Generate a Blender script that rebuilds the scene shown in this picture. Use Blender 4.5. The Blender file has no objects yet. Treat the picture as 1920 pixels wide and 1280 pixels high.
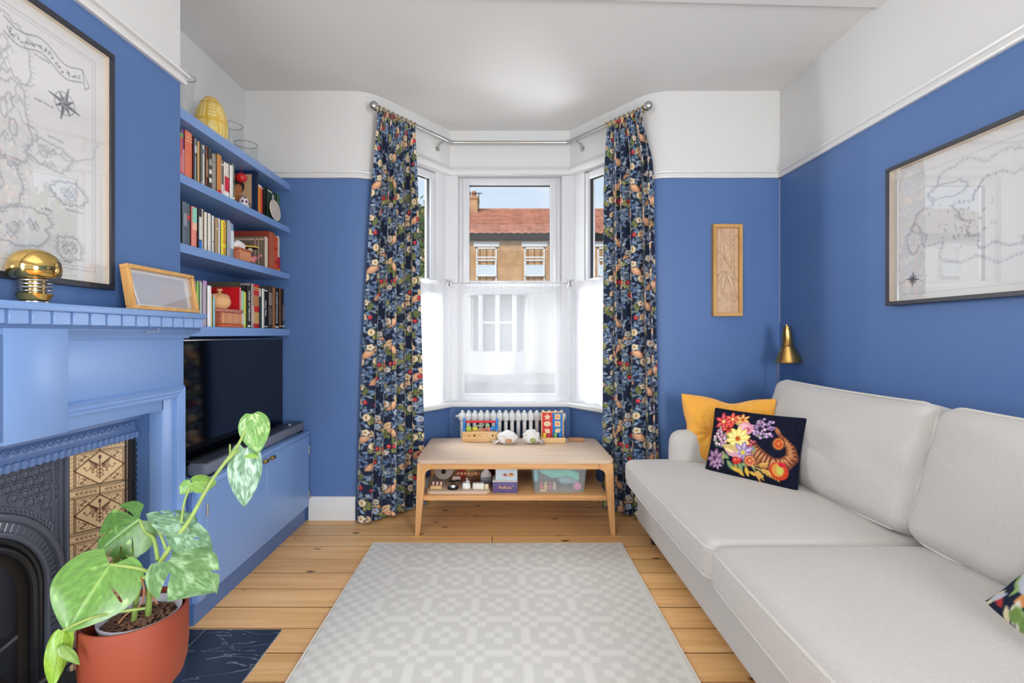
import bpy, bmesh, math, random
import numpy as np
from mathutils import Vector, Matrix, noise as mnoise

random.seed(7)
rng = np.random.default_rng(11)
SC = bpy.context.scene
COL = SC.collection
PI = math.pi
R = math.radians

# ------------------------------------------------------------------ camera
F, CX, CY, EYE = 890.0, 945.0, 627.0, 1.2
cam = bpy.data.cameras.new('camera')
cam.sensor_width = 36.0
cam.lens = F / 1920 * 36
cam.shift_x = (960 - CX) / 1920
cam.shift_y = (CY - 640) / 1920
cam.clip_start = 0.05
cam.clip_end = 300
camo = bpy.data.objects.new('camera', cam)
camo.location = (0, 0, EYE)
camo.rotation_euler = (PI / 2, 0, 0)
COL.objects.link(camo)
SC.camera = camo

# ------------------------------------------------------------------ world, sun, large lights, exposure
SC.view_settings.view_transform = 'Standard'
SC.view_settings.look = 'None'
SC.view_settings.gamma = 1.0
SC.view_settings.use_curve_mapping = False
SC.view_settings.exposure = 0.0

world = bpy.data.worlds.new('sky')
SC.world = world
world.use_nodes = True
wn = world.node_tree
wn.nodes.clear()
_o = wn.nodes.new('ShaderNodeOutputWorld')
_b = wn.nodes.new('ShaderNodeBackground')
_b.inputs['Strength'].default_value = 1.0
_tc = wn.nodes.new('ShaderNodeTexCoord')
_sep = wn.nodes.new('ShaderNodeSeparateXYZ')
wn.links.new(_tc.outputs['Generated'], _sep.inputs[0])
_r = wn.nodes.new('ShaderNodeValToRGB')
_r.color_ramp.elements[0].position = 0.0
_r.color_ramp.elements[0].color = (0.80, 0.90, 1.0, 1)
_r.color_ramp.elements[1].position = 0.9
_r.color_ramp.elements[1].color = (0.40, 0.64, 0.97, 1)
wn.links.new(_sep.outputs['Z'], _r.inputs[0])
_n = wn.nodes.new('ShaderNodeTexNoise')
_n.inputs['Scale'].default_value = 3.2
_n.inputs['Detail'].default_value = 6
_n.inputs['Roughness'].default_value = 0.55
wn.links.new(_tc.outputs['Generated'], _n.inputs['Vector'])
_r2 = wn.nodes.new('ShaderNodeValToRGB')
_r2.color_ramp.elements[0].position = 0.47
_r2.color_ramp.elements[0].color = (0, 0, 0, 1)
_r2.color_ramp.elements[1].position = 0.66
_r2.color_ramp.elements[1].color = (1, 1, 1, 1)
wn.links.new(_n.outputs['Fac'], _r2.inputs[0])
_m = wn.nodes.new('ShaderNodeMix')
_m.data_type = 'RGBA'
wn.links.new(_r2.outputs[0], _m.inputs[0])
wn.links.new(_r.outputs[0], _m.inputs[6])
_m.inputs[7].default_value = (0.98, 0.98, 1.0, 1)
wn.links.new(_m.outputs[2], _b.inputs['Color'])
wn.links.new(_b.outputs[0], _o.inputs[0])


def light(name, kind, loc, target, energy, size=(1, 1), color=(1, 1, 1)):
    L = bpy.data.lights.new(name, kind)
    L.energy = energy
    L.color = color
    if kind == 'AREA':
        L.shape = 'RECTANGLE'
        L.size, L.size_y = size
    if kind == 'SUN':
        L.angle = R(1.0)
    o = bpy.data.objects.new(name, L)
    o.location = loc
    o.rotation_euler = (Vector(target) - Vector(loc)).to_track_quat('-Z', 'Y').to_euler()
    COL.objects.link(o)
    return o


light('sun', 'SUN', (-6, -11, 8.5), (0, 2, 0), 1.9, color=(1, 0.95, 0.86))
# fill lamps added to brighten the room, out of view behind and above the camera
light('rear_fill', 'AREA', (0.1, -2.0, 1.45), (0.1, 3, 1.5), 16, (3.0, 2.2), (0.96, 0.985, 1))
light('rear_fill_right', 'AREA', (1.62, -0.95, 1.1), (-1.3, 2.0, 0.75), 130, (1.3, 1.5), (0.95, 0.98, 1))
light('rear_fill_left', 'AREA', (-1.5, -1.0, 1.35), (1.75, 1.9, 1.0), 84, (1.3, 1.5), (0.95, 0.98, 1))
light('overhead_fill', 'AREA', (0.1, 0.1, 2.70), (0.1, 0.25, 0), 10, (2.2, 1.6), (0.98, 0.99, 1))
# lamps added out of view outside, boosting daylight through the bay's splayed side windows
light('bay_side_fill_left', 'AREA', (-1.46, 4.15, 2.05), (0.24, 3.11, 1.70), 110, (0.9, 0.9), (0.96, 0.98, 1))
light('bay_side_fill_right', 'AREA', (1.55, 4.15, 1.15), (-0.15, 3.11, 1.20), 50, (0.9, 0.9), (0.96, 0.98, 1))
# lamps added out of view outside the bay, as extra sky and ground light
light('bay_high_fill', 'AREA', (0.05, 4.75, 3.35), (0.05, 2.3, 0.6), 55, (2.6, 1.3), (0.96, 0.98, 1))
light('bay_low_fill', 'AREA', (0.05, 4.6, 0.15), (0.05, 2.6, 2.6), 5, (2.4, 0.9), (1, 0.99, 0.96))


# ------------------------------------------------------------------ helpers
def at(px, py, Y):
    return Vector(((px - CX) / F * Y, Y, EYE - (py - CY) / F * Y))


def xa(px, Y):
    return (px - CX) / F * Y


def ya(px, X):
    """depth at which a plane x = X is met by the column px"""
    return F * X / (px - CX)


def srgb(r, g=None, b=None):
    if g is None:
        r, g, b = r
    f = lambda c: (c / 255 / 12.92) if c <= 10.3 else ((c / 255 + 0.055) / 1.055) ** 2.4
    return (f(r), f(g), f(b), 1.0)


def lin(a):
    a = np.asarray(a, float)
    return np.where(a <= 0.04045, a / 12.92, ((a + 0.055) / 1.055) ** 2.4)


def rootmat(o):
    while o.parent:
        o = o.parent
    return Matrix.LocRotScale(o.location, o.rotation_euler, o.scale)


def finish(name, me, mat, parent, smooth, ang, local):
    if parent is not None and not local:
        me.transform(rootmat(parent).inverted())
    if mat is not None:
        for m in (mat if isinstance(mat, (list, tuple)) else [mat]):
            me.materials.append(m)
    if smooth and len(me.polygons):
        me.polygons.foreach_set('use_smooth', [True] * len(me.polygons))
        if ang:
            me.set_sharp_from_angle(angle=R(ang))
    o = bpy.data.objects.new(name, me)
    COL.objects.link(o)
    if parent is not None:
        o.parent = parent
    return o


def obj(name, bm, mat, parent=None, smooth=True, ang=38, local=False):
    bmesh.ops.recalc_face_normals(bm, faces=bm.faces)
    me = bpy.data.meshes.new(name)
    bm.to_mesh(me)
    bm.free()
    return finish(name, me, mat, parent, smooth, ang, local)


def tag(o, label=None, cat=None, group=None, kind=None):
    if label: o['label'] = label
    if cat: o['category'] = cat
    if group: o['group'] = group
    if kind: o['kind'] = kind
    return o


def thing(name, label, cat, loc=(0, 0, 0), rotz=0, group=None):
    o = bpy.data.objects.new(name, None)
    o.empty_display_size = 0.05
    COL.objects.link(o)
    o.location = loc
    o.rotation_euler = (0, 0, rotz)
    return tag(o, label, cat, group)


def struct(name, bm, mat, parent=None, smooth=True):
    o = obj(name, bm, mat, parent, smooth)
    if parent is None:
        o['kind'] = 'structure'
    return o


def sempty(name, loc=(0, 0, 0), rotz=0):
    o = bpy.data.objects.new(name, None)
    COL.objects.link(o)
    o.location = loc
    o.rotation_euler = (0, 0, rotz)
    o['kind'] = 'structure'
    return o


def dup(root, loc, rotz=None, label=None):
    r = root.copy()
    COL.objects.link(r)
    r.location = loc
    if rotz is not None: r.rotation_euler = (0, 0, rotz)
    if label: r['label'] = label
    for ch in list(root.children):
        c = ch.copy(); COL.objects.link(c); c.parent = r
        for g in list(ch.children):
            d = g.copy(); COL.objects.link(d); d.parent = c
    return r


def B():
    return bmesh.new()


def box(bm, x0, x1, y0, y1, z0, z1, bev=0, seg=2, mi=0, M=None):
    r = bmesh.ops.create_cube(bm, size=1)
    vs = r['verts']
    for v in vs:
        v.co = Vector((x0 + (v.co.x + .5) * (x1 - x0), y0 + (v.co.y + .5) * (y1 - y0), z0 + (v.co.z + .5) * (z1 - z0)))
    fs = set(f for v in vs for f in v.link_faces)
    if bev:
        es = list(set(e for v in vs for e in v.link_edges))
        rr = bmesh.ops.bevel(bm, geom=es, offset=bev, segments=seg, affect='EDGES', profile=0.5)
        vs = list(set(v for f in rr['faces'] for v in f.verts) | set(v for v in vs if v.is_valid))
        fs = set(f for v in vs for f in v.link_faces)
    for f in fs: f.material_index = mi
    if M is not None:
        for v in vs: v.co = M @ v.co
    return vs


def frame_of(d):
    d = d.normalized()
    u = Vector((0, 0, 1)) if abs(d.z) < 0.9 else Vector((1, 0, 0))
    a = u.cross(d).normalized()
    return a, d.cross(a).normalized()


def tube(bm, pts, r, seg=8, closed=False, caps=True, mi=0, flat=1.0):
    pts = [Vector(p) for p in pts]
    n = len(pts)
    rs = r if isinstance(r, (list, tuple)) else [r] * n
    rings = []
    a = None
    for i in range(n):
        if closed:
            d = pts[(i + 1) % n] - pts[i - 1]
        else:
            d = pts[min(i + 1, n - 1)] - pts[max(i - 1, 0)]
        if d.length < 1e-9: d = Vector((0, 0, 1))
        d.normalize()
        if a is None:
            a, b = frame_of(d)
        else:
            a = (a - d * a.dot(d))
            if a.length < 1e-6: a, b = frame_of(d)
            a.normalize(); b = d.cross(a).normalized()
        rings.append([bm.verts.new(pts[i] + (a * math.cos(2 * PI * k / seg) + b * math.sin(2 * PI * k / seg) * flat) * rs[i]) for k in range(seg)])
    m = n if closed else n - 1
    for i in range(m):
        p, q = rings[i], rings[(i + 1) % n]
        for k in range(seg):
            f = bm.faces.new((p[k], p[(k + 1) % seg], q[(k + 1) % seg], q[k])); f.material_index = mi
    if caps and not closed:
        bm.faces.new(rings[0][::-1]).material_index = mi
        bm.faces.new(rings[-1]).material_index = mi


def cyl(bm, p0, p1, r0, r1=None, seg=16, mi=0):
    tube(bm, [p0, p1], [r0, r0 if r1 is None else r1], seg, mi=mi)


def lathe(bm, prof, c, seg=32, M=None, mi=0, sx=1, sy=1):
    c = Vector(c)
    rings = []
    for r, z in prof:
        if r < 1e-5:
            rings.append([bm.verts.new(Vector((0, 0, z)))])
        else:
            rings.append([bm.verts.new(Vector((r * sx * math.cos(2 * PI * k / seg), r * sy * math.sin(2 * PI * k / seg), z))) for k in range(seg)])
    for p, q in zip(rings, rings[1:]):
        for k in range(seg):
            a = p[k % len(p)]; b = p[(k + 1) % len(p)]; d = q[k % len(q)]; e = q[(k + 1) % len(q)]
            vs = []
            for v in (a, b, e, d):
                if v not in vs: vs.append(v)
            if len(vs) > 2:
                bm.faces.new(vs).material_index = mi
    for ring in rings:
        for v in ring:
            v.co = (M @ v.co if M is not None else v.co) + c


def ball(bm, c, r, seg=16, M=None, mi=0):
    rx, ry, rz = r if isinstance(r, (tuple, list)) else (r, r, r)
    n = max(6, seg // 2)
    lathe(bm, [(math.sin(PI * i / n), -rz * math.cos(PI * i / n)) for i in range(n + 1)], c, seg, M, mi, rx, ry)


def torus(bm, c, Rr, r, axis=(0, 0, 1), seg=20, sub=8, mi=0):
    a, b = frame_of(Vector(axis))
    tube(bm, [Vector(c) + (a * math.cos(2 * PI * k / seg) + b * math.sin(2 * PI * k / seg)) * Rr for k in range(seg)], r, sub, closed=True, mi=mi)


def prism(bm, poly, ext, mi=0, bev=0):
    ext = Vector(ext)
    a = [bm.verts.new(Vector(p)) for p in poly]
    b = [bm.verts.new(Vector(p) + ext) for p in poly]
    fs = [bm.faces.new(a[::-1]), bm.faces.new(b)]
    n = len(poly)
    for i in range(n):
        fs.append(bm.faces.new((a[i], a[(i + 1) % n], b[(i + 1) % n], b[i])))
    for f in fs: f.material_index = mi
    if bev:
        es = [e for e in fs[0].edges] + [e for e in fs[1].edges]
        bmesh.ops.bevel(bm, geom=es, offset=bev, segments=2, affect='EDGES', profile=0.5)


def sweep(bm, path, prof, up=(0, 0, 1), closed=False, mi=0):
    """sweep a 2-D profile [(out, up)] along a horizontal path; out is to the left of travel"""
    path = [Vector(p) for p in path]
    n = len(path)
    upv = Vector(up)
    rows = []
    for i in range(n):
        if closed:
            d0 = (path[i] - path[i - 1]).normalized(); d1 = (path[(i + 1) % n] - path[i]).normalized()
        else:
            d0 = (path[i] - path[i - 1]).normalized() if i else (path[1] - path[0]).normalized()
            d1 = (path[i + 1] - path[i]).normalized() if i < n - 1 else d0
        n0 = upv.cross(d0); n1 = upv.cross(d1)
        m = (n0 + n1)
        m = m / max(1e-6, m.dot(n1)) if m.length > 1e-6 else n1
        rows.append([bm.verts.new(path[i] + m * o + upv * z) for o, z in prof])
    k = len(prof)
    for i in range(n if closed else n - 1):
        p, q = rows[i], rows[(i + 1) % n]
        for j in range(k):
            bm.faces.new((p[j], p[(j + 1) % k], q[(j + 1) % k], q[j])).material_index = mi
    if not closed:
        bm.faces.new(rows[0]).material_index = mi
        bm.faces.new(rows[-1][::-1]).material_index = mi


def sheet(bm, nu, nv, fn, mi=0, closed_u=False):
    g = [[bm.verts.new(Vector(fn(i / nu, j / nv))) for i in range(nu + (0 if closed_u else 1))] for j in range(nv + 1)]
    for j in range(nv):
        for i in range(nu):
            i2 = (i + 1) % nu if closed_u else i + 1
            bm.faces.new((g[j][i], g[j][i2], g[j + 1][i2], g[j + 1][i])).material_index = mi
    return g


def puff(bm, c, s, r, bulge=(0, 0, 0), n=14, M=None, mi=0, fn=None):
    """soft upholstered block: half sizes s, edge radius r, bulge per axis"""
    sx, sy, sz = s
    ts = [0.0]
    t = [-1 + 2 * i / n for i in range(n + 1)]
    def spread(x, h):
        k = 1 - min(0.9, r / h)
        # put extra samples in the rounded edge
        if abs(x) <= 0.6: return x / 0.6 * k
        return math.copysign(k + (abs(x) - 0.6) / 0.4 * (1 - k), x)
    cache = {}
    def P(x, y, z):
        key = (round(x, 5), round(y, 5), round(z, 5))
        if key in cache: return cache[key]
        p = Vector((spread(x, sx) * sx, spread(y, sy) * sy, spread(z, sz) * sz))
        rx, ry, rz = min(r, sx * .95), min(r, sy * .95), min(r, sz * .95)
        q = Vector((max(-sx + rx, min(sx - rx, p.x)), max(-sy + ry, min(sy - ry, p.y)), max(-sz + rz, min(sz - rz, p.z))))
        d = p - q
        if d.length > 1e-7:
            e = Vector((d.x / rx, d.y / ry, d.z / rz)).normalized()
            p = q + Vector((e.x * rx, e.y * ry, e.z * rz))
        u, v, w = p.x / sx, p.y / sy, p.z / sz
        o = Vector((bulge[0] * u * (1 - v * v) * (1 - w * w), bulge[1] * v * (1 - u * u) * (1 - w * w), bulge[2] * w * (1 - u * u) * (1 - v * v)))
        p = p + o
        if fn: p = fn(p, u, v, w)
        p = (M @ p if M is not None else p) + Vector(c)
        cache[key] = bm.verts.new(p)
        return cache[key]
    for ax in range(3):
        for sg in (-1, 1):
            for i in range(n):
                for j in range(n):
                    cs = []
                    for (a, b) in ((t[i], t[j]), (t[i + 1], t[j]), (t[i + 1], t[j + 1]), (t[i], t[j + 1])):
                        l = [a, b]; l.insert(ax, sg)
                        cs.append(P(*l))
                    if len(set(cs)) == 4:
                        bm.faces.new(cs).material_index = mi


def grid_mesh(name, P, C, mat, parent=None, local=False, smooth=True, extra=None):
    """P (nv,nu,3) positions, C (nv,nu,3) sRGB 0..1 colours stored as a colour attribute"""
    nv, nu, _ = P.shape
    me = bpy.data.meshes.new(name)
    idx = np.arange(nu * nv).reshape(nv, nu)
    q = np.stack([idx[:-1, :-1], idx[:-1, 1:], idx[1:, 1:], idx[1:, :-1]], -1).reshape(-1, 4)
    me.vertices.add(nu * nv)
    me.vertices.foreach_set('co', np.ascontiguousarray(P, dtype=np.float32).ravel())
    me.loops.add(q.size)
    me.loops.foreach_set('vertex_index', q.ravel().astype(np.int32))
    me.polygons.add(len(q))
    me.polygons.foreach_set('loop_start', (np.arange(len(q)) * 4).astype(np.int32))
    me.update(calc_edges=True)
    me.validate()
    if C is not None:
        at_ = me.color_attributes.new('print', 'FLOAT_COLOR', 'POINT')
        c4 = np.ones((nu * nv, 4), np.float32)
        c4[:, :3] = lin(C.reshape(-1, 3))
        at_.data.foreach_set('color', c4.ravel())
    return finish(name, me, mat, parent, smooth, 0, local)


class Canvas:
    def __init__(s, w, h, bg):
        s.w, s.h = w, h
        s.a = np.zeros((h, w, 3)); s.a[:] = np.array(bg) / 255.0

    def _put(s, x0, x1, y0, y1, fn, c, al=1.0, wrap=False):
        x0, x1, y0, y1 = int(math.floor(x0)), int(math.ceil(x1)) + 1, int(math.floor(y0)), int(math.ceil(y1)) + 1
        if not wrap:
            x0, x1, y0, y1 = max(0, x0), min(s.w, x1), max(0, y0), min(s.h, y1)
        if x1 <= x0 or y1 <= y0: return
        xs = np.arange(x0, x1); ys = np.arange(y0, y1)
        X, Y = np.meshgrid(xs, ys)
        m = fn(X, Y) * al
        ix = np.ix_(ys % s.h, xs % s.w) if wrap else np.ix_(ys, xs)
        s.a[ix] = s.a[ix] * (1 - m[..., None]) + (np.array(c) / 255.0) * m[..., None]

    def ell(s, cx, cy, rx, ry, c, rot=0, al=1.0, wrap=False):
        r = max(rx, ry) + 1
        co, si = math.cos(rot), math.sin(rot)
        def fn(X, Y):
            u = ((X - cx) * co + (Y - cy) * si) / rx; v = (-(X - cx) * si + (Y - cy) * co) / ry
            d = np.sqrt(u * u + v * v)
            return np.clip((1 - d) * min(rx, ry) + 0.5, 0, 1)
        s._put(cx - r, cx + r, cy - r, cy + r, fn, c, al, wrap)

    def leaf(s, cx, cy, L, W, c, rot=0, al=1.0, wrap=False):
        co, si = math.cos(rot), math.sin(rot)
        def fn(X, Y):
            u = ((X - cx) * co + (Y - cy) * si) / L; v = (-(X - cx) * si + (Y - cy) * co) / W
            return np.clip((np.clip(1 - u * u, 0, 1) - np.abs(v)) * W + 0.5, 0, 1) * (np.abs(u) < 1)
        s._put(cx - L - 1, cx + L + 1, cy - L - 1, cy + L + 1, fn, c, al, wrap)

    def line(s, pts, w, c, al=1.0, wrap=False):
        for (x0, y0), (x1, y1) in zip(pts, pts[1:]):
            dx, dy = x1 - x0, y1 - y0
            L2 = max(dx * dx + dy * dy, 1e-9)
            def fn(X, Y):
                t = np.clip(((X - x0) * dx + (Y - y0) * dy) / L2, 0, 1)
                d = np.hypot(X - x0 - t * dx, Y - y0 - t * dy)
                return np.clip(w / 2 - d + 0.5, 0, 1)
            s._put(min(x0, x1) - w, max(x0, x1) + w, min(y0, y1) - w, max(y0, y1) + w, fn, c, al, wrap)

    def poly(s, pts, c, al=1.0):
        xs = [p[0] for p in pts]; ys = [p[1] for p in pts]
        def fn(X, Y):
            ins = np.zeros(X.shape, bool)
            n = len(pts)
            for i in range(n):
                ax, ay = pts[i]; bx, by = pts[(i + 1) % n]
                if ay == by: continue
                c_ = ((ay > Y) != (by > Y)) & (X < (bx - ax) * (Y - ay) / (by - ay) + ax)
                ins ^= c_
            return ins.astype(float)
        s._put(min(xs), max(xs), min(ys), max(ys), fn, c, al)

    def rect(s, x0, y0, x1, y1, c, al=1.0):
        s.a[max(0, int(y0)):int(y1), max(0, int(x0)):int(x1)] = s.a[max(0, int(y0)):int(y1), max(0, int(x0)):int(x1)] * (1 - al) + np.array(c) / 255.0 * al

    def sample(s, U, V, wrap=False):
        """U,V in 0..1, V from the top"""
        x = U * s.w - 0.5; y = V * s.h - 0.5
        x0 = np.floor(x).astype(int); y0 = np.floor(y).astype(int)
        fx = (x - x0)[..., None]; fy = (y - y0)[..., None]
        ix = (lambda k: k % s.w) if wrap else (lambda k: np.clip(k, 0, s.w - 1))
        iy = (lambda k: k % s.h) if wrap else (lambda k: np.clip(k, 0, s.h - 1))
        g = lambda a, b: s.a[iy(b), ix(a)]
        return (g(x0, y0) * (1 - fx) + g(x0 + 1, y0) * fx) * (1 - fy) + (g(x0, y0 + 1) * (1 - fx) + g(x0 + 1, y0 + 1) * fx) * fy


# ------------------------------------------------------------------ materials
def mat(name, col, rough=0.5, metal=0.0, spec=0.5, noise=0.0, nscale=20.0, bump=0.0, bscale=200.0, emit=None, coat=0.0, sheen=0.0, stretch=None):
    m = bpy.data.materials.new(name)
    m.use_nodes = True
    nt = m.node_tree
    b = nt.nodes['Principled BSDF']
    c = srgb(col)
    b.inputs['Base Color'].default_value = c
    b.inputs['Roughness'].default_value = rough
    b.inputs['Metallic'].default_value = metal
    b.inputs['Specular IOR Level'].default_value = spec
    if coat:
        b.inputs['Coat Weight'].default_value = coat
        b.inputs['Coat Roughness'].default_value = 0.08
    if sheen:
        b.inputs['Sheen Weight'].default_value = sheen
    if noise or bump:
        tc = nt.nodes.new('ShaderNodeTexCoord')
        vec = tc.outputs['Object']
        if stretch:
            mp = nt.nodes.new('ShaderNodeMapping')
            mp.inputs['Scale'].default_value = stretch
            nt.links.new(vec, mp.inputs[0]); vec = mp.outputs[0]
    if noise:
        n = nt.nodes.new('ShaderNodeTexNoise')
        n.inputs['Scale'].default_value = nscale
        n.inputs['Detail'].default_value = 5
        nt.links.new(vec, n.inputs['Vector'])
        r = nt.nodes.new('ShaderNodeValToRGB')
        r.color_ramp.elements[0].position = 0.3
        r.color_ramp.elements[1].position = 0.7
        r.color_ramp.elements[0].color = tuple(max(0, x * (1 - noise)) for x in c[:3]) + (1,)
        r.color_ramp.elements[1].color = tuple(min(1, x * (1 + noise)) for x in c[:3]) + (1,)
        nt.links.new(n.outputs['Fac'], r.inputs[0])
        nt.links.new(r.outputs[0], b.inputs['Base Color'])
    if bump:
        n = nt.nodes.new('ShaderNodeTexNoise')
        n.inputs['Scale'].default_value = bscale
        n.inputs['Detail'].default_value = 3
        nt.links.new(vec, n.inputs['Vector'])
        bp = nt.nodes.new('ShaderNodeBump')
        bp.inputs['Strength'].default_value = bump
        bp.inputs['Distance'].default_value = 0.002
        nt.links.new(n.outputs['Fac'], bp.inputs['Height'])
        nt.links.new(bp.outputs[0], b.inputs['Normal'])
    return m


def printed(name, rough=0.6, spec=0.4, bump=0.0, bscale=400, sheen=0.0):
    m = mat(name, (200, 200, 200), rough, spec=spec, bump=bump, bscale=bscale, sheen=sheen)
    nt = m.node_tree
    a = nt.nodes.new('ShaderNodeAttribute')
    a.attribute_name = 'print'
    nt.links.new(a.outputs['Color'], nt.nodes['Principled BSDF'].inputs['Base Color'])
    return m


def glass_mat(name, f0=0.04, tint=(1, 1, 1, 1)):
    """thin pane: mirror by angle (Schlick) over a clear pass-through"""
    m = bpy.data.materials.new(name)
    m.use_nodes = True
    nt = m.node_tree
    nt.nodes.clear()
    o = nt.nodes.new('ShaderNodeOutputMaterial')
    mx = nt.nodes.new('ShaderNodeMixShader')
    g = nt.nodes.new('ShaderNodeNewGeometry')
    def math_(op, a, b=None):
        n = nt.nodes.new('ShaderNodeMath'); n.operation = op
        for i, v in enumerate((a, b)):
            if v is None: continue
            if isinstance(v, (int, float)): n.inputs[i].default_value = v
            else: nt.links.new(v, n.inputs[i])
        return n.outputs[0]
    dp = nt.nodes.new('ShaderNodeVectorMath'); dp.operation = 'DOT_PRODUCT'
    nt.links.new(g.outputs['Incoming'], dp.inputs[0]); nt.links.new(g.outputs['Normal'], dp.inputs[1])
    c = math_('ABSOLUTE', dp.outputs['Value'])
    p = math_('POWER', math_('SUBTRACT', 1.0, c), 5.0)
    f = math_('ADD', math_('MULTIPLY', p, 1 - f0), f0)
    tr = nt.nodes.new('ShaderNodeBsdfTransparent'); tr.inputs[0].default_value = tint
    gl = nt.nodes.new('ShaderNodeBsdfGlossy'); gl.inputs['Roughness'].default_value = 0.0
    nt.links.new(f, mx.inputs[0]); nt.links.new(tr.outputs[0], mx.inputs[1]); nt.links.new(gl.outputs[0], mx.inputs[2])
    nt.links.new(mx.outputs[0], o.inputs[0])
    return m


def wood(name, light_c, dark_c, rough=0.45, axis=0, scale=6.0, knots=0.0, spec=0.4, fine=1.0, rnd=0.0):
    m = bpy.data.materials.new(name)
    m.use_nodes = True
    nt = m.node_tree
    L = nt.links.new
    b = nt.nodes['Principled BSDF']
    b.inputs['Roughness'].default_value = rough
    b.inputs['Specular IOR Level'].default_value = spec
    tc = nt.nodes.new('ShaderNodeTexCoord')
    vec = tc.outputs['Object']
    if rnd:
        oi = nt.nodes.new('ShaderNodeObjectInfo')
        ml = nt.nodes.new('ShaderNodeMath'); ml.operation = 'MULTIPLY'; ml.inputs[1].default_value = 37.0
        L(oi.outputs['Random'], ml.inputs[0])
        cb = nt.nodes.new('ShaderNodeCombineXYZ')
        for i in range(3): L(ml.outputs[0], cb.inputs[i])
        ad = nt.nodes.new('ShaderNodeVectorMath'); ad.operation = 'ADD'
        L(vec, ad.inputs[0]); L(cb.outputs[0], ad.inputs[1])
        vec = ad.outputs[0]
    mp = nt.nodes.new('ShaderNodeMapping')
    s = [scale * 9.0] * 3
    s[axis] = scale * 0.55
    mp.inputs['Scale'].default_value = s
    L(vec, mp.inputs[0])
    n = nt.nodes.new('ShaderNodeTexNoise')
    n.inputs['Scale'].default_value = 1.0; n.inputs['Detail'].default_value = 6; n.inputs['Distortion'].default_value = 0.6
    L(mp.outputs[0], n.inputs['Vector'])
    r = nt.nodes.new('ShaderNodeValToRGB')
    r.color_ramp.elements[0].position = 0.30; r.color_ramp.elements[0].color = srgb(dark_c)
    r.color_ramp.elements[1].position = 0.68; r.color_ramp.elements[1].color = srgb(light_c)
    L(n.outputs['Fac'], r.inputs[0])
    out = r.outputs[0]
    if knots:
        mp2 = nt.nodes.new('ShaderNodeMapping')
        s2 = [9.0] * 3; s2[axis] = 4.2
        mp2.inputs['Scale'].default_value = s2
        L(vec, mp2.inputs[0])
        v = nt.nodes.new('ShaderNodeTexVoronoi'); v.inputs['Scale'].default_value = 1.25
        L(mp2.outputs[0], v.inputs['Vector'])
        kr = nt.nodes.new('ShaderNodeValToRGB')
        kr.color_ramp.elements[0].position = 0.07; kr.color_ramp.elements[0].color = (1, 1, 1, 1)
        kr.color_ramp.elements[1].position = 0.17; kr.color_ramp.elements[1].color = (0, 0, 0, 1)
        L(v.outputs['Distance'], kr.inputs[0])
        mx = nt.nodes.new('ShaderNodeMix'); mx.data_type = 'RGBA'
        km = nt.nodes.new('ShaderNodeMath'); km.operation = 'MULTIPLY'; km.inputs[1].default_value = knots
        gt = nt.nodes.new('ShaderNodeMath'); gt.operation = 'GREATER_THAN'; gt.inputs[1].default_value = 0.40
        sx_ = nt.nodes.new('ShaderNodeSeparateColor'); L(v.outputs['Color'], sx_.inputs[0]); L(sx_.outputs[0], gt.inputs[0])
        kg = nt.nodes.new('ShaderNodeMath'); kg.operation = 'MULTIPLY'; L(kr.outputs[0], kg.inputs[0]); L(gt.outputs[0], kg.inputs[1])
        L(kg.outputs[0], km.inputs[0]); L(km.outputs[0], mx.inputs[0])
        L(out, mx.inputs[6]); mx.inputs[7].default_value = srgb(74, 40, 20)
        out = mx.outputs[2]
    if rnd:
        hs = nt.nodes.new('ShaderNodeHueSaturation')
        mr = nt.nodes.new('ShaderNodeMapRange')
        mr.inputs['To Min'].default_value = 1 - rnd; mr.inputs['To Max'].default_value = 1 + rnd * .6
        L(oi.outputs['Random'], mr.inputs[0]); L(mr.outputs[0], hs.inputs['Value']); L(out, hs.inputs['Color'])
        out = hs.outputs[0]
    L(out, b.inputs['Base Color'])
    bp = nt.nodes.new('ShaderNodeBump'); bp.inputs['Strength'].default_value = 0.15 * fine; bp.inputs['Distance'].default_value = 0.001
    L(n.outputs['Fac'], bp.inputs['Height']); L(bp.outputs[0], b.inputs['Normal'])
    return m


BLUE = (83, 114, 164)
WHITE = (216, 216, 214)


def two_tone(name, zsplit):
    m = mat(name, BLUE, 0.5, spec=0.35)
    nt = m.node_tree
    g = nt.nodes.new('ShaderNodeNewGeometry'); s = nt.nodes.new('ShaderNodeSeparateXYZ')
    nt.links.new(g.outputs['Position'], s.inputs[0])
    c = nt.nodes.new('ShaderNodeMath'); c.operation = 'GREATER_THAN'; c.inputs[1].default_value = zsplit
    nt.links.new(s.outputs['Z'], c.inputs[0])
    mx = nt.nodes.new('ShaderNodeMix'); mx.data_type = 'RGBA'
    nt.links.new(c.outputs[0], mx.inputs[0])
    mx.inputs[6].default_value = srgb(BLUE); mx.inputs[7].default_value = srgb(WHITE)
    nt.links.new(mx.outputs[2], nt.nodes['Principled BSDF'].inputs['Base Color'])
    return m


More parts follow.
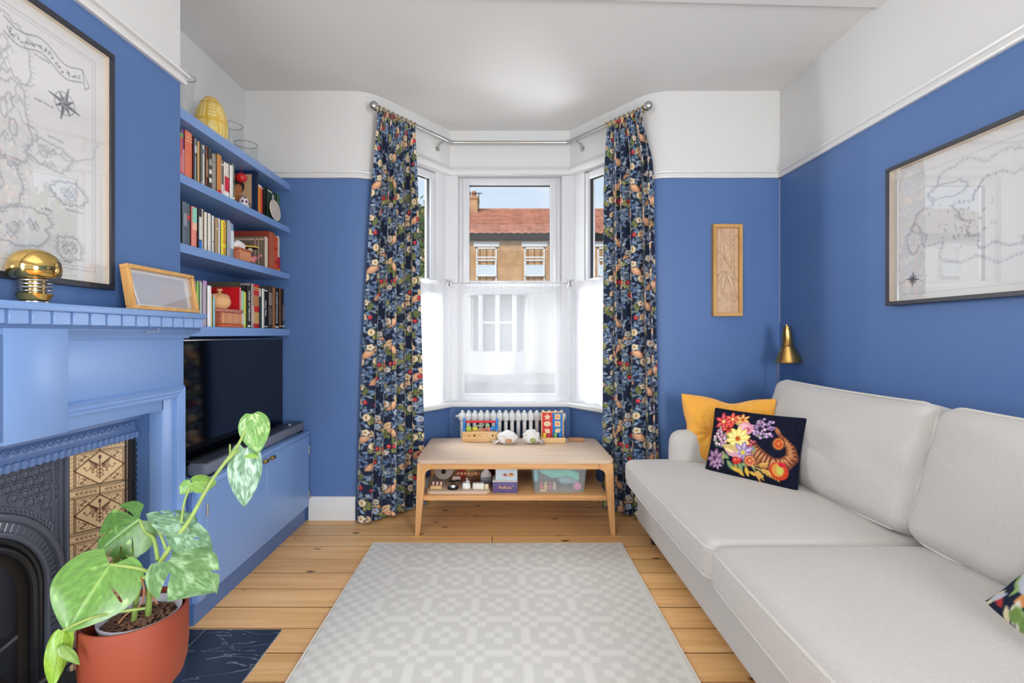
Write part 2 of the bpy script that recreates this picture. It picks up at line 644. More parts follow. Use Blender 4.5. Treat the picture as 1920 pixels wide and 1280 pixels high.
M_wall = two_tone('wall_paint', 2.225)
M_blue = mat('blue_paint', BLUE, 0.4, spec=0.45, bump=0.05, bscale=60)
M_bluelit = mat('blue_paint_lit', (122, 156, 208), 0.30, spec=0.6, bump=0.04, bscale=40)  # wall blue, satin gloss; window light put into the colour as a lighter tone
M_white = mat('white_paint', WHITE, 0.55, spec=0.3)
M_gloss = mat('white_gloss_paint', (218, 218, 216), 0.3, spec=0.5)
M_upvc = mat('white_window_plastic', (212, 213, 214), 0.28, spec=0.5)
M_glass = glass_mat('window_glass', 0.03)
M_picglass = glass_mat('picture_glass', 0.13)
M_vaseglass = glass_mat('vase_glass', 0.06, (0.95, 0.96, 0.96, 1))
M_black = mat('black_plastic', (16, 17, 20), 0.4)
M_screen = mat('tv_screen', (5, 6, 12), 0.08, spec=0.55)
M_steel = mat('brushed_steel', (190, 190, 188), 0.28, metal=1.0)
M_chrome = mat('chrome', (220, 220, 222), 0.12, metal=1.0)
M_brass = mat('polished_brass', (212, 178, 106), 0.10, metal=1.0)
M_brass2 = mat('satin_brass', (205, 165, 95), 0.25, metal=1.0)
M_iron = mat('black_iron', (86, 92, 106), 0.33, spec=0.6, bump=0.15, bscale=120)
M_irond = mat('blackened_iron', (34, 35, 38), 0.3, spec=0.55)
M_ironblue = mat('iron_trim_blue', (96, 122, 168), 0.28, spec=0.7)  # blue tone for the iron top plate, hood moulding and trim
M_gap = mat('dark_gap', (30, 22, 16), 0.9)
M_floor = wood('pine_boards', (248, 200, 138), (228, 170, 106), 0.36, 0, 3.2, knots=0.95, spec=0.45, rnd=0.16)
M_ash = wood('pale_ash', (212, 188, 164), (200, 174, 148), 0.42, 0, 4.0, spec=0.4)
M_ashleg = wood('oak_legs', (224, 172, 116), (206, 150, 94), 0.42, 2, 4.0, spec=0.4)
M_ashx = wood('oak_apron', (224, 172, 116), (206, 150, 94), 0.42, 0, 4.0, spec=0.4)
M_framewood = wood('oak_frame', (216, 170, 104), (190, 138, 76), 0.45, 2, 5.0)
M_framewoody = wood('oak_frame_rail', (216, 170, 104), (190, 138, 76), 0.45, 0, 5.0)
M_black_frame = mat('black_frame_wood', (44, 46, 54), 0.42, noise=0.15, nscale=40)
M_paper = mat('white_mount', (232, 231, 228), 0.8)
M_matside = mat('cream_mount_edge', (230, 214, 192), 0.8)
M_print = printed('paper_print', 0.75)
M_fabricprint = printed('fabric_print', 0.9, spec=0.15, bump=0.25, bscale=900, sheen=0.1)
M_needle = printed('needlepoint', 0.95, spec=0.1, bump=0.6, bscale=420)
M_tileprint = printed('glazed_tile_print', 0.15, spec=0.6)
M_sofa = mat('cream_linen', (195, 190, 183), 0.92, spec=0.15, noise=0.05, nscale=160, bump=0.5, bscale=520, sheen=0.2)
M_sofapipe = mat('cream_piping', (208, 203, 195), 0.9, spec=0.15)
M_mustard = mat('mustard_velvet', (232, 164, 60), 0.8, spec=0.2, sheen=0.5, noise=0.06, nscale=40)
M_navy = mat('navy_cloth', (22, 26, 44), 0.92, spec=0.15, bump=0.4, bscale=500)
M_terra = mat('terracotta_pot', (138, 62, 40), 0.62, spec=0.35)
M_soil = mat('potting_soil', (74, 52, 40), 0.95, noise=0.6, nscale=90, bump=1.0, bscale=120)
M_stem = mat('plant_stem', (142, 166, 84), 0.5, noise=0.15, nscale=30)
M_leaf = printed('leaf_print', 0.32, spec=0.5)
M_slate = None

# ================================================================== ROOM SHELL
H = 2.78
XR, XL, YB = 1.79, -1.68, 3.08
XC, YC0, YC1 = -1.305, 0.63, 1.913          # chimney breast face and its two ends
RAIL = 2.215

# floor: sub-floor slab with separate boards
bm = B(); box(bm, -1.9, 2.0, -2.5, 3.9, -0.12, -0.022)
floor = struct('floor', bm, M_gap)
PW = 0.15
M_joint = mat('grimy_board_edge', (120, 78, 42), .7)
Y = -2.41
row = 0
while Y < 3.8:
    cuts = [-1.85]
    rr = random.Random(row * 13 + 5)
    if abs(Y - 2.74) < 0.08: cuts.append(-0.07)
    else: cuts.append(rr.choice([-1.3, 1.1, 1.5, -1.5, 0.1]) + rr.uniform(-.1, .1))
    cuts.append(1.95)
    for a, b_ in zip(cuts, cuts[1:]):
        if b_ - a < 0.1: continue
        bm = B()
        dz = rr.uniform(-0.0012, 0.0)
        box(bm, a + 0.0008, b_ - 0.0008, Y + 0.0009, Y + PW - 0.0009, -0.022, dz, 0.0013, 1)
        bm.normal_update()
        for f in bm.faces: f.material_index = 0 if f.normal.z > .9 else 1
        obj('plank', bm, [M_floor, M_joint], floor)
    Y += PW
    row += 1

# ceiling
bm = B(); box(bm, -1.95, 2.05, -2.5, 4.0, H, H + 0.15)
ceiling = struct('ceiling', bm, M_white)
# shallow downstand across the room, front edge a little skew
bm = B()
prism(bm, [(-1.68, 2.13, 2.757), (1.79, 2.262, 2.757), (1.79, 0.6, 2.757), (-1.68, 0.6, 2.757)], (0, 0, H - 2.757 + .01))
struct('trim_1', bm, M_white)

# side and rear walls
bm = B(); box(bm, XL - .15, XL, -2.5, YB + .1, -.02, H + .02)
struct('wall_left', bm, M_wall)
bm = B(); box(bm, XR, XR + .15, -2.5, YB + .1, -.02, H + .02)
struct('wall_right', bm, M_wall)
bm = B(); box(bm, XL - .15, XR + .15, -2.6, -2.45, -.02, H + .02)
struct('wall_rear', bm, M_wall)

# chimney breast with a fireplace recess
FY0, FY1, FZ = 0.80, 1.744, 0.925
bm = B()
box(bm, XL - .01, XC, FY1, YC1, -.02, H + .01)
box(bm, XL - .01, XC, YC0, FY0, -.02, H + .01)
box(bm, XL - .01, XC, FY0, FY1, FZ, H + .01)
box(bm, XL - .01, XL + .03, FY0, FY1, -.02, FZ)
struct('wall_chimney', bm, M_wall)

# back wall with the bay: one inner face line, rounded where it turns into the bay
def arc(p, q, r_, n=6):
    return [(p[0] * (1 - t) ** 2 + 2 * q[0] * t * (1 - t) + r_[0] * t * t, p[1] * (1 - t) ** 2 + 2 * q[1] * t * (1 - t) + r_[1] * t * t) for t in [i / n for i in range(n + 1)]]
BLc, BRc = (-0.42, 3.68), (0.51, 3.68)
line_in = [(-1.80, YB)] + arc((-1.0, YB), (-0.87, YB), (-0.78, 3.205)) + [BLc, BRc] + arc((0.87, 3.205), (0.96, YB), (1.09, YB)) + [(1.90, YB)]
def wallstrip(bm, pts, z0, z1, t=0.16):
    sweep(bm, [(x, y, 0) for x, y in pts], [(0, z0), (t, z0), (t, z1), (0, z1)])
SILL, HEAD = 0.65, 2.46
bm = B()
wallstrip(bm, line_in[:8], -.02, H + .01)
wallstrip(bm, line_in[-8:], -.02, H + .01)
wallstrip(bm, line_in[7:-7], -.02, SILL)
wallstrip(bm, line_in[7:-7], HEAD, H + .01)
struct('wall_back', bm, M_wall)

# picture rail (moulded) on chimney breast, back wall pieces and right wall
RP = [(0.0, 0.0), (0.014, 0.0), (0.018, 0.006), (0.018, 0.012), (0.012, 0.018), (0.012, 0.026), (0.024, 0.032), (0.026, 0.040), (0.010, 0.044), (0.0, 0.044)]
def rail(nm, pts):
    bm = B(); sweep(bm, [(x, y, RAIL - .002) for x, y in pts], RP); struct(nm, bm, M_gloss)
rail('trim_2', [(XR, YB), (XR, -2.4)][::-1])
rail('trim_3', [(XR, YB)] + [(-p[0] + .09, p[1]) for p in arc((-1.0, YB), (-0.87, YB), (-0.80, 3.17))])
rail('trim_4', arc((-1.0, YB), (-0.87, YB), (-0.80, 3.17))[::-1] + [(XL, YB)])
rail('trim_5', [(XC - .2, YC1), (XC, YC1), (XC, YC0), (XC - .2, YC0)])

# skirting boards
SP = [(0, 0), (0.018, 0), (0.018, 0.125), (0.012, 0.138), (0.010, 0.150), (0, 0.152)]
def skirt(nm, pts):
    bm = B(); sweep(bm, [(x, y, 0) for x, y in pts], SP); struct(nm, bm, M_gloss)
skirt('baseboard_back', [(-0.96, YB), (-1.262, YB)])
skirt('baseboard_bay', [(0.99, 3.10), (0.51, 3.68), (-.42, 3.68), (-.90, 3.10)])
skirt('baseboard_right', [(XR, -2.4), (XR, YB), (1.0, YB)])

# moulded head board of the bay and sill board
hp = [(-0.775, 3.21), BLc, BRc, (0.865, 3.21)]
bm = B()
sweep(bm, [(x, y, 2.435) for x, y in hp][::-1], [(-.05, 0), (0.022, 0), (0.030, 0.008), (0.030, 0.030), (0.018, 0.044), (0.008, 0.066), (-.05, 0.068)])
struct('trim_6', bm, M_gloss)
bm = B()
sp_ = [(-0.705, 3.30), (-.42, 3.68), (.51, 3.68), (0.795, 3.30)]
sweep(bm, [(x, y, SILL) for x, y in sp_][::-1], [(-.16, -.004), (.052, -.004), (.060, .004), (.062, .024), (.054, .034), (-.16, .036)])
struct('trim_7', bm, M_gloss)
# bead of filler down the back right corner
bm = B(); tube(bm, [(XR - .002, YB - .002, 1.28), (XR - .002, YB - .002, RAIL)], 0.0010, 6)
struct('trim_8', bm, M_white)

# ------------------------------------------------------------------ bay windows
def window(nm, p0, p1, z0, z1, zt0, zt1, sash_in, label_handle=False, lo_sash=False):
    """p0->p1 outer frame line (left to right seen from inside), transom between zt0 and zt1"""
    p0, p1 = Vector(p0 + (0,)), Vector(p1 + (0,))
    d = p1 - p0
    Lw = d.length
    ang = math.atan2(d.y, d.x)
    w = sempty(nm, (p0.x, p0.y, 0), ang)
    def fr(part, x0, x1, za, zb, t, y0, y1, m=M_upvc, bev=.004, parent=w):
        bm = B()
        for (a, b_, c, e) in ((x0, x0 + t, za, zb), (x1 - t, x1, za, zb), (x0 + t - .001, x1 - t + .001, zb - t, zb), (x0 + t - .001, x1 - t + .001, za, za + t)):
            box(bm, a, b_, y0, y1, c, e, bev)
        return obj(part, bm, m, parent, local=True)
    fr('outer_frame', 0, Lw, z0, z1, 0.045, 0, 0.07)
    bm = B(); box(bm, .03, Lw - .03, 0.004, 0.066, zt0, zt1, .004); obj('transom', bm, M_upvc, w, local=True)
    s = fr('sash', sash_in, Lw - sash_in, zt1 - .012, z1 - .03, 0.05, -0.016, 0.05)
    bm = B(); box(bm, sash_in + .045, Lw - sash_in - .045, 0.02, 0.026, zt1 + .03, z1 - .075); obj('pane', bm, M_glass, s, local=True)
    g = fr('gasket', sash_in + .047, Lw - sash_in - .047, zt1 + .036, z1 - .078, 0.004, 0.0, 0.03, M_black, 0)
    bm = B(); box(bm, .04, Lw - .04, 0.02, 0.026, z0 + .04, zt0 + .005); obj('pane', bm, M_glass, w, local=True)
    if label_handle:
        bm = B()
        xm = Lw / 2 + .03
        box(bm, xm - .03, xm + .03, -.03, -.015, zt1 + .004, zt1 + .022, .004)
        box(bm, xm - .002, xm + .11, -.042, -.030, zt1 + .006, zt1 + .018, .003)
        obj('handle', bm, M_upvc, s, local=True)
    return w
ZS = SILL + .034
window('window_1', (-0.365, 3.745), (0.455, 3.745), ZS, 2.455, 1.53, 1.585, 0.042, True)
sd = Vector((-0.591, -0.806))
pl = Vector((-0.475, 3.71)); pr = Vector((0.565, 3.71))
window('window_2', tuple(pl + sd * 0.70), tuple(pl + sd * 0.07), ZS, 2.455, 1.53, 1.585, 0.03)
sd2 = Vector((0.591, -0.806))
window('window_3', tuple(pr + sd2 * 0.07), tuple(pr + sd2 * 0.70), ZS, 2.455, 1.53, 1.585, 0.03)
# corner posts, each a boxed pier with a flat panel
for nm, s in (('trim_9', -1), ('trim_10', 1)):
    f = lambda x, y: (0.045 + s * (x + 0.405) , y, ZS) if False else ((x, y, ZS) if s < 0 else (0.09 - x, y, ZS))
    poly = [f(-.36, 3.705), f(-.455, 3.69), f(-.52, 3.61), f(-.535, 3.62), f(-.57, 3.665), f(-.50, 3.82), f(-.36, 3.82)]
    bm = B(); prism(bm, poly, (0, 0, 2.455 - ZS)); struct(nm, bm, M_upvc, smooth=False)

# ------------------------------------------------------------------ radiator under the sill
NC = 17
rx0, rx1 = -0.335, 0.455
ryc = 3.575
rad = thing('radiator', 'white column radiator under the bay window sill behind the coffee table', 'radiator', ((rx0 + rx1) / 2, ryc, 0))
pit = (rx1 - rx0) / NC
def rad_col(xc):
    bm = B()
    for dy in (-.045, .045):
        tube(bm, [(xc, ryc + dy, .12), (xc, ryc + dy, .58)], 0.0145, 10)
    # cast heads joining the two tubes
    for zc in (.125, .585):
        puff(bm, (xc, ryc, zc), (pit * .5, .068, .033), .020, (0, 0, 0), 6)
    ball(bm, (xc, ryc - .02, .617), (.013, .035, .018), 10)
    return bm
for i in range(NC):
    obj('column', rad_col(rx0 + pit * (i + .5)), M_gloss, rad)
for sx in (rx0 - .008, rx1 - .008):
    for zc in (.585, .125):
        bm = B(); cyl(bm, (sx, ryc, zc), (sx + .016, ryc, zc), .022, seg=12); obj('end_plug', bm, M_gloss, rad)
bm = B(); cyl(bm, (rx0 - .028, ryc, .585), (rx0 - .008, ryc, .585), .009, seg=8); obj('bleed_valve', bm, M_gloss, rad)
for sx in (rx0 + .08, rx1 - .08):
    bm = B(); box(bm, sx - .012, sx + .012, ryc - .05, ryc + .05, 0, .10, .004); obj('foot', bm, M_gloss, rad)

# ------------------------------------------------------------------ net half-curtains on a wire
M_net = bpy.data.materials.new('white_net')
M_net.use_nodes = True
nt = M_net.node_tree; nt.nodes.clear()
o_ = nt.nodes.new('ShaderNodeOutputMaterial'); mx_ = nt.nodes.new('ShaderNodeMixShader'); mx2 = nt.nodes.new('ShaderNodeMixShader')
tr_ = nt.nodes.new('ShaderNodeBsdfTransparent'); tl_ = nt.nodes.new('ShaderNodeBsdfTranslucent'); df_ = nt.nodes.new('ShaderNodeBsdfDiffuse')
tl_.inputs[0].default_value = (.95, .95, .96, 1); df_.inputs[0].default_value = (.92, .92, .93, 1)
mx2.inputs[0].default_value = 0.45
nt.links.new(tl_.outputs[0], mx2.inputs[1]); nt.links.new(df_.outputs[0], mx2.inputs[2])
mx_.inputs[0].default_value = 0.54
nt.links.new(tr_.outputs[0], mx_.inputs[1]); nt.links.new(mx2.outputs[0], mx_.inputs[2]); nt.links.new(mx_.outputs[0], o_.inputs[0])
NZ0, NZ1 = SILL + .040, 1.605
def net(label, pa, pb, n_f, amp, gather0=0.0, gather1=0.0):
    pa, pb = Vector(pa + (0,)), Vector(pb + (0,))
    d = (pb - pa); nrm = Vector((d.y, -d.x, 0)).normalized()
    t = thing('net_curtain', label, 'net curtain', (pa.x, pa.y, NZ0), 0, None)
    def fn(u, v):
        k = n_f * 2 * PI
        a = amp * (0.55 + 0.6 * mnoise.noise(Vector((u * 5, 3.1, pa.x))))
        off = a * math.sin(k * u + 1.3 * math.sin(3 * u)) * (0.5 + .5 * (1 - v)) + .0025 * math.sin(60 * PI * u) * max(0, v - .93) / .07
        p = pa + d * u + nrm * off
        p.z = NZ0 + (NZ1 - NZ0) * v + (0.010 * mnoise.noise(Vector((u * 9, pa.x, 0))) if v > .99 else 0)
        return p
    bm = B(); sheet(bm, 160, 24, fn); obj('net', bm, M_net, t)
    bm = B()
    def fh(u, v):
        p = fn(u, 0.965 + v * .035); p = p - nrm * .003 + nrm * .004 * math.sin(v * PI) * math.sin(u * 70 * PI); return p
    sheet(bm, 200, 3, fh); obj('heading', bm, M_net, t)
    bm = B(); sheet(bm, 120, 1, lambda u, v: fn(u, .012 + .02 * v) + nrm * .002); obj('hem', bm, M_net, t)
    return t
net('white net half-curtain across the middle bay window', (-0.405, 3.672), (0.495, 3.672), 5, .012)
net('white net half-curtain across the left bay window, beside the bird-free floral curtain'.replace(', beside the bird-free floral curtain', ' behind the left floral curtain'), (-0.755, 3.20), (-0.435, 3.645), 3.5, .016)
net('white net half-curtain across the right bay window behind the right floral curtain', (0.525, 3.645), (0.845, 3.20), 3.5, .016)
wire = thing('curtain_wire', 'thin stretched wire with small hooks carrying the white net half-curtains', 'wire', (0.045, 3.66, 1.60))
bm = B(); tube(bm, [(-.775, 3.19, 1.598), (-.422, 3.668, 1.598), (.512, 3.668, 1.598), (.865, 3.19, 1.598)], .002, 6); obj('wire', bm, M_steel, wire)
for sx in (-.42, .51):
    bm = B()
    for dx in (-.022, .022):
        tube(bm, [(sx + dx, 3.655, 1.625), (sx + dx * .4, 3.648, 1.60), (sx + dx, 3.655, 1.565)], .004, 6)
    tube(bm, [(sx, 3.655, 1.615), (sx, 3.648, 1.575)], .005, 6)
    obj('hook', bm, M_steel, wire)

# ------------------------------------------------------------------ curtain pole round the bay
PZ = 2.655
PA, PB, PC_, PD = Vector((-0.815, 3.04, PZ)), Vector((-0.392, 3.60, PZ)), Vector((0.485, 3.60, PZ)), Vector((0.905, 3.04, PZ))
pole = thing('curtain_pole', 'brushed steel bay curtain pole with ball finials above the windows', 'curtain pole', (0.045, 3.6, PZ))
bm = B(); tube(bm, [PA, PB], .0125, 12); tube(bm, [PC_, PD], .0125, 12); tube(bm, [PB, PC_], .0125, 12); obj('rod', bm, M_steel, pole)
for p, q in ((PA, PB), (PD, PC_)):
    bm = B(); d = (p - q).normalized()
    ball(bm, p + d * .022, .030, 20); cyl(bm, p - d * .02, p + d * .002, .017, seg=14)
    obj('finial', bm, M_steel, pole)
for p, d in ((PB, Vector((1, 0, 0))), (PC_, Vector((-1, 0, 0)))):
    bm = B(); ball(bm, p, .0165, 14); obj('elbow_joint', bm, M_steel, pole)
    sgn = d.x
    u_ = Vector((sgn * .603, .798, 0)); n_ = Vector((-sgn * .798, .603, 0))
    q = p - u_ * .09
    bm = B(); tube(bm, [q, q + Vector((0, 0, -.022)), q + n_ * .055 + Vector((0, 0, -.028)), q + n_ * .062 + Vector((0, 0, -.075))], .0065, 8)
    a_ = q + n_ * .0635 + Vector((0, 0, -.06))
    tube(bm, [a_, a_ + n_ * .008], .018, 14)
    obj('bracket', bm, M_steel, pole)

# ------------------------------------------------------------------ printed floral curtains
def floral_tile(n=320, seed=3):
    """invented dense leaf-and-flower repeat on navy"""
    bg = (38, 45, 66)
    c = Canvas(n, n, bg)
    r = random.Random(seed)
    W = True
    def lf(x, y, L_, w, col, a): c.leaf(x, y, L_ + 1.2, w + 1.3, bg, a, wrap=W); c.leaf(x, y, L_, w, col, a, wrap=W)
    blues = [(116, 142, 172), (146, 166, 188), (98, 124, 160), (170, 182, 194), (112, 132, 154), (136, 152, 166)]
    for k in range(58):                                  # swirling leafy stems
        x, y = r.uniform(0, n), r.uniform(0, n); a = r.uniform(0, 6.28); cv = r.choice((-1, 1)) * r.uniform(.06, .2)
        pts = []
        for i in range(16):
            pts.append((x, y)); x += 6 * math.cos(a); y += 6 * math.sin(a); a += cv
        c.line(pts, 3.0, r.choice(blues + [(158, 158, 104)]), wrap=W)
        for i in range(2, 16, 2):
            px, py = pts[i]; s = 1 if i % 4 else -1
            b = a - cv * (16 - i) + s * .9
            lf(px + 8 * math.cos(b), py + 8 * math.sin(b), 10.5, 4.2, r.choice(blues), b)
    for k in range(26):                                  # olive sprays
        x, y = r.uniform(0, n), r.uniform(0, n); a0 = r.uniform(0, 6.28)
        col = r.choice([(156, 158, 82), (172, 172, 100), (130, 138, 74), (190, 186, 118)])
        for i in range(6):
            a = a0 + (i - 2.5) * .55; lf(x + 10 * math.cos(a), y + 10 * math.sin(a), 10, 3.4, col, a)
    for k, (x, y) in enumerate(((62, 60), (140, 215), (232, 100), (286, 262), (30, 280), (190, 20), (310, 160))):   # peach two-lobed blooms
        s = 1 if k % 2 else -1
        lf(x + s * 11, y + 9, 29, 13, (208, 154, 118), s * .7); c.leaf(x + s * 10, y + 5, 21, 6, (232, 184, 142), s * .7, wrap=W)
        lf(x - s * 7, y - 14, 18, 9.5, (228, 200, 158), -s * .9); c.leaf(x - s * 7, y - 14, 11, 3.4, (194, 144, 104), -s * .9, wrap=W)
    for k in range(10):                                  # cream bulbs
        x, y = r.uniform(0, n), r.uniform(0, n)
        c.ell(x, y, 13, 15, bg, wrap=W); c.ell(x, y, 11, 13.5, r.choice([(234, 216, 176), (224, 194, 156), (214, 204, 190)]), wrap=W); c.leaf(x, y, 10, 3, (180, 134, 94), PI / 2, wrap=W)
    for k in range(15):                                  # five-petal flowers
        x, y = r.uniform(0, n), r.uniform(0, n)
        col = r.choice([(230, 214, 184), (222, 196, 160), (206, 200, 190), (168, 188, 210), (158, 180, 206)])
        R_ = r.uniform(8, 11)
        c.ell(x, y, R_ * 1.5, R_ * 1.5, bg, wrap=W)
        for i in range(5):
            a = i * 1.257 + k; c.ell(x + R_ * .8 * math.cos(a), y + R_ * .8 * math.sin(a), R_ * .54, R_ * .54, col, wrap=W)
        c.ell(x, y, R_ * .34, R_ * .34, (174, 116, 64), wrap=W)
    for k in range(10):                                  # red berries
        x, y = r.uniform(0, n), r.uniform(0, n)
        c.ell(x, y, 8, 9.5, bg, wrap=W); c.ell(x, y, 6.5, 8, (200, 56, 62), wrap=W); c.ell(x - 2, y - 2, 2, 2, (234, 146, 136), wrap=W)
    return c
FT = floral_tile()

def curtain(label, top_a, top_b, bot_a, bot_b, nf, z0, z1, seed, mirror):
    """top_a is the outer end (finial side)"""
    top_a, top_b, bot_a, bot_b = [np.array(v + (0,), float) for v in (top_a, top_b, bot_a, bot_b)]
    nu, nv = 400, 760
    u = np.linspace(0, 1, nu)[None, :].repeat(nv, 0); v = np.linspace(0, 1, nv)[:, None].repeat(nu, 1)
    k = 1 - (1 - v) ** 1.0
    sp = np.clip(v / .14, 0, 1); sp = sp * sp * (3 - 2 * sp)        # flare below the heading
    sm = (0.50 * sp + .50 * v)[..., None] if mirror else (v ** .9)[..., None]
    A = top_a * (1 - sm) + bot_a * sm
    Bp = top_b * (1 - sm) + bot_b * sm
    d = Bp - A
    ln = np.linalg.norm(d, axis=-1, keepdims=True)
    t = d / ln
    n = np.stack([t[..., 1], -t[..., 0], 0 * t[..., 0]], -1)
    if mirror: n = -n
    r = np.random.default_rng(seed)
    ph = r.uniform(0, 6.28, 6)
    warp = u + 0.030 * np.sin(2 * PI * 2.1 * u + ph[0] + .5 * v) + .018 * np.sin(2 * PI * 3.7 * u + ph[1] - .4 * v)
    amp = .013 + .040 * np.clip(v / .16, 0, 1) * (1 + .30 * np.sin(2 * PI * 1.6 * u + ph[2] + 1.2 * v))
    th = 2 * PI * nf * warp + ph[3] + .35 * np.sin(2.2 * v + ph[4])
    off = amp * (np.sin(th) + .20 * np.sin(2 * th + ph[5]))
    lat = 0.016 * np.sin(2 * th + .4) * np.clip(v / .15, 0, 1)
    P = A + d * u[..., None] + n * off[..., None] + t * lat[..., None]
    P[..., 2] = z1 - (z1 - z0) * v + .014 * np.sin(th) * np.clip((v - .97) / .03, 0, 1) * 1.0
    seg = np.linalg.norm(np.diff(P[nv // 2], axis=0), axis=-1)
    s = np.concatenate([[0], np.cumsum(seg)])
    S = s[None, :].repeat(nv, 0)
    rep = 0.54
    Cc = FT.sample(S * .8 / rep + (0.37 if mirror else 0), v * (z1 - z0) / rep, wrap=True)
    lum = Cc
    root = thing('floral_curtain', label, 'curtain', (float(bot_a[0] + bot_b[0]) / 2, float(bot_a[1] + bot_b[1]) / 2, z0))
    o = grid_mesh('drape', P, lum, M_fabricprint, root)
    return root, P
M_redtrim = mat('red_curtain_binding', (176, 40, 48), .8)
c1, P1 = curtain('long dark floral printed curtain drawn to the left side of the bay', (-0.805, 3.03), (-0.625, 3.29), (-0.885, 2.985), (-0.570, 3.31), 5.5, 0.012, 2.645, 1, False)
c2, P2 = curtain('long dark floral printed curtain with red bound edge, right side of the bay', (0.885, 3.03), (0.705, 3.29), (0.975, 2.975), (0.675, 3.29), 5.5, 0.012, 2.645, 5, True)
bm = B(); tube(bm, [Vector(P2[i, 0]) + Vector((.004, 0.004, 0)) for i in range(200, 760, 18)], .006, 6); obj('edge_binding', bm, M_redtrim, c2)
for c_, P_ in ((c1, P1), (c2, P2)):
    a, b_ = (PA, PB) if c_ is c1 else (PD, PC_)
    for k in range(9):
        t_ = (k + .3) / 9 * 0.49
        p = a.lerp(b_, t_)
        bm = B(); torus(bm, p + Vector((0, 0, -.006)), .021, .0028, (b_ - a), 18, 6)
        torus(bm, p + Vector((0, 0, -.032)), .006, .0016, (b_ - a).cross(Vector((0, 0, 1))), 10, 5)
        obj('ring', bm, M_brass2, c_)

# ================================================================== FIREPLACE SIDE
# ------------------------------------------------------------------ hearth
def slate_mat():
    m = mat('honed_slate', (38, 46, 60), 0.28, spec=0.5, noise=0.3, nscale=6)
    nt = m.node_tree
    b = nt.nodes['Principled BSDF']
    base = b.inputs['Base Color'].links[0].from_socket
    tc = nt.nodes.new('ShaderNodeTexCoord'); mp = nt.nodes.new('ShaderNodeMapping')
    mp.inputs['Rotation'].default_value = (0, 0, R(38)); mp.inputs['Scale'].default_value = (2.0, 6.0, 2)
    nt.links.new(tc.outputs['Object'], mp.inputs[0])
    n = nt.nodes.new('ShaderNodeTexNoise'); n.inputs['Scale'].default_value = 1.6; n.inputs['Detail'].default_value = 4; n.inputs['Distortion'].default_value = .5
    nt.links.new(mp.outputs[0], n.inputs['Vector'])
    r = nt.nodes.new('ShaderNodeValToRGB')
    e = r.color_ramp.elements
    e[0].position = .492; e[0].color = (0, 0, 0, 1); e[1].position = .50; e[1].color = (1, 1, 1, 1)
    e2 = e.new(.508); e2.color = (0, 0, 0, 1)
    nt.links.new(n.outputs['Fac'], r.inputs[0])
    mx = nt.nodes.new('ShaderNodeMix'); mx.data_type = 'RGBA'
    ml = nt.nodes.new('ShaderNodeMath'); ml.operation = 'MULTIPLY'; ml.inputs[1].default_value = .38
    nt.links.new(r.outputs[0], ml.inputs[0]); nt.links.new(ml.outputs[0], mx.inputs[0])
    nt.links.new(base, mx.inputs[6]); mx.inputs[7].default_value = srgb(190, 196, 205)
    nt.links.new(mx.outputs[2], b.inputs['Base Color'])
    return m
M_slate = slate_mat()
M_grout = mat('pale_grout', (150, 156, 164), .8)
hearth = thing('hearth', 'dark blue slate tiled hearth set in the floor before the fireplace', 'hearth', (-1.1, 1.27, 0))
bm = B(); box(bm, -1.63, -0.90, 0.66, 1.927, -.012, .0035); obj('grout_bed', bm, M_grout, hearth)
ty = [0.662, 1.29, 1.925]
for a, b_ in ((-1.62, -1.212), (-1.208, -0.902)):
    for c, d in zip(ty, ty[1:]):
        bm = B(); box(bm, a, b_, c + .001, d - .001, -.008, .006, .001, 1); obj('tile', bm, M_slate, hearth)

# ------------------------------------------------------------------ painted timber surround
SX = -1.252                                            # face of frieze and jambs
fs = thing('fire_surround', 'blue painted timber fireplace surround with dentil mantelpiece', 'fireplace surround', (XC, 1.27, 0))
M0, M1 = 0.70, 1.90
bm = B(); box(bm, XC + .001, -1.188, M0, M1, 1.262, 1.283, .004); obj('mantel_shelf', bm, M_bluelit, fs)
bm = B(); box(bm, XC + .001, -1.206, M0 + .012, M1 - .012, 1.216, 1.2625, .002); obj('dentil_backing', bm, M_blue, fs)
y = M1 - .014
dm = None
k = 0
while y > M0 + .05:
    bm = B(); box(bm, -1.208, -1.196, y - .0490, y, 1.226, 1.2622, .002, 1)
    obj('dentil', bm, M_bluelit, fs)
    y -= .0575
bm = B()
sweep(bm, [(XC + .001, M1 - .03, 1.186), (SX, M1 - .03, 1.186), (SX, M0 + .03, 1.186), (XC + .001, M0 + .03, 1.186)][::1], [(-.02, 0), (.006, 0), (.010, .010), (.024, .020), (.036, .028), (.036, .034), (-.02, .034)])
obj('bed_moulding', bm, M_bluelit, fs)
bm = B(); box(bm, XC + .001, SX, 0.735, 1.855, 0.985, 1.188, .001); obj('frieze_board', bm, M_bluelit, fs)
# jambs and header round the opening
for a, b_ in ((1.744, 1.855), (0.735, 0.80)):
    bm = B(); box(bm, XC + .001, SX - .004, a, b_, 0.006, 0.99, .001); obj('jamb', bm, M_bluelit, fs)
bm = B(); box(bm, XC + .001, SX - .004, 0.79, 1.75, 0.922, 0.99, .001); obj('header', bm, M_bluelit, fs)
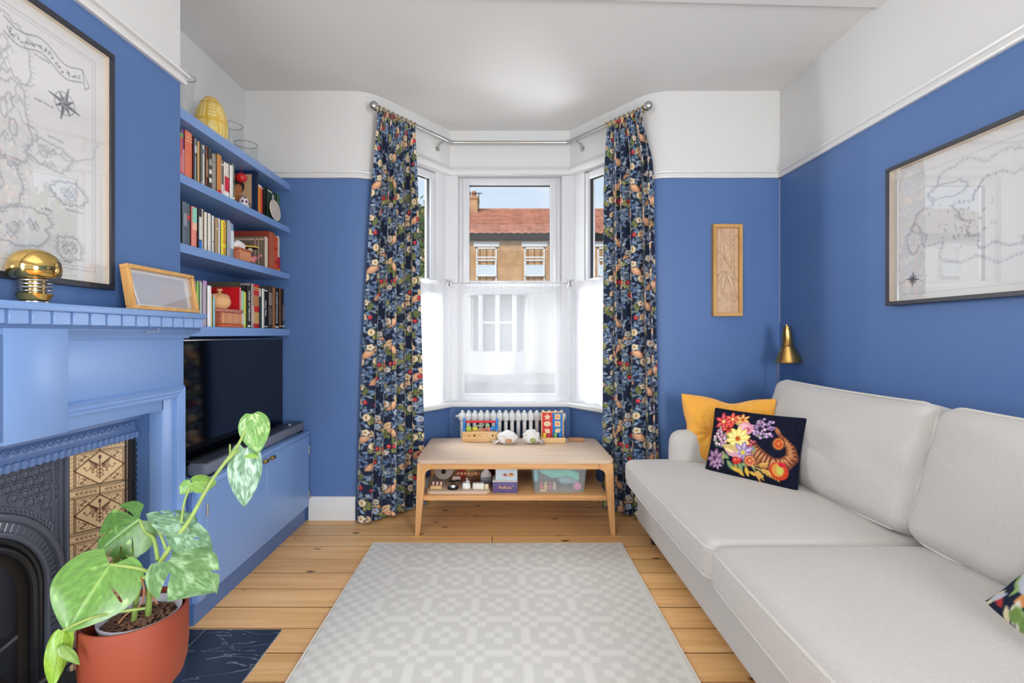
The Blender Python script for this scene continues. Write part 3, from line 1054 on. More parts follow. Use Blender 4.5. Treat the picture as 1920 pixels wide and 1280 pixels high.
# moulded architrave: across under the frieze and down the outer edges
ap = [(0, 0), (0.014, 0.0), (.018, .006), (.014, .012), (.020, .020), (.016, .026), (.022, .036), (.012, .044), (0, .046)]
bm = B()
poly = [(SX - .004 + o, 0.012, z) for o, z in ap]
def mitre(bm, prof):
    # path: up the right side, along the top, down the left side
    y1, y0, zt = 1.852, 0.738, 1.006
    rows = []
    rows.append([Vector((SX - .006 + o, y1 - .046 + w, .006)) for o, w in prof])
    rows.append([Vector((SX - .006 + o, y1 - .046 + w, zt - .046 + w)) for o, w in prof])
    rows.append([Vector((SX - .006 + o, y0 + .046 - w, zt - .046 + w)) for o, w in prof])
    rows.append([Vector((SX - .006 + o, y0 + .046 - w, .006)) for o, w in prof])
    vs = [[bm.verts.new(p) for p in r_] for r_ in rows]
    k = len(prof)
    for i in range(3):
        for j in range(k):
            bm.faces.new((vs[i][j], vs[i][(j + 1) % k], vs[i + 1][(j + 1) % k], vs[i + 1][j]))
    bm.faces.new(vs[0]); bm.faces.new(vs[3][::-1])
mitre(bm, ap); obj('architrave', bm, M_bluelit, fs)
# raised centre tablet hanging below the frieze
bm = B(); box(bm, SX - .02, -1.208, 1.146, 1.316, 0.93, 1.2195, .001); obj('centre_tablet', bm, M_bluelit, fs)
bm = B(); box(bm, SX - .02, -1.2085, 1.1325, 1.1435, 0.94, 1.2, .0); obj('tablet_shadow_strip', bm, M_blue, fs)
bm = B(); tube(bm, [(-1.213, 1.60, 1.205), (-1.205, 1.60, 1.209), (-1.205, 1.655, 1.209), (-1.205, 1.655, 1.222)], .0014, 6); obj('wire_hook', bm, M_steel, fs)

# ------------------------------------------------------------------ cast-iron insert with tiled cheeks
ci = thing('cast_iron_fireplace', 'black cast iron arched fireplace insert with cream and brown tiled cheeks', 'fireplace', (-1.45, 1.27, 0))
FC = 1.27
AX = -1.475                                            # arch plate plane
TE = (-1.365, 1.722); TI = (-1.470, 1.603)             # splayed tile cheek, outer and inner edge
def both(fn):
    """build for the right cheek and mirrored about the centre line"""
    for s in (1, -1): fn(lambda y: FC + s * (y - FC), s)
# flat top plate and moulded, beaded hood trim
bm = B(); box(bm, -1.50, -1.335, FC - .474, FC + .474, .895, .925); box(bm, -1.52, -1.362, FC - .474, FC + .474, .86, .90)
obj('top_plate', bm, M_ironblue, ci)
bm = B()
sweep(bm, [(-1.365, FC + .465, .824), (-1.365, FC - .465, .824)], [(-.05, 0), (.020, 0), (.030, .006), (.030, .016), (.024, .026), (.020, .034), (.014, .046), (.016, .056), (.006, .066), (-.05, .07)])
obj('hood_moulding', bm, M_ironblue, ci)
y = FC + .455
while y > FC - .45:
    bm = B(); puff(bm, (-1.336, y, .838), (.007, .0085, .013), .006, n=4); obj('bead', bm, M_ironblue, ci)
    y -= .0225
bm = B()
y = FC + .46; s = 1
while y > FC - .45:
    tube(bm, [(-1.3465, y, .868 if s > 0 else .882), (-1.3465, y - .013, .882 if s > 0 else .868)], .0028, 5); y -= .013; s = -s
tag(obj('zigzag_relief', bm, M_ironblue, ci), kind='stuff')
def outer_strip(f, s):
    bm = B()
    a, b_ = f(1.744), f(1.722)
    box(bm, -1.40, -1.352, min(a, b_), max(a, b_), 0.006, .83, .003)
    obj('outer_rib', bm, M_irond, ci)
    z = .80
    while z > .05:
        bm = B(); puff(bm, (-1.349, f(1.733), z), (.006, .007, .009), .005, n=4); obj('bead', bm, M_irond, ci) if (z > .2 and s > 0) else bm.free()
        z -= .0225
    bm = B()
    for (y0, w) in ((1.722, .006), (1.712, .008)):
        prism(bm, [(-1.355 - (1.722 - y0) * .5, f(y0), .006), (-1.372 - (1.722 - y0) * .5, f(y0 - w), .006), (-1.40, f(y0 - w), .006), (-1.40, f(y0), .006)], (0, 0, .822))
    obj('cheek_rib', bm, M_irond, ci)
both(outer_strip)

def tile_canvas(n=150):
    c = Canvas(n, n, (222, 196, 152))
    br = (74, 34, 22); md = (120, 70, 44)
    def L(p, w=2.2, col=br): c.line([(x * n, y * n) for x, y in p], w, col)
    # border band along the top
    L([(0, .02), (1, .02)], 3); L([(0, .20), (1, .20)], 3); L([(.5, .02), (.5, .20)], 3)
    L([(.02, .055), (.48, .055)], 1); L([(.52, .055), (.98, .055)], 1); L([(.02, .165), (.48, .165)], 1); L([(.52, .165), (.98, .165)], 1)
    for x0 in (.05, .55):
        for i in range(5):
            x = x0 + .04 + i * .075
            L([(x, .11), (x + .05, .08)], 1.6); L([(x, .11), (x + .05, .14)], 1.6); L([(x, .11), (x + .06, .11)], 1.2)
    # side strips
    L([(.07, .20), (.07, 1)], 2.6); L([(.93, .20), (.93, 1)], 2.6)
    for y in np.linspace(.25, .96, 9):
        L([(.015, y), (.05, y - .03)], 1.2, md); L([(.95, y), (.985, y - .03)], 1.2, md)
    # frame, diamond
    L([(.10, .24), (.90, .24)], 2); L([(.10, .97), (.90, .97)], 2); L([(.10, .24), (.10, .97)], 2); L([(.90, .24), (.90, .97)], 2)
    cy = .605
    L([(.07, cy), (.5, .22), (.93, cy), (.5, .99), (.07, cy)], 3.4)
    # corner scrolls like an S in each triangle
    for sx, sy in ((.22, .345), (.78, .345), (.22, .865), (.78, .865)):
        t = np.linspace(0, 1, 22)
        xs = sx + .045 * np.sin(t * 2 * PI) ; ys = sy - .05 + .10 * t
        L(list(zip(xs, ys)), 2.6)
        c.ell(sx * n, sy * n, 11, 11, br, al=.0)
        a = np.linspace(0, 2 * PI, 20)
        L([(sx + .085 * math.cos(q), sy + .075 * math.sin(q)) for q in a], 1)
        d = 1 if sx < .5 else -1; e = 1 if sy < .6 else -1
        L([(sx + d * .10, sy - e * .06), (sx + d * .17, sy - e * .06)], 1.6); L([(sx - d * .07, sy + e * .09), (sx - d * .07, sy + e * .15)], 1.6)
    # winged staff with two snakes
    L([(.5, .40), (.5, .86)], 2.8); c.ell(.5 * n, .375 * n, 4, 4, br); L([(.5, .31), (.5, .37)], 2.4); L([(.47, .34), (.53, .34)], 2)
    for s in (-1, 1):
        for i in range(6):
            a = .20 - i * .17
            L([(.5 + s * .03, .53), (.5 + s * (.19 - i * .012) , .53 - .13 * math.cos(i * .36) + i * .018)], 3.0)
        t = np.linspace(0, 1, 24)
        L([(.5 + s * .065 * math.sin(q * 3 * PI), .56 + .26 * q) for q in t], 2.0)
        L([(.5 + s * .10, .66), (.5 + s * .17, .60), (.5 + s * .22, .645), (.5 + s * .26, .58)], 1.6)
        L([(.5 + s * .17, .60), (.5 + s * .16, .56)], 1.6); c.ell((.5 + s * .26) * n, .57 * n, 2.5, 2.5, br); c.ell((.5 + s * .12) * n, .69 * n, 2.5, 2.5, br)
    return c
TC = tile_canvas()
def cheek(f, s):
    te = Vector((TE[0], f(TE[1]), 0)); ti = Vector((TI[0], f(TI[1]), 0))
    d = te - ti
    # iron backing behind the tiles
    bm = B(); prism(bm, [ti, te, te + Vector((-.06, 0, 0)), ti + Vector((-.02, 0, 0))], (0, 0, .825)); bmesh.ops.translate(bm, verts=bm.verts, vec=(-.004, 0, .006)); obj('cheek_plate', bm, M_irond, ci)
    n = 96
    nrm = Vector((d.y, -d.x, 0)).normalized()
    if nrm.x < 0: nrm = -nrm
    # small edge tile strip, then the main column of 152 mm tiles
    me = None
    for k in range(5):
        z1 = .829 - k * .1535
        z0 = z1 - .152
        if s < 0 and k > 0 and False: continue
        gu, gv = np.meshgrid(np.linspace(0, 1, n), np.linspace(0, 1, n))
        rim = np.minimum(np.minimum(gu, 1 - gu), np.minimum(gv, 1 - gv))
        lift = np.where(rim < 1e-6, 0.0, .006)
        P = np.zeros((n, n, 3))
        for a in range(3):
            P[..., a] = (ti + nrm * .002)[a] + d[a] * (.006 + .988 * gu) + nrm[a] * lift
        P[..., 2] = z1 - (z1 - z0) * gv + .006 * 0
        shift = 0.0
        C = TC.sample(gu if s > 0 else 1 - gu, (gv + shift) % 1.0)
        grid_mesh('tile', P, C, M_tileprint, ci)
both(cheek)

# arch plate with octagon relief, braided ring and mouldings
AR = 0.255                                             # arch opening half width
AZ = 0.40                                              # spring line
hw = TI[1] - FC
bm = B()
pts = [(AX, FC + hw, .006), (AX, FC + hw, .845), (AX, FC - hw, .845), (AX, FC - hw, .006), (AX, FC - AR, .006)]
for i in range(25):
    a = PI - PI * i / 24
    pts.append((AX, FC + AR * math.cos(a), AZ + AR * .93 * math.sin(a)))
pts.append((AX, FC + AR, .006))
prism(bm, pts, (-.012, 0, 0)); obj('arch_plate', bm, M_iron, ci, smooth=False)
def archpath(r_, x, z0=.05, n=26, rz=None):
    rz = r_ * .93 if rz is None else rz
    return [(x, FC - r_, z0)] + [(x, FC + r_ * math.cos(PI - PI * i / n), AZ + rz * math.sin(PI - PI * i / n)) for i in range(n + 1)] + [(x, FC + r_, z0)]
for nm, r_, x, t, m in (('outer_arch_moulding', .309, AX + .002, .012, M_iron), ('arch_bead', .259, AX + .004, .009, M_iron), ('inner_arch_moulding', .243, AX - .006, .010, M_irond), ('cover_rim', .216, AX + .002, .011, M_irond)):
    bm = B(); tube(bm, archpath(r_, x), t, 8); obj(nm, bm, m, ci)
bm = B()
for i in range(40):
    a = PI * (.18 + .64 * (i + .5) / 40)
    for r0, r1, da in ((.324, .340, .022), (.340, .324, .022)):
        tube(bm, [(AX + .004, FC + r0 * math.cos(a - da), AZ + r0 * .93 * math.sin(a - da)), (AX + .004, FC + r1 * math.cos(a + da), AZ + r1 * .93 * math.sin(a + da))], .0032, 5)
tag(obj('braid_relief', bm, M_iron, ci), kind='stuff')
bm = B()
for i in range(46):
    a = PI * (i + .5) / 46
    tube(bm, [(AX + .001, FC + .264 * math.cos(a), AZ + .264 * .93 * math.sin(a)), (AX + .001, FC + .294 * math.cos(a + .02), AZ + .294 * .93 * math.sin(a + .02))], .0022, 4)
for z in np.arange(.12, .40, .022):
    for s in (-1, 1): tube(bm, [(AX + .001, FC + s * .264, z), (AX + .001, FC + s * .294, z + .004)], .0022, 4)
tag(obj('fluting_relief', bm, M_irond, ci), kind='stuff')
# octagon studs in staggered rows in the spandrels
ok = 0
for ry in range(8):
    for rx in range(-9, 10):
        z = .820 - .021 - ry * .030
        y = FC + rx * .0345 + (.01725 if ry % 2 else 0)
        if abs(y - FC) > hw - .062: continue
        if (abs(y - FC) / .352) ** 2 + ((z - AZ) / .328) ** 2 < 1.06: continue
        bm = B()
        tube(bm, [(AX + .003, y + .0155 * math.cos(q * PI / 4 + PI / 8), z + .0145 * math.sin(q * PI / 4 + PI / 8)) for q in range(8)], .0032, 5, closed=True)
        lathe(bm, [(.0105, 0), (.009, .003), (.0045, .0042), (0, .006)], (AX + .001, y, z), 8, Matrix.Rotation(R(90), 4, 'Y'))
        obj('octagon_stud', bm, M_iron, ci)
def spandrel(f, s):
    bm = B()
    tube(bm, [(AX + .002, f(FC + hw - .052), .60), (AX + .002, f(FC + hw - .052), .83)], .004, 6)
    tube(bm, [(AX + .002, f(FC + hw - .026), .30), (AX + .002, f(FC + hw - .026), .83)], .004, 6)
    tube(bm, [(AX + .004, f(FC + hw - .006), .01), (AX + .004, f(FC + hw - .006), .83)], .008, 8)
    obj('plate_rib', bm, M_iron, ci)
    bm = B()
    z = .82; i = 0
    while z > .66:
        tube(bm, [(AX + .002, f(FC + hw - .046 + (.012 if i % 2 else 0)), z), (AX + .002, f(FC + hw - .046 + (0 if i % 2 else .012)), z - .012)], .003, 5); z -= .012; i += 1
    tag(obj('braid_strip', bm, M_iron, ci), kind='stuff')
both(spandrel)
# domed winter cover inside the arch, knob, hearth bar
bm = B()
def cov(u, v):
    a = archpath(.213, 0, .06, 26)
    i = u * (len(a) - 1); k = min(int(i), len(a) - 2); p = Vector(a[k]).lerp(Vector(a[k + 1]), i - k)
    c = Vector((0, FC, .38)); q = c.lerp(p, v)
    return (AX - .02 + .03 * (1 - v * v), q.y, q.z)
sheet(bm, 56, 8, cov); obj('winter_cover', bm, M_irond, ci)
bm = B(); tube(bm, [(AX + .02, FC - .14, .30), (AX + .03, FC, .275), (AX + .02, FC + .14, .30)], .012, 8); obj('cover_ridge', bm, M_irond, ci)
bm = B(); ball(bm, (AX + .03, FC + .02, .34), .014, 12); obj('knob', bm, M_brass2, ci)
bm = B(); box(bm, AX - .15, AX - .012, FC - .25, FC + .25, .006, .80); obj('firebox', bm, M_gap, ci)
bm = B(); prism(bm, [(AX + .01, FC - .30, .10), (AX + .08, FC - .30, .05), (AX + .08, FC - .30, .035), (AX + .01, FC - .30, .07)], (0, .60, 0)); obj('ash_lip', bm, M_irond, ci)
bm = B(); tube(bm, [(AX + .09, FC - .29, .165), (AX + .10, FC + .29, .165)], .012, 10)
for s in (-1, 1): tube(bm, [(AX + .095, FC + s * .285, .165), (AX + .01, FC + s * .285, .165)], .008, 8)
obj('front_bar', bm, M_irond, ci)

# ------------------------------------------------------------------ alcove shelves
shelves = []
for nm, z0, z1 in (('topmost', 2.131, 2.176), ('second', 1.854, 1.893), ('third', 1.555, 1.594), ('lowest', 1.192, 1.237)):
    t = thing('alcove_shelf', {'topmost': 'topmost thick blue alcove shelf carrying the vases', 'second': 'blue alcove shelf carrying the uppermost row of books', 'third': 'blue alcove shelf carrying the middle row of books', 'lowest': 'lowest blue alcove shelf, directly above the television'}[nm], 'shelf', (-1.53, 2.49, z0))
    bm = B(); box(bm, XL + .001, -1.388, YC1 + .001, YB - .002, z0, z1, .0015, 1); obj('board', bm, M_bluelit, t)
    shelves.append(t)

# ------------------------------------------------------------------ low cupboard
cab = thing('cupboard', 'low blue two-door built-in cupboard under the television', 'cupboard', (-1.45, 2.5, 0))
CF = -1.256
bm = B(); box(bm, XL + .001, CF - .022, YC1 + .012, YB - .002, .096, .556); obj('carcass', bm, M_blue, cab)
bm = B(); box(bm, XL + .001, CF + .006, YC1 + .006, YB - .002, .556, .582, .003); obj('top', bm, M_bluelit, cab)
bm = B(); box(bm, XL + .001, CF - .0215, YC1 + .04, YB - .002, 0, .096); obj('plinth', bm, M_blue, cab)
bm = B(); box(bm, CF - .022, CF, 1.954, 2.004, .096, .556, .001); obj('face_stile', bm, M_bluelit, cab)
bm = B(); box(bm, XL + .3, CF - .002, 1.945, 1.954, .096, .556, .0005); obj('end_panel', bm, M_bluelit, cab)
for a, b_, hy, hg in ((2.007, 2.516, 2.478, 2.007), (2.520, 3.055, 2.552, 3.055)):
    bm = B(); box(bm, CF - .02, CF, a, b_, .100, .553, .0015, 1); d = obj('door', bm, M_bluelit, cab)
    bm = B(); box(bm, CF - .001, CF + .012, hy - .006, hy + .006, .532, .546, .002); box(bm, CF + .010, CF + .024, hy - .022, hy + .022, .530, .548, .004); obj('handle', bm, M_brass2, d)
    for z in (.17, .46):
        bm = B(); cyl(bm, (CF + .002, hg, z - .028), (CF + .002, hg, z + .028), .005, seg=10); obj('hinge', bm, M_steel, d)

# ------------------------------------------------------------------ television and soundbar
tv = thing('television', 'flat black television standing in the blue alcove', 'television', (-1.45, 2.53, .582))
TX = -1.425
bm = B(); box(bm, TX - .03, TX - .002, 1.995, 3.062, .618, 1.178, .004); obj('casing', bm, M_black, tv)
bm = B(); box(bm, TX - .002, TX + .0005, 2.003, 3.054, .632, 1.170); obj('screen', bm, M_screen, tv)
bm = B(); box(bm, TX - .001, TX + .002, 1.997, 3.060, .620, .631, .001); obj('bezel', bm, M_irond, tv)
bm = B(); box(bm, TX - .001, TX + .0015, 1.997, 3.060, 1.172, 1.177, .0005); obj('bezel', bm, M_steel, tv)
bm = B(); box(bm, TX - .09, TX + .06, 2.30, 2.78, .582, .590, .003); box(bm, TX - .035, TX - .012, 2.44, 2.64, .588, .64, .003); obj('stand', bm, M_black, tv)
M_grey = mat('grey_speaker_cloth', (104, 110, 124), .7, bump=.3, bscale=700)
M_greyd = mat('dark_grey_plastic', (58, 62, 72), .35)
sb = thing('soundbar', 'long grey soundbar on the cupboard in front of the television', 'soundbar', (-1.32, 2.55, .582))
bm = B(); puff(bm, (-1.325, 2.545, .614), (.047, .505, .030), .022, n=10); obj('body', bm, M_grey, sb)
bm = B(); puff(bm, (-1.325, 2.545, .643), (.040, .49, .003), .002, n=8); obj('top_panel', bm, M_greyd, sb)
bm = B(); lathe(bm, [(0, 0), (.022, 0), (.022, .004), (.018, .006), (0, .006)], (-1.325, 2.93, .645), 20); obj('control_disc', bm, M_steel, sb)
for a in (2.06, 2.97):
    bm = B(); box(bm, -1.37, -1.28, a, a + .06, .582, .586); obj('foot', bm, M_black, sb)
st = thing('media_box', 'small dark media box on the cupboard behind the soundbar', 'media box', (-1.40, 2.05, .582))
bm = B(); puff(bm, (-1.405, 2.04, .6), (.03, .075, .018), .008, n=6); obj('case', bm, M_greyd, st)

# ================================================================== BOOKS AND ORNAMENTS IN THE ALCOVE
_matc = {}
def cm(col, rough=.55):
    k = (tuple(col), rough)
    if k not in _matc: _matc[k] = mat('cloth_%d_%d_%d' % tuple(col), col, rough, spec=.35, noise=.06, nscale=60)
    return _matc[k]
M_pages = mat('book_pages', (228, 218, 198), .9, noise=.06, nscale=300)

def text(name, s, size, M, m, parent, depth=.0006):
    cu = bpy.data.curves.new(name, 'FONT')
    cu.body = s; cu.size = size; cu.extrude = depth; cu.align_x = 'CENTER'; cu.align_y = 'CENTER'; cu.resolution_u = 2
    o = bpy.data.objects.new(name, cu); COL.objects.link(o)
    dg = bpy.context.evaluated_depsgraph_get()
    me = bpy.data.meshes.new_from_object(o.evaluated_get(dg))
    bpy.data.objects.remove(o); bpy.data.curves.remove(cu)
    me.transform(M)
    me.name = name
    return finish(name, me, m, parent, False, 0, False)

def basis(o, x, y):
    x = Vector(x).normalized(); y = Vector(y).normalized(); z = x.cross(y)
    return Matrix(((x.x, y.x, z.x, o[0]), (x.y, y.y, z.y, o[1]), (x.z, y.z, z.z, o[2]), (0, 0, 0, 1)))

def book(label, group, x, y0, y1, z0, h, depth, col, bands=(), lean=0.0, title=None, name='book', writing=None):
    """upright book, spine facing +X at x, between depths y0..y1 on a shelf at z0"""
    t = thing(name, label, 'book', (x - depth / 2, (y0 + y1) / 2, z0), 0, group)
    w = y1 - y0 - .0012
    a, b_ = y0 + .0006, y0 + .0006 + w
    th = min(.003, w * .2)
    def M4():
        return None
    bm = B()
    box(bm, x - depth, x - .003, a, a + th, z0, z0 + h)
    box(bm, x - depth, x - .003, b_ - th, b_, z0, z0 + h)
    # rounded spine
    n = 5
    pts = [(x - .004, a, z0)] + [(x - .004 + .004 * math.sin(PI * i / n), a + w * (.5 - .5 * math.cos(PI * i / n)), z0) for i in range(1, n)] + [(x - .004, b_, z0)]
    prism(bm, pts + [(x - .009, b_, z0), (x - .009, a, z0)], (0, 0, h))
    obj('cover', bm, cm(col), t, ang=50)
    bm = B(); box(bm, x - depth + .004, x - .009, a + th, b_ - th, z0 + .003, z0 + h - .003); obj('pages', bm, M_pages, t)
    for (f0, f1, bc) in bands:
        bm = B(); box(bm, x - .0005, x + .0007, a + w * .10, b_ - w * .10, z0 + h * f0, z0 + h * f1); obj('spine_band', bm, cm(bc), t)
    if writing:
        s, size, wc = writing
        Mx = basis((x + .0006, (a + b_) / 2, z0 + h * .56), (0, 0, -1), (0, 1, 0))
        Mx = basis((x + .0008, (a + b_) / 2, z0 + h * .55), (0, 0, -1), (0, -1, 0)) if False else Mx
        # letters run down the spine, tops towards +Y side seen from the room
        Mx = basis((x + .0008, (a + b_) / 2, z0 + h * .52), (0, 0, -1), (0, 1, 0))
        text('lettering', s, size, Mx, cm(wc), t)
    if lean:
        pass
    return t

GX = -1.418
def row(group, zs, rows, where):
    n = len(rows)
    ords = ['first', 'second', 'third', 'fourth', 'fifth', 'sixth', 'seventh', 'eighth', 'ninth', 'tenth', 'eleventh', 'twelfth', 'thirteenth', 'fourteenth', 'fifteenth', 'sixteenth', 'seventeenth', 'eighteenth', 'nineteenth', 'twentieth', 'twenty-first', 'twenty-second']
    for i, (p0, p1, ytop, col, desc, bands, *rest) in enumerate(rows):
        y0, y1 = ya(p0, GX), ya(p1, GX)
        ztop = EYE - (ytop - CY) / F * y0
        h = max(.10, ztop - zs)
        wr = rest[0] if rest else None
        dep = .125 + .02 * ((i * 7) % 5) / 5
        book('%s, %s from left on the %s' % (desc, ords[i], where), group, GX - .004 * ((i * 5) % 3), y0, y1, zs + .0005, min(h, .255), dep, col, bands, writing=wr)

W_, K_ = (238, 236, 230), (22, 22, 24)
row('books on the uppermost book shelf', 1.893, [
    (337, 344, 247, (208, 92, 88), 'pinkish red paperback with green top', ((.90, 1, (120, 160, 84)), (.1, .5, (216, 120, 112)))),
    (344, 349.5, 241, (134, 84, 140), 'narrow purple paperback', ((.1, .6, (196, 150, 170)),)),
    (349.5, 363, 243, (226, 122, 92), 'broad coral orange paperback', ((.80, .82, (240, 190, 160)), (.87, .89, (240, 190, 160)), (.93, .94, (240, 190, 160)))),
    (363, 366.5, 255, (84, 44, 50), 'thin dark maroon book', ()),
    (366.5, 372.8, 258, (142, 172, 176), 'pale teal book', ((.7, .85, (196, 212, 216)), (.62, .66, (96, 84, 50)))),
    (372.8, 377, 264, (206, 164, 112), 'thin tan book', ()),
    (377, 381.4, 269, (94, 98, 92), 'dark grey green book', ((.1, .12, W_),)),
    (381.4, 388, 270, (230, 228, 220), 'white hardback', ((.80, .90, (120, 130, 150)),)),
    (388, 392, 273, (120, 76, 58), 'thin brown book', ((.3, .7, (168, 128, 98)),)),
    (392, 397, 277, (70, 70, 64), 'black and white spotted book', ((.2, .3, W_), (.4, .5, W_), (.6, .75, (170, 170, 150)))),
    (397, 400.2, 288, (228, 88, 70), 'slim vermilion book', ()),
    (400.2, 408, 287, (152, 148, 136), 'warm grey hardback', ((.78, .80, (110, 106, 98)),)),
    (408, 416.6, 288, (206, 140, 76), 'ochre book with a red foot', ((0, .13, (206, 40, 56)),)),
    (416.6, 422, 298, (136, 134, 128), 'mid grey book with white foot', ((.02, .35, W_), (.85, .9, W_))),
    (422, 432, 303, (230, 216, 206), 'pale book with broad red lower spine', ((.22, .62, (204, 44, 66)), (.02, .2, W_))),
    (432, 438, 309, (232, 230, 224), 'plain white book', ()),
    (438, 443.6, 306, (128, 134, 116), 'sage grey book', ((.1, .15, W_), (.5, .6, (90, 92, 80)))),
], 'upper book shelf')
row('books at the right end of the uppermost book shelf', 1.893, [
    (484, 490.5, 345, (228, 138, 52), 'orange book', ((.93, 1, W_),)),
    (490.5, 496, 349, (222, 70, 56), 'red book', ((.93, 1, (196, 150, 170)),)),
    (496, 501, 352, (26, 26, 28), 'black book', ()),
    (501, 511.5, 351, (44, 62, 46), 'wide dark green book', ((.9, .93, W_),)),
    (511.5, 516, 358, (36, 54, 40), 'dark green book with pale edge', ((.5, .9, (210, 214, 200)),)),
    (516, 520.5, 361, (52, 72, 50), 'slim bottle green book', ()),
    (520.5, 525, 364, (74, 106, 70), 'slim mid green book', ()),
], 'right end of upper shelf')
row('books on the middle book shelf', 1.594, [
    (343, 351.6, 377, (98, 112, 124), 'slate blue book', ((.45, .75, (140, 150, 158)),)),
    (352.4, 360.6, 381, (92, 104, 112), 'dark grey book with red spot', ((.64, .74, (206, 70, 70)),)),
    (361.4, 371.8, 386, (236, 142, 128), 'coral and mint book', ((.62, .98, (150, 214, 190)), (.45, .62, (240, 190, 160)))),
    (372.6, 379.6, 390, (60, 56, 66), 'dark patterned book with blue foot', ((.25, .8, (222, 222, 210)), (0, .22, (62, 124, 206)))),
    (379.8, 385.8, 391, (206, 184, 162), 'tall beige book', ()),
    (385.8, 391, 397, (230, 222, 206), 'cream book', ()),
    (391, 395.6, 399.5, (226, 220, 208), 'narrow cream book', ()),
    (395.6, 400, 402, (232, 228, 220), 'off-white book', ()),
    (400, 404, 404, (222, 218, 210), 'thin pale book', ((.3, .34, (120, 120, 130)),)),
    (404.2, 410.8, 407.5, (172, 142, 108), 'tan brown book', ((.68, .72, (222, 200, 170)), (.8, .81, (222, 200, 170)))),
    (411, 417, 408.5, (226, 226, 224), 'white book', ((.78, .86, (176, 190, 206)),)),
    (417, 426.2, 412, (236, 222, 72), 'bright yellow book with red lettering', (), ('CUNNINGS · SEX', .022, (206, 50, 60))),
    (426.4, 433.6, 412, (160, 164, 172), 'grey lilac book', ((.3, .95, (176, 176, 190)),)),
    (433.8, 442, 417.5, (128, 154, 178), 'dusty blue book', ((.3, .8, (214, 224, 230)),)),
], 'middle book shelf')
row('books at the right end of the middle book shelf', 1.594, [
    (511.2, 521.6, 441.5, (226, 84, 42), 'broad vermilion book', ((.2, .3, (190, 56, 30)), (.6, .7, (190, 56, 30)))),
    (522.2, 527.8, 442, (222, 210, 186), 'cream and red book', ((.1, .42, (190, 34, 50)), (0, .1, (236, 150, 60)))),
], 'right end of middle shelf')
row('books on the lowest book shelf', 1.237, [
    (363, 367.6, 527, (234, 232, 226), 'white book', ()),
    (367.6, 371.6, 532, (224, 224, 218), 'slim off-white book', ()),
    (371.6, 375.8, 528, (142, 190, 94), 'apple green book', ()),
    (375.8, 379, 529, (182, 186, 180), 'thin light grey book', ()),
    (379, 383, 529, (240, 240, 240), 'bright white book', ()),
    (383, 390, 526, (176, 164, 178), 'lilac grey book', ((.9, 1, (190, 140, 200)),)),
    (390, 397.4, 535, (236, 236, 238), 'larger white book', ()),
    (397.4, 402, 551, (226, 202, 92), 'short yellow book', ()),
    (402, 406, 552, (148, 196, 204), 'short pale blue book', ((.9, 1, (232, 150, 130)),)),
], 'lowest book shelf')
row('books on the right half of the lowest book shelf', 1.237, [
    (452.6, 458.6, 545, (162, 208, 168), 'mint green book', ((.1, .4, (200, 222, 220)),)),
    (458.6, 465, 547, (222, 226, 92), 'lime yellow book', ()),
    (465, 471.8, 535, (44, 44, 46), 'black book with white lettering', ((.02, .06, W_),), ('FOOD OF MEXICO', .020, W_)),
    (471.8, 477, 531, (168, 152, 146), 'grey pink book', ((.1, .5, (206, 180, 170)),)),
    (477, 489.4, 532, (204, 44, 44), 'broad red book with gold spoon', ((.1, .36, (206, 166, 96)), (.86, .88, (206, 166, 96)), (.9, .93, (206, 166, 96)), (.5, .75, (190, 130, 80)))),
    (489.4, 492, 556, (44, 72, 84), 'thin dark teal book', ()),
    (492, 496.6, 541, (226, 222, 214), 'narrow white book', ()),
    (496.6, 505, 543, (26, 28, 30), 'black book with white script', ((.03, .06, W_), (.97, 1, W_)), ('happy feast', .021, W_)),
    (505, 511.8, 534, (76, 66, 62), 'dark brown book', ((.1, .5, (110, 96, 90)), (.55, .85, (150, 140, 130)))),
    (511.8, 517.4, 529, (150, 104, 66), 'tan leather book', ()),
    (517.4, 525.4, 533, (24, 24, 26), 'black book lettered woodworking', ((.02, .06, W_),), ('WOODWORKING', .024, W_)),
    (525.4, 529.6, 534, (104, 74, 52), 'brown book', ((.05, .08, (230, 150, 120)),)),
    (529.6, 533.0, 536, (34, 32, 34), 'thin black book at the wall', ((.04, .08, W_), (.2, .6, (120, 110, 100)))),
], 'right half of lowest shelf')

def coverbook(label, x0, x1, y0, y1, z0, h, col, face, spine, prints=None, group=None):
    """a book whose front board is turned to the room's near side (facing -Y), spine at +X"""
    t = thing('book', label, 'book', ((x0 + x1) / 2, (y0 + y1) / 2, z0), 0, group)
    bm = B(); box(bm, x0, x1, y0, y0 + .003, z0, z0 + h); box(bm, x0, x1, y1 - .003, y1, z0, z0 + h); obj('cover', bm, cm(face), t)
    bm = B(); box(bm, x1 - .004, x1 + .001, y0, y1, z0, z0 + h, .0015, 1); obj('spine', bm, cm(spine), t)
    bm = B(); box(bm, x0 + .002, x1 - .004, y0 + .003, y1 - .003, z0 + .003, z0 + h - .003); obj('pages', bm, M_pages, t)
    if prints: prints(t, x0, x1, y0, z0, h)
    return t
def art_print(t, x0, x1, y, z0, h):
    c = Canvas(60, 80, (196, 160, 118))
    c.ell(30, 26, 14, 16, (58, 44, 38)); c.ell(30, 32, 9, 12, (206, 130, 84)); c.ell(30, 70, 20, 26, (196, 118, 72)); c.ell(46, 78, 14, 24, (120, 116, 104)); c.ell(14, 78, 12, 24, (170, 130, 100))
    U, V = np.meshgrid(np.linspace(0, 1, 60), np.linspace(0, 1, 80))
    P = np.zeros((80, 60, 3)); P[..., 0] = x0 + .012 + (x1 - x0 - .03) * U; P[..., 1] = y - .0006; P[..., 2] = z0 + h * .90 - h * .88 * V
    grid_mesh('cover_picture', P, c.sample(U, V), M_print, t)
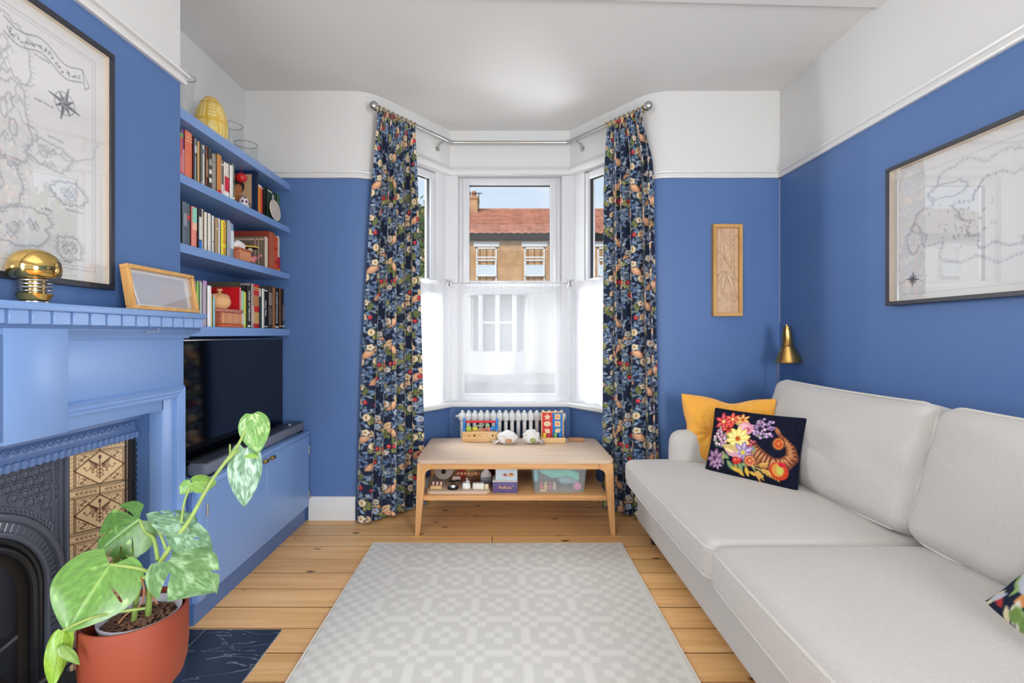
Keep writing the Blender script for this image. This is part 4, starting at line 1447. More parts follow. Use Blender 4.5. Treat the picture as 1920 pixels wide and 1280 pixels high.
coverbook('dark blue picture book with a tan painted cover, behind the small skull ornament', -1.60, -1.412, 2.69, 2.725, 1.8935, .238, (24, 40, 74), (26, 42, 78), (18, 30, 54), art_print)
def taupe_lines(t, x0, x1, y, z0, h):
    bm = B()
    for f in (.72, .82): box(bm, x0 + (x1 - x0) * f, x0 + (x1 - x0) * f + .004, y - .0008, y, z0 + .002, z0 + h - .012)
    box(bm, x0, x1 - .004, y - .0008, y, z0 + h - .022, z0 + h - .012); obj('cover_line', bm, cm((206, 168, 138)), t)
coverbook('taupe covered album with cream spine behind the clay hat figure', -1.62, -1.412, 2.80, 2.836, 1.5945, .185, (112, 98, 84), (118, 102, 86), (228, 214, 190), taupe_lines)
coverbook('large terracotta brown album between the taupe album and the vermilion book', -1.63, -1.405, 2.838, 2.905, 1.5945, .225, (176, 92, 60), (150, 60, 44), (186, 98, 62))
coverbook('large bright red book standing behind the clay pot', -1.63, -1.412, 2.533, 2.549, 1.2375, .215, (206, 26, 30), (206, 24, 30), (232, 120, 130))
coverbook('tall dark picture book behind the red book and mint green book', -1.63, -1.425, 2.551, 2.563, 1.2375, .245, (70, 66, 56), (86, 78, 62), (60, 56, 46))

# ornaments on the book shelves
sk = thing('skull_ornament', 'small white spotted skull ornament leaning on the picture book', 'ornament', (-1.44, 2.645, 1.893))
bm = B(); ball(bm, (-1.445, 2.635, 1.935), (.024, .026, .030), 16); puff(bm, (-1.434, 2.63, 1.906), (.018, .016, .012), .006, n=4); obj('skull', bm, mat('painted_bone', (232, 222, 218), .5), sk)
bm = B(); d_ = Vector((.62, -.78, 0))
for dy in (-.009, .009): ball(bm, Vector((-1.445, 2.635, 1.934)) + d_ * .022 + Vector((.78, .62, 0)) * dy, (.006, .006, .008), 8)
for a in range(7):
    q = Vector((-1.445, 2.635, 1.945)); e = Vector((.5 * math.cos(a) + .4, -.6 + .3 * math.sin(a * 2), .55 + .3 * math.sin(a))).normalized(); ball(bm, q + Vector((e.x * .0235, e.y * .0255, e.z * .0245)), .003, 6)
tag(obj('spots', bm, cm((90, 50, 90)), sk), kind='stuff')
rb = thing('red_heart_ornament', 'glossy red rounded ornament hanging above the skull ornament', 'ornament', (-1.44, 2.60, 2.03))
bm = B(); ball(bm, (-1.445, 2.61, 2.062), (.032, .028, .026), 16); obj('bauble', bm, mat('red_gloss', (200, 36, 36), .25), rb)
bm = B(); tube(bm, [(-1.445, 2.61, 2.085), (-1.45, 2.62, 2.131)], .0015, 6); obj('hanging_loop', bm, cm((160, 40, 40)), rb)
pl_ = thing('round_plaque', 'plain round pale plaster disc leaning against the dark green books', 'plaque', (-1.392, 2.90, 1.893))
Mx = Matrix.Translation((-1.398, 2.90, 1.958)) @ Matrix.Rotation(R(84), 4, 'Y') @ Matrix.Rotation(R(90), 4, 'Z')
bm = B(); lathe(bm, [(0, -.004), (.062, -.004), (.0645, 0), (.062, .004), (0, .004)], (0, 0, 0), 40)
for v in bm.verts: v.co = Mx @ v.co
obj('disc', bm, mat('pale_plaster', (206, 196, 182), .8, noise=.05, nscale=30), pl_)

# clay folk figure with hat and guitar
M_clay = mat('painted_clay', (188, 104, 70), .6, noise=.12, nscale=60)
ff = thing('clay_figure', 'clay folk figure in black hat with pink guitar beside a ribbed basket', 'figurine', (-1.42, 2.62, 1.594))
c0 = Vector((-1.428, 2.60, 1.594))
bm = B()
puff(bm, c0 + Vector((0, -.03, .030)), (.024, .058, .030), .010, n=8)
obj('basket', bm, M_clay, ff)
for k in range(7):
    bm = B(); tube(bm, [c0 + Vector((.026, -.082 + k * .0165, .006)), c0 + Vector((.031, -.084 + k * .0165, .03)), c0 + Vector((.026, -.082 + k * .0165, .056))], .0045, 6)
    obj('basket_rib', bm, cm((206, 140, 100)), ff)
bm = B(); puff(bm, c0 + Vector((.004, -.03, .064)), (.028, .064, .006), .005, n=6); obj('basket_rim', bm, M_clay, ff)
bm = B()
for k in range(9):
    ball(bm, c0 + Vector((.006 * math.sin(k * 2.3), -.075 + .0085 * k, .083 + .010 * math.sin(k * 1.9))), (.018, .016, .018), 10)
tag(obj('white_ruffles', bm, cm((224, 220, 216)), ff), kind='stuff')
hc = c0 + Vector((.012, .045, .075))
bm = B(); ball(bm, hc, (.014, .014, .017), 14); obj('head', bm, cm((224, 208, 176)), ff)
bm = B(); lathe(bm, [(0, .030), (.012, .029), (.015, .014), (.040, .010), (.044, .016), (.040, .020), (.018, .022), (0, .022)], hc, 24); obj('hat', bm, cm((24, 22, 24)), ff)
bm = B(); torus(bm, hc + Vector((0, 0, .016)), .043, .004, (0, 0, 1), 24, 6); obj('hat_brim_edge', bm, cm((222, 186, 66)), ff)
bm = B(); lathe(bm, [(0, -.045), (.016, -.045), (.020, -.02), (.012, 0), (0, .002)], hc + Vector((0, 0, -.014)), 14); obj('torso', bm, cm((110, 60, 60)), ff)
g0 = c0 + Vector((.034, .048, .028))
bm = B()
ball(bm, g0 + Vector((0, -.012, -.006)), (.006, .020, .018), 14); ball(bm, g0 + Vector((0, .010, .004)), (.006, .015, .014), 14)
tube(bm, [g0 + Vector((.004, .015, .006)), g0 + Vector((.006, .055, .026))], .0035, 6); ball(bm, g0 + Vector((.006, .062, .029)), (.006, .010, .008), 8)
obj('guitar', bm, cm((208, 120, 130)), ff)

# carved box and clay lidded pot on the lowest book shelf
cb = thing('carved_box', 'low reddish ribbed wooden box under the round clay pot', 'box', (-1.40, 2.40, 1.237))
b0 = Vector((-1.428, 2.445, 1.2375))
M_red = mat('reddish_carved_wood', (176, 96, 72), .55, noise=.2, nscale=40)
bm = B(); puff(bm, b0 + Vector((0, 0, .045)), (.028, .092, .032), .006, n=6); obj('body', bm, M_red, cb)
for k in range(10):
    bm = B(); puff(bm, b0 + Vector((.028, -.081 + k * .018, .045)), (.006, .0075, .028), .005, n=4); obj('rib', bm, cm((196, 136, 106)) if k % 3 else cm((206, 150, 100)), cb)
bm = B(); puff(bm, b0 + Vector((.002, 0, .007)), (.034, .098, .007), .004, n=6); obj('base_moulding', bm, cm((200, 96, 58)), cb)
bm = B(); puff(bm, b0 + Vector((.002, 0, .084)), (.034, .102, .009), .008, n=6); obj('lid', bm, mat('mottled_wood_lid', (190, 120, 104), .6, noise=.3, nscale=60), cb)
cp = thing('clay_pot', 'round pale terracotta lidded pot standing on the ribbed wooden box', 'pot', (-1.43, 2.40, 1.3305))
bm = B(); lathe(bm, [(0, 0), (.030, 0), (.046, .014), (.051, .034), (.047, .052), (.040, .060), (0, .060)], (-1.437, 2.398, 1.3308), 28); obj('body', bm, mat('pale_terracotta', (222, 172, 120), .7), cp)
bm = B(); lathe(bm, [(.044, .058), (.046, .062), (.034, .073), (.012, .078), (0, .078)], (-1.437, 2.398, 1.3308), 28); lathe(bm, [(.006, .077), (.006, .084), (.014, .092), (.012, .099), (0, .101)], (-1.437, 2.398, 1.3308), 14); obj('lid', bm, mat('pale_terracotta_lid', (216, 164, 112), .7), cp)

# ------------------------------------------------------------------ vases on the topmost shelf
ZT = 2.1762
def glassvase(label, c, prof):
    t = thing('glass_vase', label, 'vase', (c[0], c[1], ZT))
    bm = B(); lathe(bm, prof, (c[0], c[1], ZT), 32); obj('glass', bm, M_vaseglass, t)
    bm = B(); r0, z0 = prof[-1]; torus(bm, (c[0], c[1], ZT + z0), r0, .0022, (0, 0, 1), 32, 6); obj('rim', bm, mat('vase_rim_glass', (150, 152, 152), .1, spec=.8), t)
glassvase('clear waisted glass vase at the chimney end of the topmost shelf', (-1.475, 2.20), [(0, .004), (.040, .004), (.046, .02), (.040, .07), (.030, .12), (.034, .18), (.040, .215)])
glassvase('clear cylindrical glass vase behind the yellow vase on the topmost shelf', (-1.53, 2.66), [(0, .004), (.050, .004), (.054, .03), (.054, .16), (.058, .195)])
glassvase('clear wide glass bowl vase farthest right on the topmost shelf', (-1.55, 2.85), [(0, .004), (.05, .004), (.060, .03), (.064, .12), (.062, .165)])
def vase_canvas():
    c = Canvas(200, 140, (222, 184, 78)); r = random.Random(4); w = (240, 226, 176)
    for gx in range(5):
        for gy in range(4):
            x0, y0 = gx * 40, gy * 36
            k = (gx + gy) % 3
            for i in range(6):
                if k == 0: c.line([(x0 + 4 + i * 6, y0 + 3), (x0 + 4 + i * 6, y0 + 32)], 2, w)
                elif k == 1: c.line([(x0 + 4, y0 + 4 + i * 5), (x0 + 36, y0 + 4 + i * 5)], 2, w)
                else: c.line([(x0 + 20 + (i + 1) * 3 * math.cos(q), y0 + 18 + (i + 1) * 2.6 * math.sin(q)) for q in np.linspace(0, 6.28, 16)], 1.2, w)
            c.rect(x0, y0, x0 + 40, y0 + 2, (204, 158, 48)); c.rect(x0, y0, x0 + 2, y0 + 36, (204, 158, 48))
    return c
VC = vase_canvas()
yv = thing('yellow_vase', 'yellow egg shaped vase with cream line pattern on the topmost shelf', 'vase', (-1.50, 2.43, ZT))
U, V = np.meshgrid(np.linspace(0, 1, 97), np.linspace(0, 1, 50))
prof = np.array([(0.03, .0), (.060, .0), (.072, .02), (.078, .06), (.076, .11), (.066, .16), (.050, .20), (.032, .222), (.026, .226)])
rr_ = np.interp(V * 8, range(9), prof[::-1, 0]); zz = np.interp(V * 8, range(9), prof[::-1, 1])
P = np.stack([-1.50 + rr_ * np.cos(2 * PI * U), 2.43 + rr_ * np.sin(2 * PI * U), ZT + zz], -1)
grid_mesh('body', P, VC.sample(U * 2 % 1, V), printed('glazed_yellow', .3), yv)
bm = B(); torus(bm, (-1.50, 2.43, ZT + .226), .026, .004, (0, 0, 1), 24, 6); obj('rim', bm, cm((214, 172, 64)), yv)
wb = thing('wooden_block', 'upright orange wooden board between the yellow vase and the glass vases', 'board', (-1.56, 2.555, ZT))
bm = B(); box(bm, -1.60, -1.50, 2.545, 2.565, ZT, ZT + .165, .003); obj('board', bm, M_framewood, wb)

# ================================================================== MANTELPIECE AND PICTURES
# brass mushroom lamp with a coiled spring stem
MZ = 1.2835
lx, ly = -1.226, 1.240
ml = thing('mushroom_lamp', 'polished brass mushroom lamp with coiled spring stem on the mantelpiece', 'lamp', (lx, ly, MZ))
bm = B(); lathe(bm, [(0, .060), (.030, .060), (.042, .062), (.0515, .071), (.0545, .086), (.0525, .104), (.044, .121), (.030, .133), (.014, .1385), (0, .1395)], (lx, ly, MZ), 48); obj('dome_shade', bm, M_brass, ml)
bm = B(); n = 4
tube(bm, [(lx + .034 * math.cos(2 * PI * t), ly + .034 * math.sin(2 * PI * t), MZ + .022 + .036 * t / n) for t in np.linspace(0, n, n * 24 + 1)], .0024, 6); obj('spring', bm, M_steel, ml)
bm = B(); lathe(bm, [(0, .002), (.020, .002), (.030, .006), (.036, .017), (.038, .022), (.030, .024), (0, .024)], (lx, ly, MZ), 40); obj('base', bm, M_brass, ml)
bm = B(); lathe(bm, [(0, .022), (.022, .022), (.022, .062), (0, .062)], (lx, ly, MZ), 20); obj('bulb_holder', bm, M_brass2, ml)
bm = B(); cyl(bm, (lx, ly, MZ), (lx, ly, MZ + .003), .03, seg=24); obj('foot', bm, M_steel, ml)

def frame_on(nm, label, cat, O, ux, uz, W, Hh, d, fw, mfront, rootloc, mount, mside=None):
    """rectangular box frame: O lower-left front corner, ux right, uz up; d thickness behind the front"""
    ux, uz = Vector(ux).normalized(), Vector(uz).normalized()
    nz = ux.cross(uz).normalized()                # towards the viewer
    M = Matrix(((ux.x, uz.x, nz.x, O[0]), (ux.y, uz.y, nz.y, O[1]), (ux.z, uz.z, nz.z, O[2]), (0, 0, 0, 1)))
    t = thing(nm, label, cat, rootloc)
    for q, (a, b_, c, e) in enumerate(((0, W, 0, fw), (0, W, Hh - fw, Hh), (0, fw, fw, Hh - fw), (W - fw, W, fw, Hh - fw))):
        bm = B(); box(bm, a, b_, c, e, -d, 0, .0015, 1, M=M)
        obj('frame_rail', bm, mfront[0] if q < 2 else mfront[1], t)
    return t, M

# oak box frame standing on the mantelpiece
of, M = frame_on('photo_frame', 'small oak box frame with blank faded print leaning on the mantelpiece', 'picture frame', (-1.199, 1.540, MZ + .001), (0, 1, 0), (-.16, 0, 1), .332, .150, .028, .013, (M_framewoody, M_framewood), (-1.21, 1.70, MZ), None)
bm = B(); box(bm, .013, .319, .013, .137, -.026, -.022, M=M); obj('mount', bm, mat('grey_white_mount', (226, 222, 220), .8), of)
U, V = np.meshgrid(np.linspace(0, 1, 40), np.linspace(0, 1, 24))
def faded(U, V):
    base = np.array([176, 172, 178]) / 255.0
    c = base + np.exp(-(((U - .62) / .16) ** 2 + ((V - .6) / .3) ** 2))[..., None] * np.array([.05, -.03, -.05]) + np.exp(-(((U - .3) / .2) ** 2 + ((V - .4) / .3) ** 2))[..., None] * np.array([-.02, 0, .02])
    return np.clip(c, 0, 1)
loc = np.stack([.036 + .26 * U, .128 - .106 * V, 0 * U - .0215], -1)
Pw = np.einsum('ij,...j->...i', np.array(M.to_3x3()), loc) + np.array(M.translation)
grid_mesh('faded_print', Pw, faded(U, V), M_print, of)
bm = B(); box(bm, .013, .319, .013, .137, -.008, -.006, M=M); obj('glazing', bm, M_picglass, of)

# ------------------------------------------------------------------ drawn maps (invented coastlines)
def wob(cx, cy, rx, ry, n, seed, rough=.25):
    r = random.Random(seed); ph = [r.uniform(0, 6.28) for _ in range(9)]; am = [rough / (k + 1) ** .7 * r.uniform(.5, 1) for k in range(9)]
    pts = []
    for i in range(n + 1):
        a = 2 * PI * i / n
        m = 1 + sum(am[k] * math.sin((k * 2 + 2) * a + ph[k]) for k in range(9)) * .5
        pts.append((cx + rx * m * math.cos(a), cy + ry * m * math.sin(a)))
    return pts
def coast(c, cx, cy, rx, ry, seed, col=(176, 178, 183), n=90, hatch=True):
    p = wob(cx, cy, rx, ry, n, seed)
    c.line(p, 3.4, (218, 218, 219)); c.line(p, 1.0, col)
    if hatch:
        r = random.Random(seed)
        for i in range(0, n, 2):
            x, y = p[i]; L_ = r.uniform(3, 9)
            c.line([(x, y), (x + (x - cx) / max(rx, 1) * L_, y + (y - cy) / max(ry, 1) * L_ * .4)], .9, (176, 178, 184))
def scribble(c, x, y, n, s, col=(150, 152, 158), ang=0.0, seed=1):
    r = random.Random(seed)
    for k in range(n):
        px, py = x + k * s * 1.15 * math.cos(ang), y + k * s * 1.15 * math.sin(ang)
        c.line([(px + r.uniform(0, s * .8), py + r.uniform(-s, 0)) for _ in range(4)], 1.1, col)
def compass(c, x, y, R_, rot=0.2):
    k = (66, 70, 84)
    c.line([(x + R_ * .62 * math.cos(a), y + R_ * .62 * math.sin(a)) for a in np.linspace(0, 6.29, 40)], 1.1, (130, 134, 144))
    for i in range(8):
        a = rot + i * PI / 4; L_ = R_ if i % 2 == 0 else R_ * .62; w = R_ * .16
        tip = (x + L_ * math.cos(a), y + L_ * math.sin(a))
        for s in (1, -1):
            side = (x + w * math.cos(a + s * PI / 4), y + w * math.sin(a + s * PI / 4))
            c.poly([(x, y), side, tip], k if s > 0 else (196, 198, 204))
            c.line([(x, y), side, tip, (x, y)], .8, k)
def mountains(c, pts, col=(170, 172, 178)):
    for x, y in pts: c.line([(x - 4, y + 4), (x, y - 3), (x + 4, y + 4)], 1.0, col)

def map_left():
    w, h = 300, 360
    c = Canvas(w, h, (233, 233, 232)); r = random.Random(9)
    # the right 0.36 m of the sheet is in view: put the drawing's detail there
    for (cx, cy, rx, ry, sd) in ((150, 70, 34, 46, 1), (158, 160, 26, 60, 2), (214, 190, 30, 20, 3), (244, 236, 26, 18, 4), (176, 300, 40, 26, 5), (244, 318, 22, 16, 6), (130, 250, 40, 44, 7), (60, 120, 60, 90, 8), (60, 290, 50, 40, 10)):
        coast(c, cx, cy, rx, ry, sd)
        for k in range(3): coast(c, cx + r.uniform(-.4, .4) * rx, cy + r.uniform(-.4, .4) * ry, rx * .18, ry * .2, sd * 10 + k, (186, 188, 193), 30, False)
        mountains(c, [(cx + r.uniform(-.6, .6) * rx, cy + r.uniform(-.6, .6) * ry) for _ in range(9)])
    c.line(wob(226, 140, 60, 46, 90, 31)[:60], 1.1, (178, 180, 186))
    # banner with a wavy title
    top = [(150 + i * 5.5, 30 + 6 * math.sin(i * .5) + i * .6) for i in range(22)]
    c.line(top, 1.4, (130, 132, 140)); c.line([(x, y + 20) for x, y in top], 1.4, (130, 132, 140))
    for i, (x, y) in enumerate(top[1:-1]): scribble(c, x - 2, y + 15, 1, 6 if i % 5 else 11, (104, 106, 116), seed=i + 50)
    c.line([(top[-1][0], top[-1][1]), (278, 58), (270, 66), top[-1]], 1.2, (130, 132, 140))
    compass(c, 236, 104, 26, .25)
    for i, (x, y, n) in enumerate(((188, 58, 7), (190, 120, 8), (210, 164, 7), (150, 214, 6), (238, 262, 8), (200, 270, 5), (226, 340, 6))): scribble(c, x, y, n, 3.2, (150, 152, 158), seed=i)
    for d, wd in ((12, 1.4), (17, .9)): c.line([(d, d), (w - d, d), (w - d, h - d), (d, h - d), (d, d)], wd, (190, 192, 196))
    return c
def map_right():
    w, h = 400, 270
    c = Canvas(w, h, (232, 232, 231)); r = random.Random(19)
    p = wob(190, 122, 150, 82, 160, 77, .3)
    c.line(p, 7, (221, 221, 222))
    for i in range(0, 160):
        x, y = p[i]; scribble(c, x - 3, y + 4, 1, 6, (178, 180, 188), seed=i)
    q = wob(230, 132, 92, 52, 130, 78, .4)
    c.line(q, 6, (222, 222, 223))
    for i in range(0, 130): scribble(c, q[i][0] - 3, q[i][1] + 3, 1, 6, (164, 166, 174), seed=i + 300)
    for k in range(60): scribble(c, 150 + r.gauss(0, 34), 140 + r.gauss(0, 22), 1, 6, (176, 178, 186), seed=k + 900)
    for (cx, cy, rx, ry, sd) in ((44, 150, 16, 30, 41), (300, 190, 40, 20, 42), (120, 70, 40, 14, 43), (330, 90, 26, 40, 44)): coast(c, cx, cy, rx, ry, sd)
    compass(c, 40, 232, 15, .1)
    c.line([(20, 236), (4, 240), (20, 232)], 1, (180, 182, 188)); c.line([(56, 226), (74, 228), (70, 236), (56, 238)], 1, (180, 182, 188))
    c.line([(6, 18), (394, 18), (394, 262), (6, 262), (6, 18)], 1.2, (196, 198, 202))
    return c
def sheet_print(t, M, a, b_, c_, e, z, canvas, nu, nv, nm='map_print'):
    U, V = np.meshgrid(np.linspace(0, 1, nu), np.linspace(0, 1, nv))
    loc = np.stack([a + (b_ - a) * U, e - (e - c_) * V, 0 * U + z], -1)
    Pw = np.einsum('ij,...j->...i', np.array(M.to_3x3()), loc) + np.array(M.translation)
    return grid_mesh(nm, Pw, canvas.sample(U, V), M_print, t)

def big_picture(label, O, ux, W, Hh, root, canvas, nu, nv, d=.034):
    t, M = frame_on('map_picture', label, 'picture', O, ux, (0, 0, 1), W, Hh, d, .018, (M_black_frame, M_black_frame), root, None)
    bm = B(); box(bm, .016, W - .016, .016, Hh - .016, -d + .0005, -d + .004, M=M); obj('mount', bm, M_paper, t)
    sheet_print(t, M, .034, W - .034, .03, Hh - .03, -d + .0048, canvas, nu, nv)
    # cream spacer lining inside the frame
    for (a, b_, c, e) in ((.018, .0195, .018, Hh - .018), (W - .0195, W - .018, .018, Hh - .018), (.0195, W - .0195, .018, .0195), (.0195, W - .0195, Hh - .0195, Hh - .018)):
        bm = B(); box(bm, a, b_, c, e, -d + .004, -.006, M=M); obj('spacer', bm, M_matside, t)
    bm = B(); box(bm, .0195, W - .0195, .0195, Hh - .0195, -.008, -.006, M=M); obj('glazing', bm, M_picglass, t)
    return t
big_picture('large black framed map print above the mantelpiece', (-1.281, 0.90, 1.345), (0, 1, 0), .665, .775, (-1.29, 1.23, 1.345), map_left(), 420, 490, .0235)
big_picture('large black framed map print on the right wall above the sofa', (1.755, 2.187, 1.332), (0, -1, 0), .87, .628, (1.775, 1.75, 1.332), map_right(), 480, 340)

# narrow carved bamboo panel on the back wall
bp_, M = frame_on('carved_picture', 'tall narrow oak framed bamboo leaf carving on the back wall', 'wall carving', (1.345, 3.045, 1.318), (1, 0, 0), (0, 0, 1), .188, .592, .034, .022, (M_framewoody, M_framewood), (1.44, 3.07, 1.318), None)
M_relief = mat('pale_carved_wood', (206, 172, 138), .6, noise=.12, nscale=30, bump=.2, bscale=90)
bm = B(); box(bm, .020, .168, .020, .572, -.030, -.022, M=M); obj('back_board', bm, M_relief, bp_)
r = random.Random(3)
for i, (x, z0, z1, w) in enumerate(((.128, .03, .57, .008), (.062, .28, .57, .006), (.146, .20, .57, .005))):
    bm = B()
    n = 5
    for k in range(n):
        za, zb = z0 + (z1 - z0) * k / n, z0 + (z1 - z0) * (k + 1) / n
        tube(bm, [(x, za + .001, -.020), (x, za + .006, -.020), (x, zb - .006, -.020), (x, zb - .001, -.020)], [w * 1.15, w, w, w * 1.15], 8)
    for v in bm.verts: v.co = M @ v.co
    obj('bamboo_stem', bm, M_relief, bp_)
def rleaf(x, z, a, L_, w):
    bm = B(); d = Vector((math.cos(a), math.sin(a), 0)); n = Vector((-d.y, d.x, 0))
    def fn(u, v):
        ww = w * math.sin(PI * min(1, u ** .8)) * (1 - .2 * u)
        s = (v - .5) * 2
        p = Vector((x, z, 0)) + d * L_ * u + n * ww * s + Vector((0, -.25 * L_ * u * u * (1 if abs(d.x) > .3 else 0), 0))
        p.z = -.020 + .007 * (1 - abs(s)) + .004 * math.sin(PI * u)
        p.x = max(.024, min(.164, p.x)); p.y = max(.024, min(.568, p.y)); return p
    sheet(bm, 10, 6, fn)
    for v in bm.verts: v.co = M @ v.co
    obj('leaf', bm, cm((214, 182, 148), .6), bp_)
for x, z, a, L_, w in ((.09, .29, -.5, .09, .012), (.09, .29, -1.1, .15, .013), (.085, .29, -1.75, .16, .013), (.08, .29, -2.3, .10, .012), (.08, .285, 3.4, .06, .011), (.06, .52, -.7, .12, .010), (.055, .50, -1.4, .14, .010), (.06, .53, .1, .09, .010), (.05, .42, -2.6, .05, .009), (.07, .40, -1.0, .10, .006), (.10, .10, 1.9, .08, .010), (.14, .09, 1.2, .06, .009), (.05, .10, 2.4, .05, .012), (.11, .54, -.3, .05, .009)):
    rleaf(x, z, a, L_, w)

# ================================================================== RUG
RX0, RX1, RY1, RY0 = -0.748, 0.672, 2.717, 1.05
def rug_canvas():
    cell = 8
    nx = 40
    ny = 47
    c = Canvas(nx * cell, ny * cell, (226, 223, 215))
    lo = (212, 209, 201)
    P_ = 6
    x_in0, x_in1 = 5, 35
    for i in range(nx):
        for j in range(ny):
            dark = False
            if i < x_in0 or i >= x_in1:
                dark = (i + j) % 2 == 0
                if i == 0 or i == nx - 1: dark = False if j % 2 else dark
            else:
                a, b_ = (i - x_in0) % P_, (j + 4) % P_
                if a == 0 or b_ == 0:                    # pale bars with a small checker at crossings
                    dark = (a == 0 and b_ in (1, 5)) or (b_ == 0 and a in (1, 5))
                else:                                    # darker field with a pale flower of five cells
                    dark = True
                    if (a, b_) in ((3, 2), (2, 3), (4, 3), (3, 4)): dark = False
                    if (a, b_) in ((1, 1), (5, 1), (1, 5), (5, 5)): dark = False
            if dark: c.rect(i * cell, j * cell, (i + 1) * cell, (j + 1) * cell, lo)
    return c
rug = thing('rug', 'pale grey flatweave rug with geometric squares in front of the coffee table', 'rug', ((RX0 + RX1) / 2, 1.9, 0))
RC = rug_canvas()
nu, nv = 241, 283
U, V = np.meshgrid(np.linspace(0, 1, nu), np.linspace(0, 1, nv))
P = np.stack([RX0 + (RX1 - RX0) * U, RY1 - (RY1 - RY0) * V, .0085 + 0 * U], -1)
edge = np.minimum(np.minimum(U, 1 - U) * (RX1 - RX0), np.minimum(V, 1 - V) * (RY1 - RY0))
P[..., 2] = np.where(edge < .003, .003, .0085)
M_rug = printed('flatweave', .95, spec=.1, bump=.5, bscale=500)
grid_mesh('pile', P, RC.sample(U, V), M_rug, rug)
bm = B(); tube(bm, [(RX0, RY0, .005), (RX0, RY1, .005), (RX1, RY1, .005), (RX1, RY0, .005)], .005, 6, closed=True); obj('bound_edge', bm, mat('rug_binding', (224, 220, 210), .9), rug)

# ================================================================== SOFA
sofa = thing('sofa', 'large cream linen sofa with two seat cushions along the right wall', 'sofa', (1.3, 1.7, 0))
bm = B(); puff(bm, (1.28, 1.69, .205), (.487, 1.15, .115), .02, n=10); obj('base', bm, M_sofa, sofa)
for lx_, ly_ in ((.86, 2.72), (.86, .62), (1.70, 2.72), (1.70, .62)):
    bm = B(); lathe(bm, [(0, 0), (.016, 0), (.020, .03), (.026, .07), (.028, .095), (0, .095)], (lx_, ly_, 0), 14); lathe(bm, [(.012, -.001), (.018, .004), (.012, .016)], (lx_, ly_, 0.001), 12); obj('leg', bm, mat('dark_leg_wood', (60, 36, 24), .4), sofa)
# seat cushions with piped edges
def seat(y0, y1, x0, x1, z0, z1, seed):
    cx, cy, cz = (x0 + x1) / 2, (y0 + y1) / 2, (z0 + z1) / 2
    s = ((x1 - x0) / 2, (y1 - y0) / 2, (z1 - z0) / 2)
    def fn(p, u, v, w):
        q = p.copy()
        if w > .2:
            q.z += .010 * mnoise.noise(Vector((u * 1.6 + seed, v * 1.6, 0))) * min(1, (1 - abs(u)) * 4) * min(1, (1 - abs(v)) * 4)
        if u < -.6: q.x -= .012 * (1 - v * v) * (1 - w * w * .3)
        return q
    bm = B(); puff(bm, (cx, cy, cz), s, .045, (0, 0, .030), 24, fn=fn); o = obj('seat_cushion', bm, M_sofa, sofa, ang=0)
    for zz, dz in ((s[2] * .70, 1), (-s[2] * .74, -1)):
        bm = B()
        r_ = .05
        pts = []
        X0, X1, Y0_, Y1_ = -s[0] + .006, s[0] - .006, -s[1] + .006, s[1] - .006
        for (ccx, ccy, a0) in ((X0 + r_, Y0_ + r_, PI), (X1 - r_, Y0_ + r_, 1.5 * PI), (X1 - r_, Y1_ - r_, 0), (X0 + r_, Y1_ - r_, .5 * PI)):
            for k in range(6):
                a = a0 + PI / 2 * k / 5
                pts.append((ccx + r_ * math.cos(a), ccy + r_ * math.sin(a)))
        # densify the straight runs
        dense = []
        for i in range(len(pts)):
            p, q = Vector(pts[i]), Vector(pts[(i + 1) % len(pts)])
            n_ = max(1, int((q - p).length / .06))
            for k in range(n_): dense.append(p.lerp(q, k / n_))
        out = []
        for p in dense:
            v_ = p.y / s[1]; bow = -.012 * (1 - v_ * v_) * .8 if p.x < -s[0] * .8 else 0
            out.append((cx + p.x + bow, cy + p.y, cz + zz))
        tube(bm, out, .0052, 6, closed=True); obj('piping', bm, M_sofapipe, o)
    return o
seat(1.672, 2.838, .716, 1.62, .315, .462, 1.0)
seat(.52, 1.668, .716, 1.62, .318, .470, 4.0)
# arms: low, rounded, set back behind the front of the seat
for yc in (2.775, .575):
    bm = B()
    def afn(p, u, v, w):
        q = p.copy()
        if w > 0: q.y += 0
        return q
    puff(bm, (1.375, yc, .475), (.40, .068, .165), .062, (.01, 0, .008), 12, fn=afn); obj('arm', bm, M_sofa, sofa, ang=0)
bm = B(); puff(bm, (1.715, 1.69, .40), (.055, 1.13, .31), .04, n=12); obj('back_frame', bm, M_sofa, sofa)
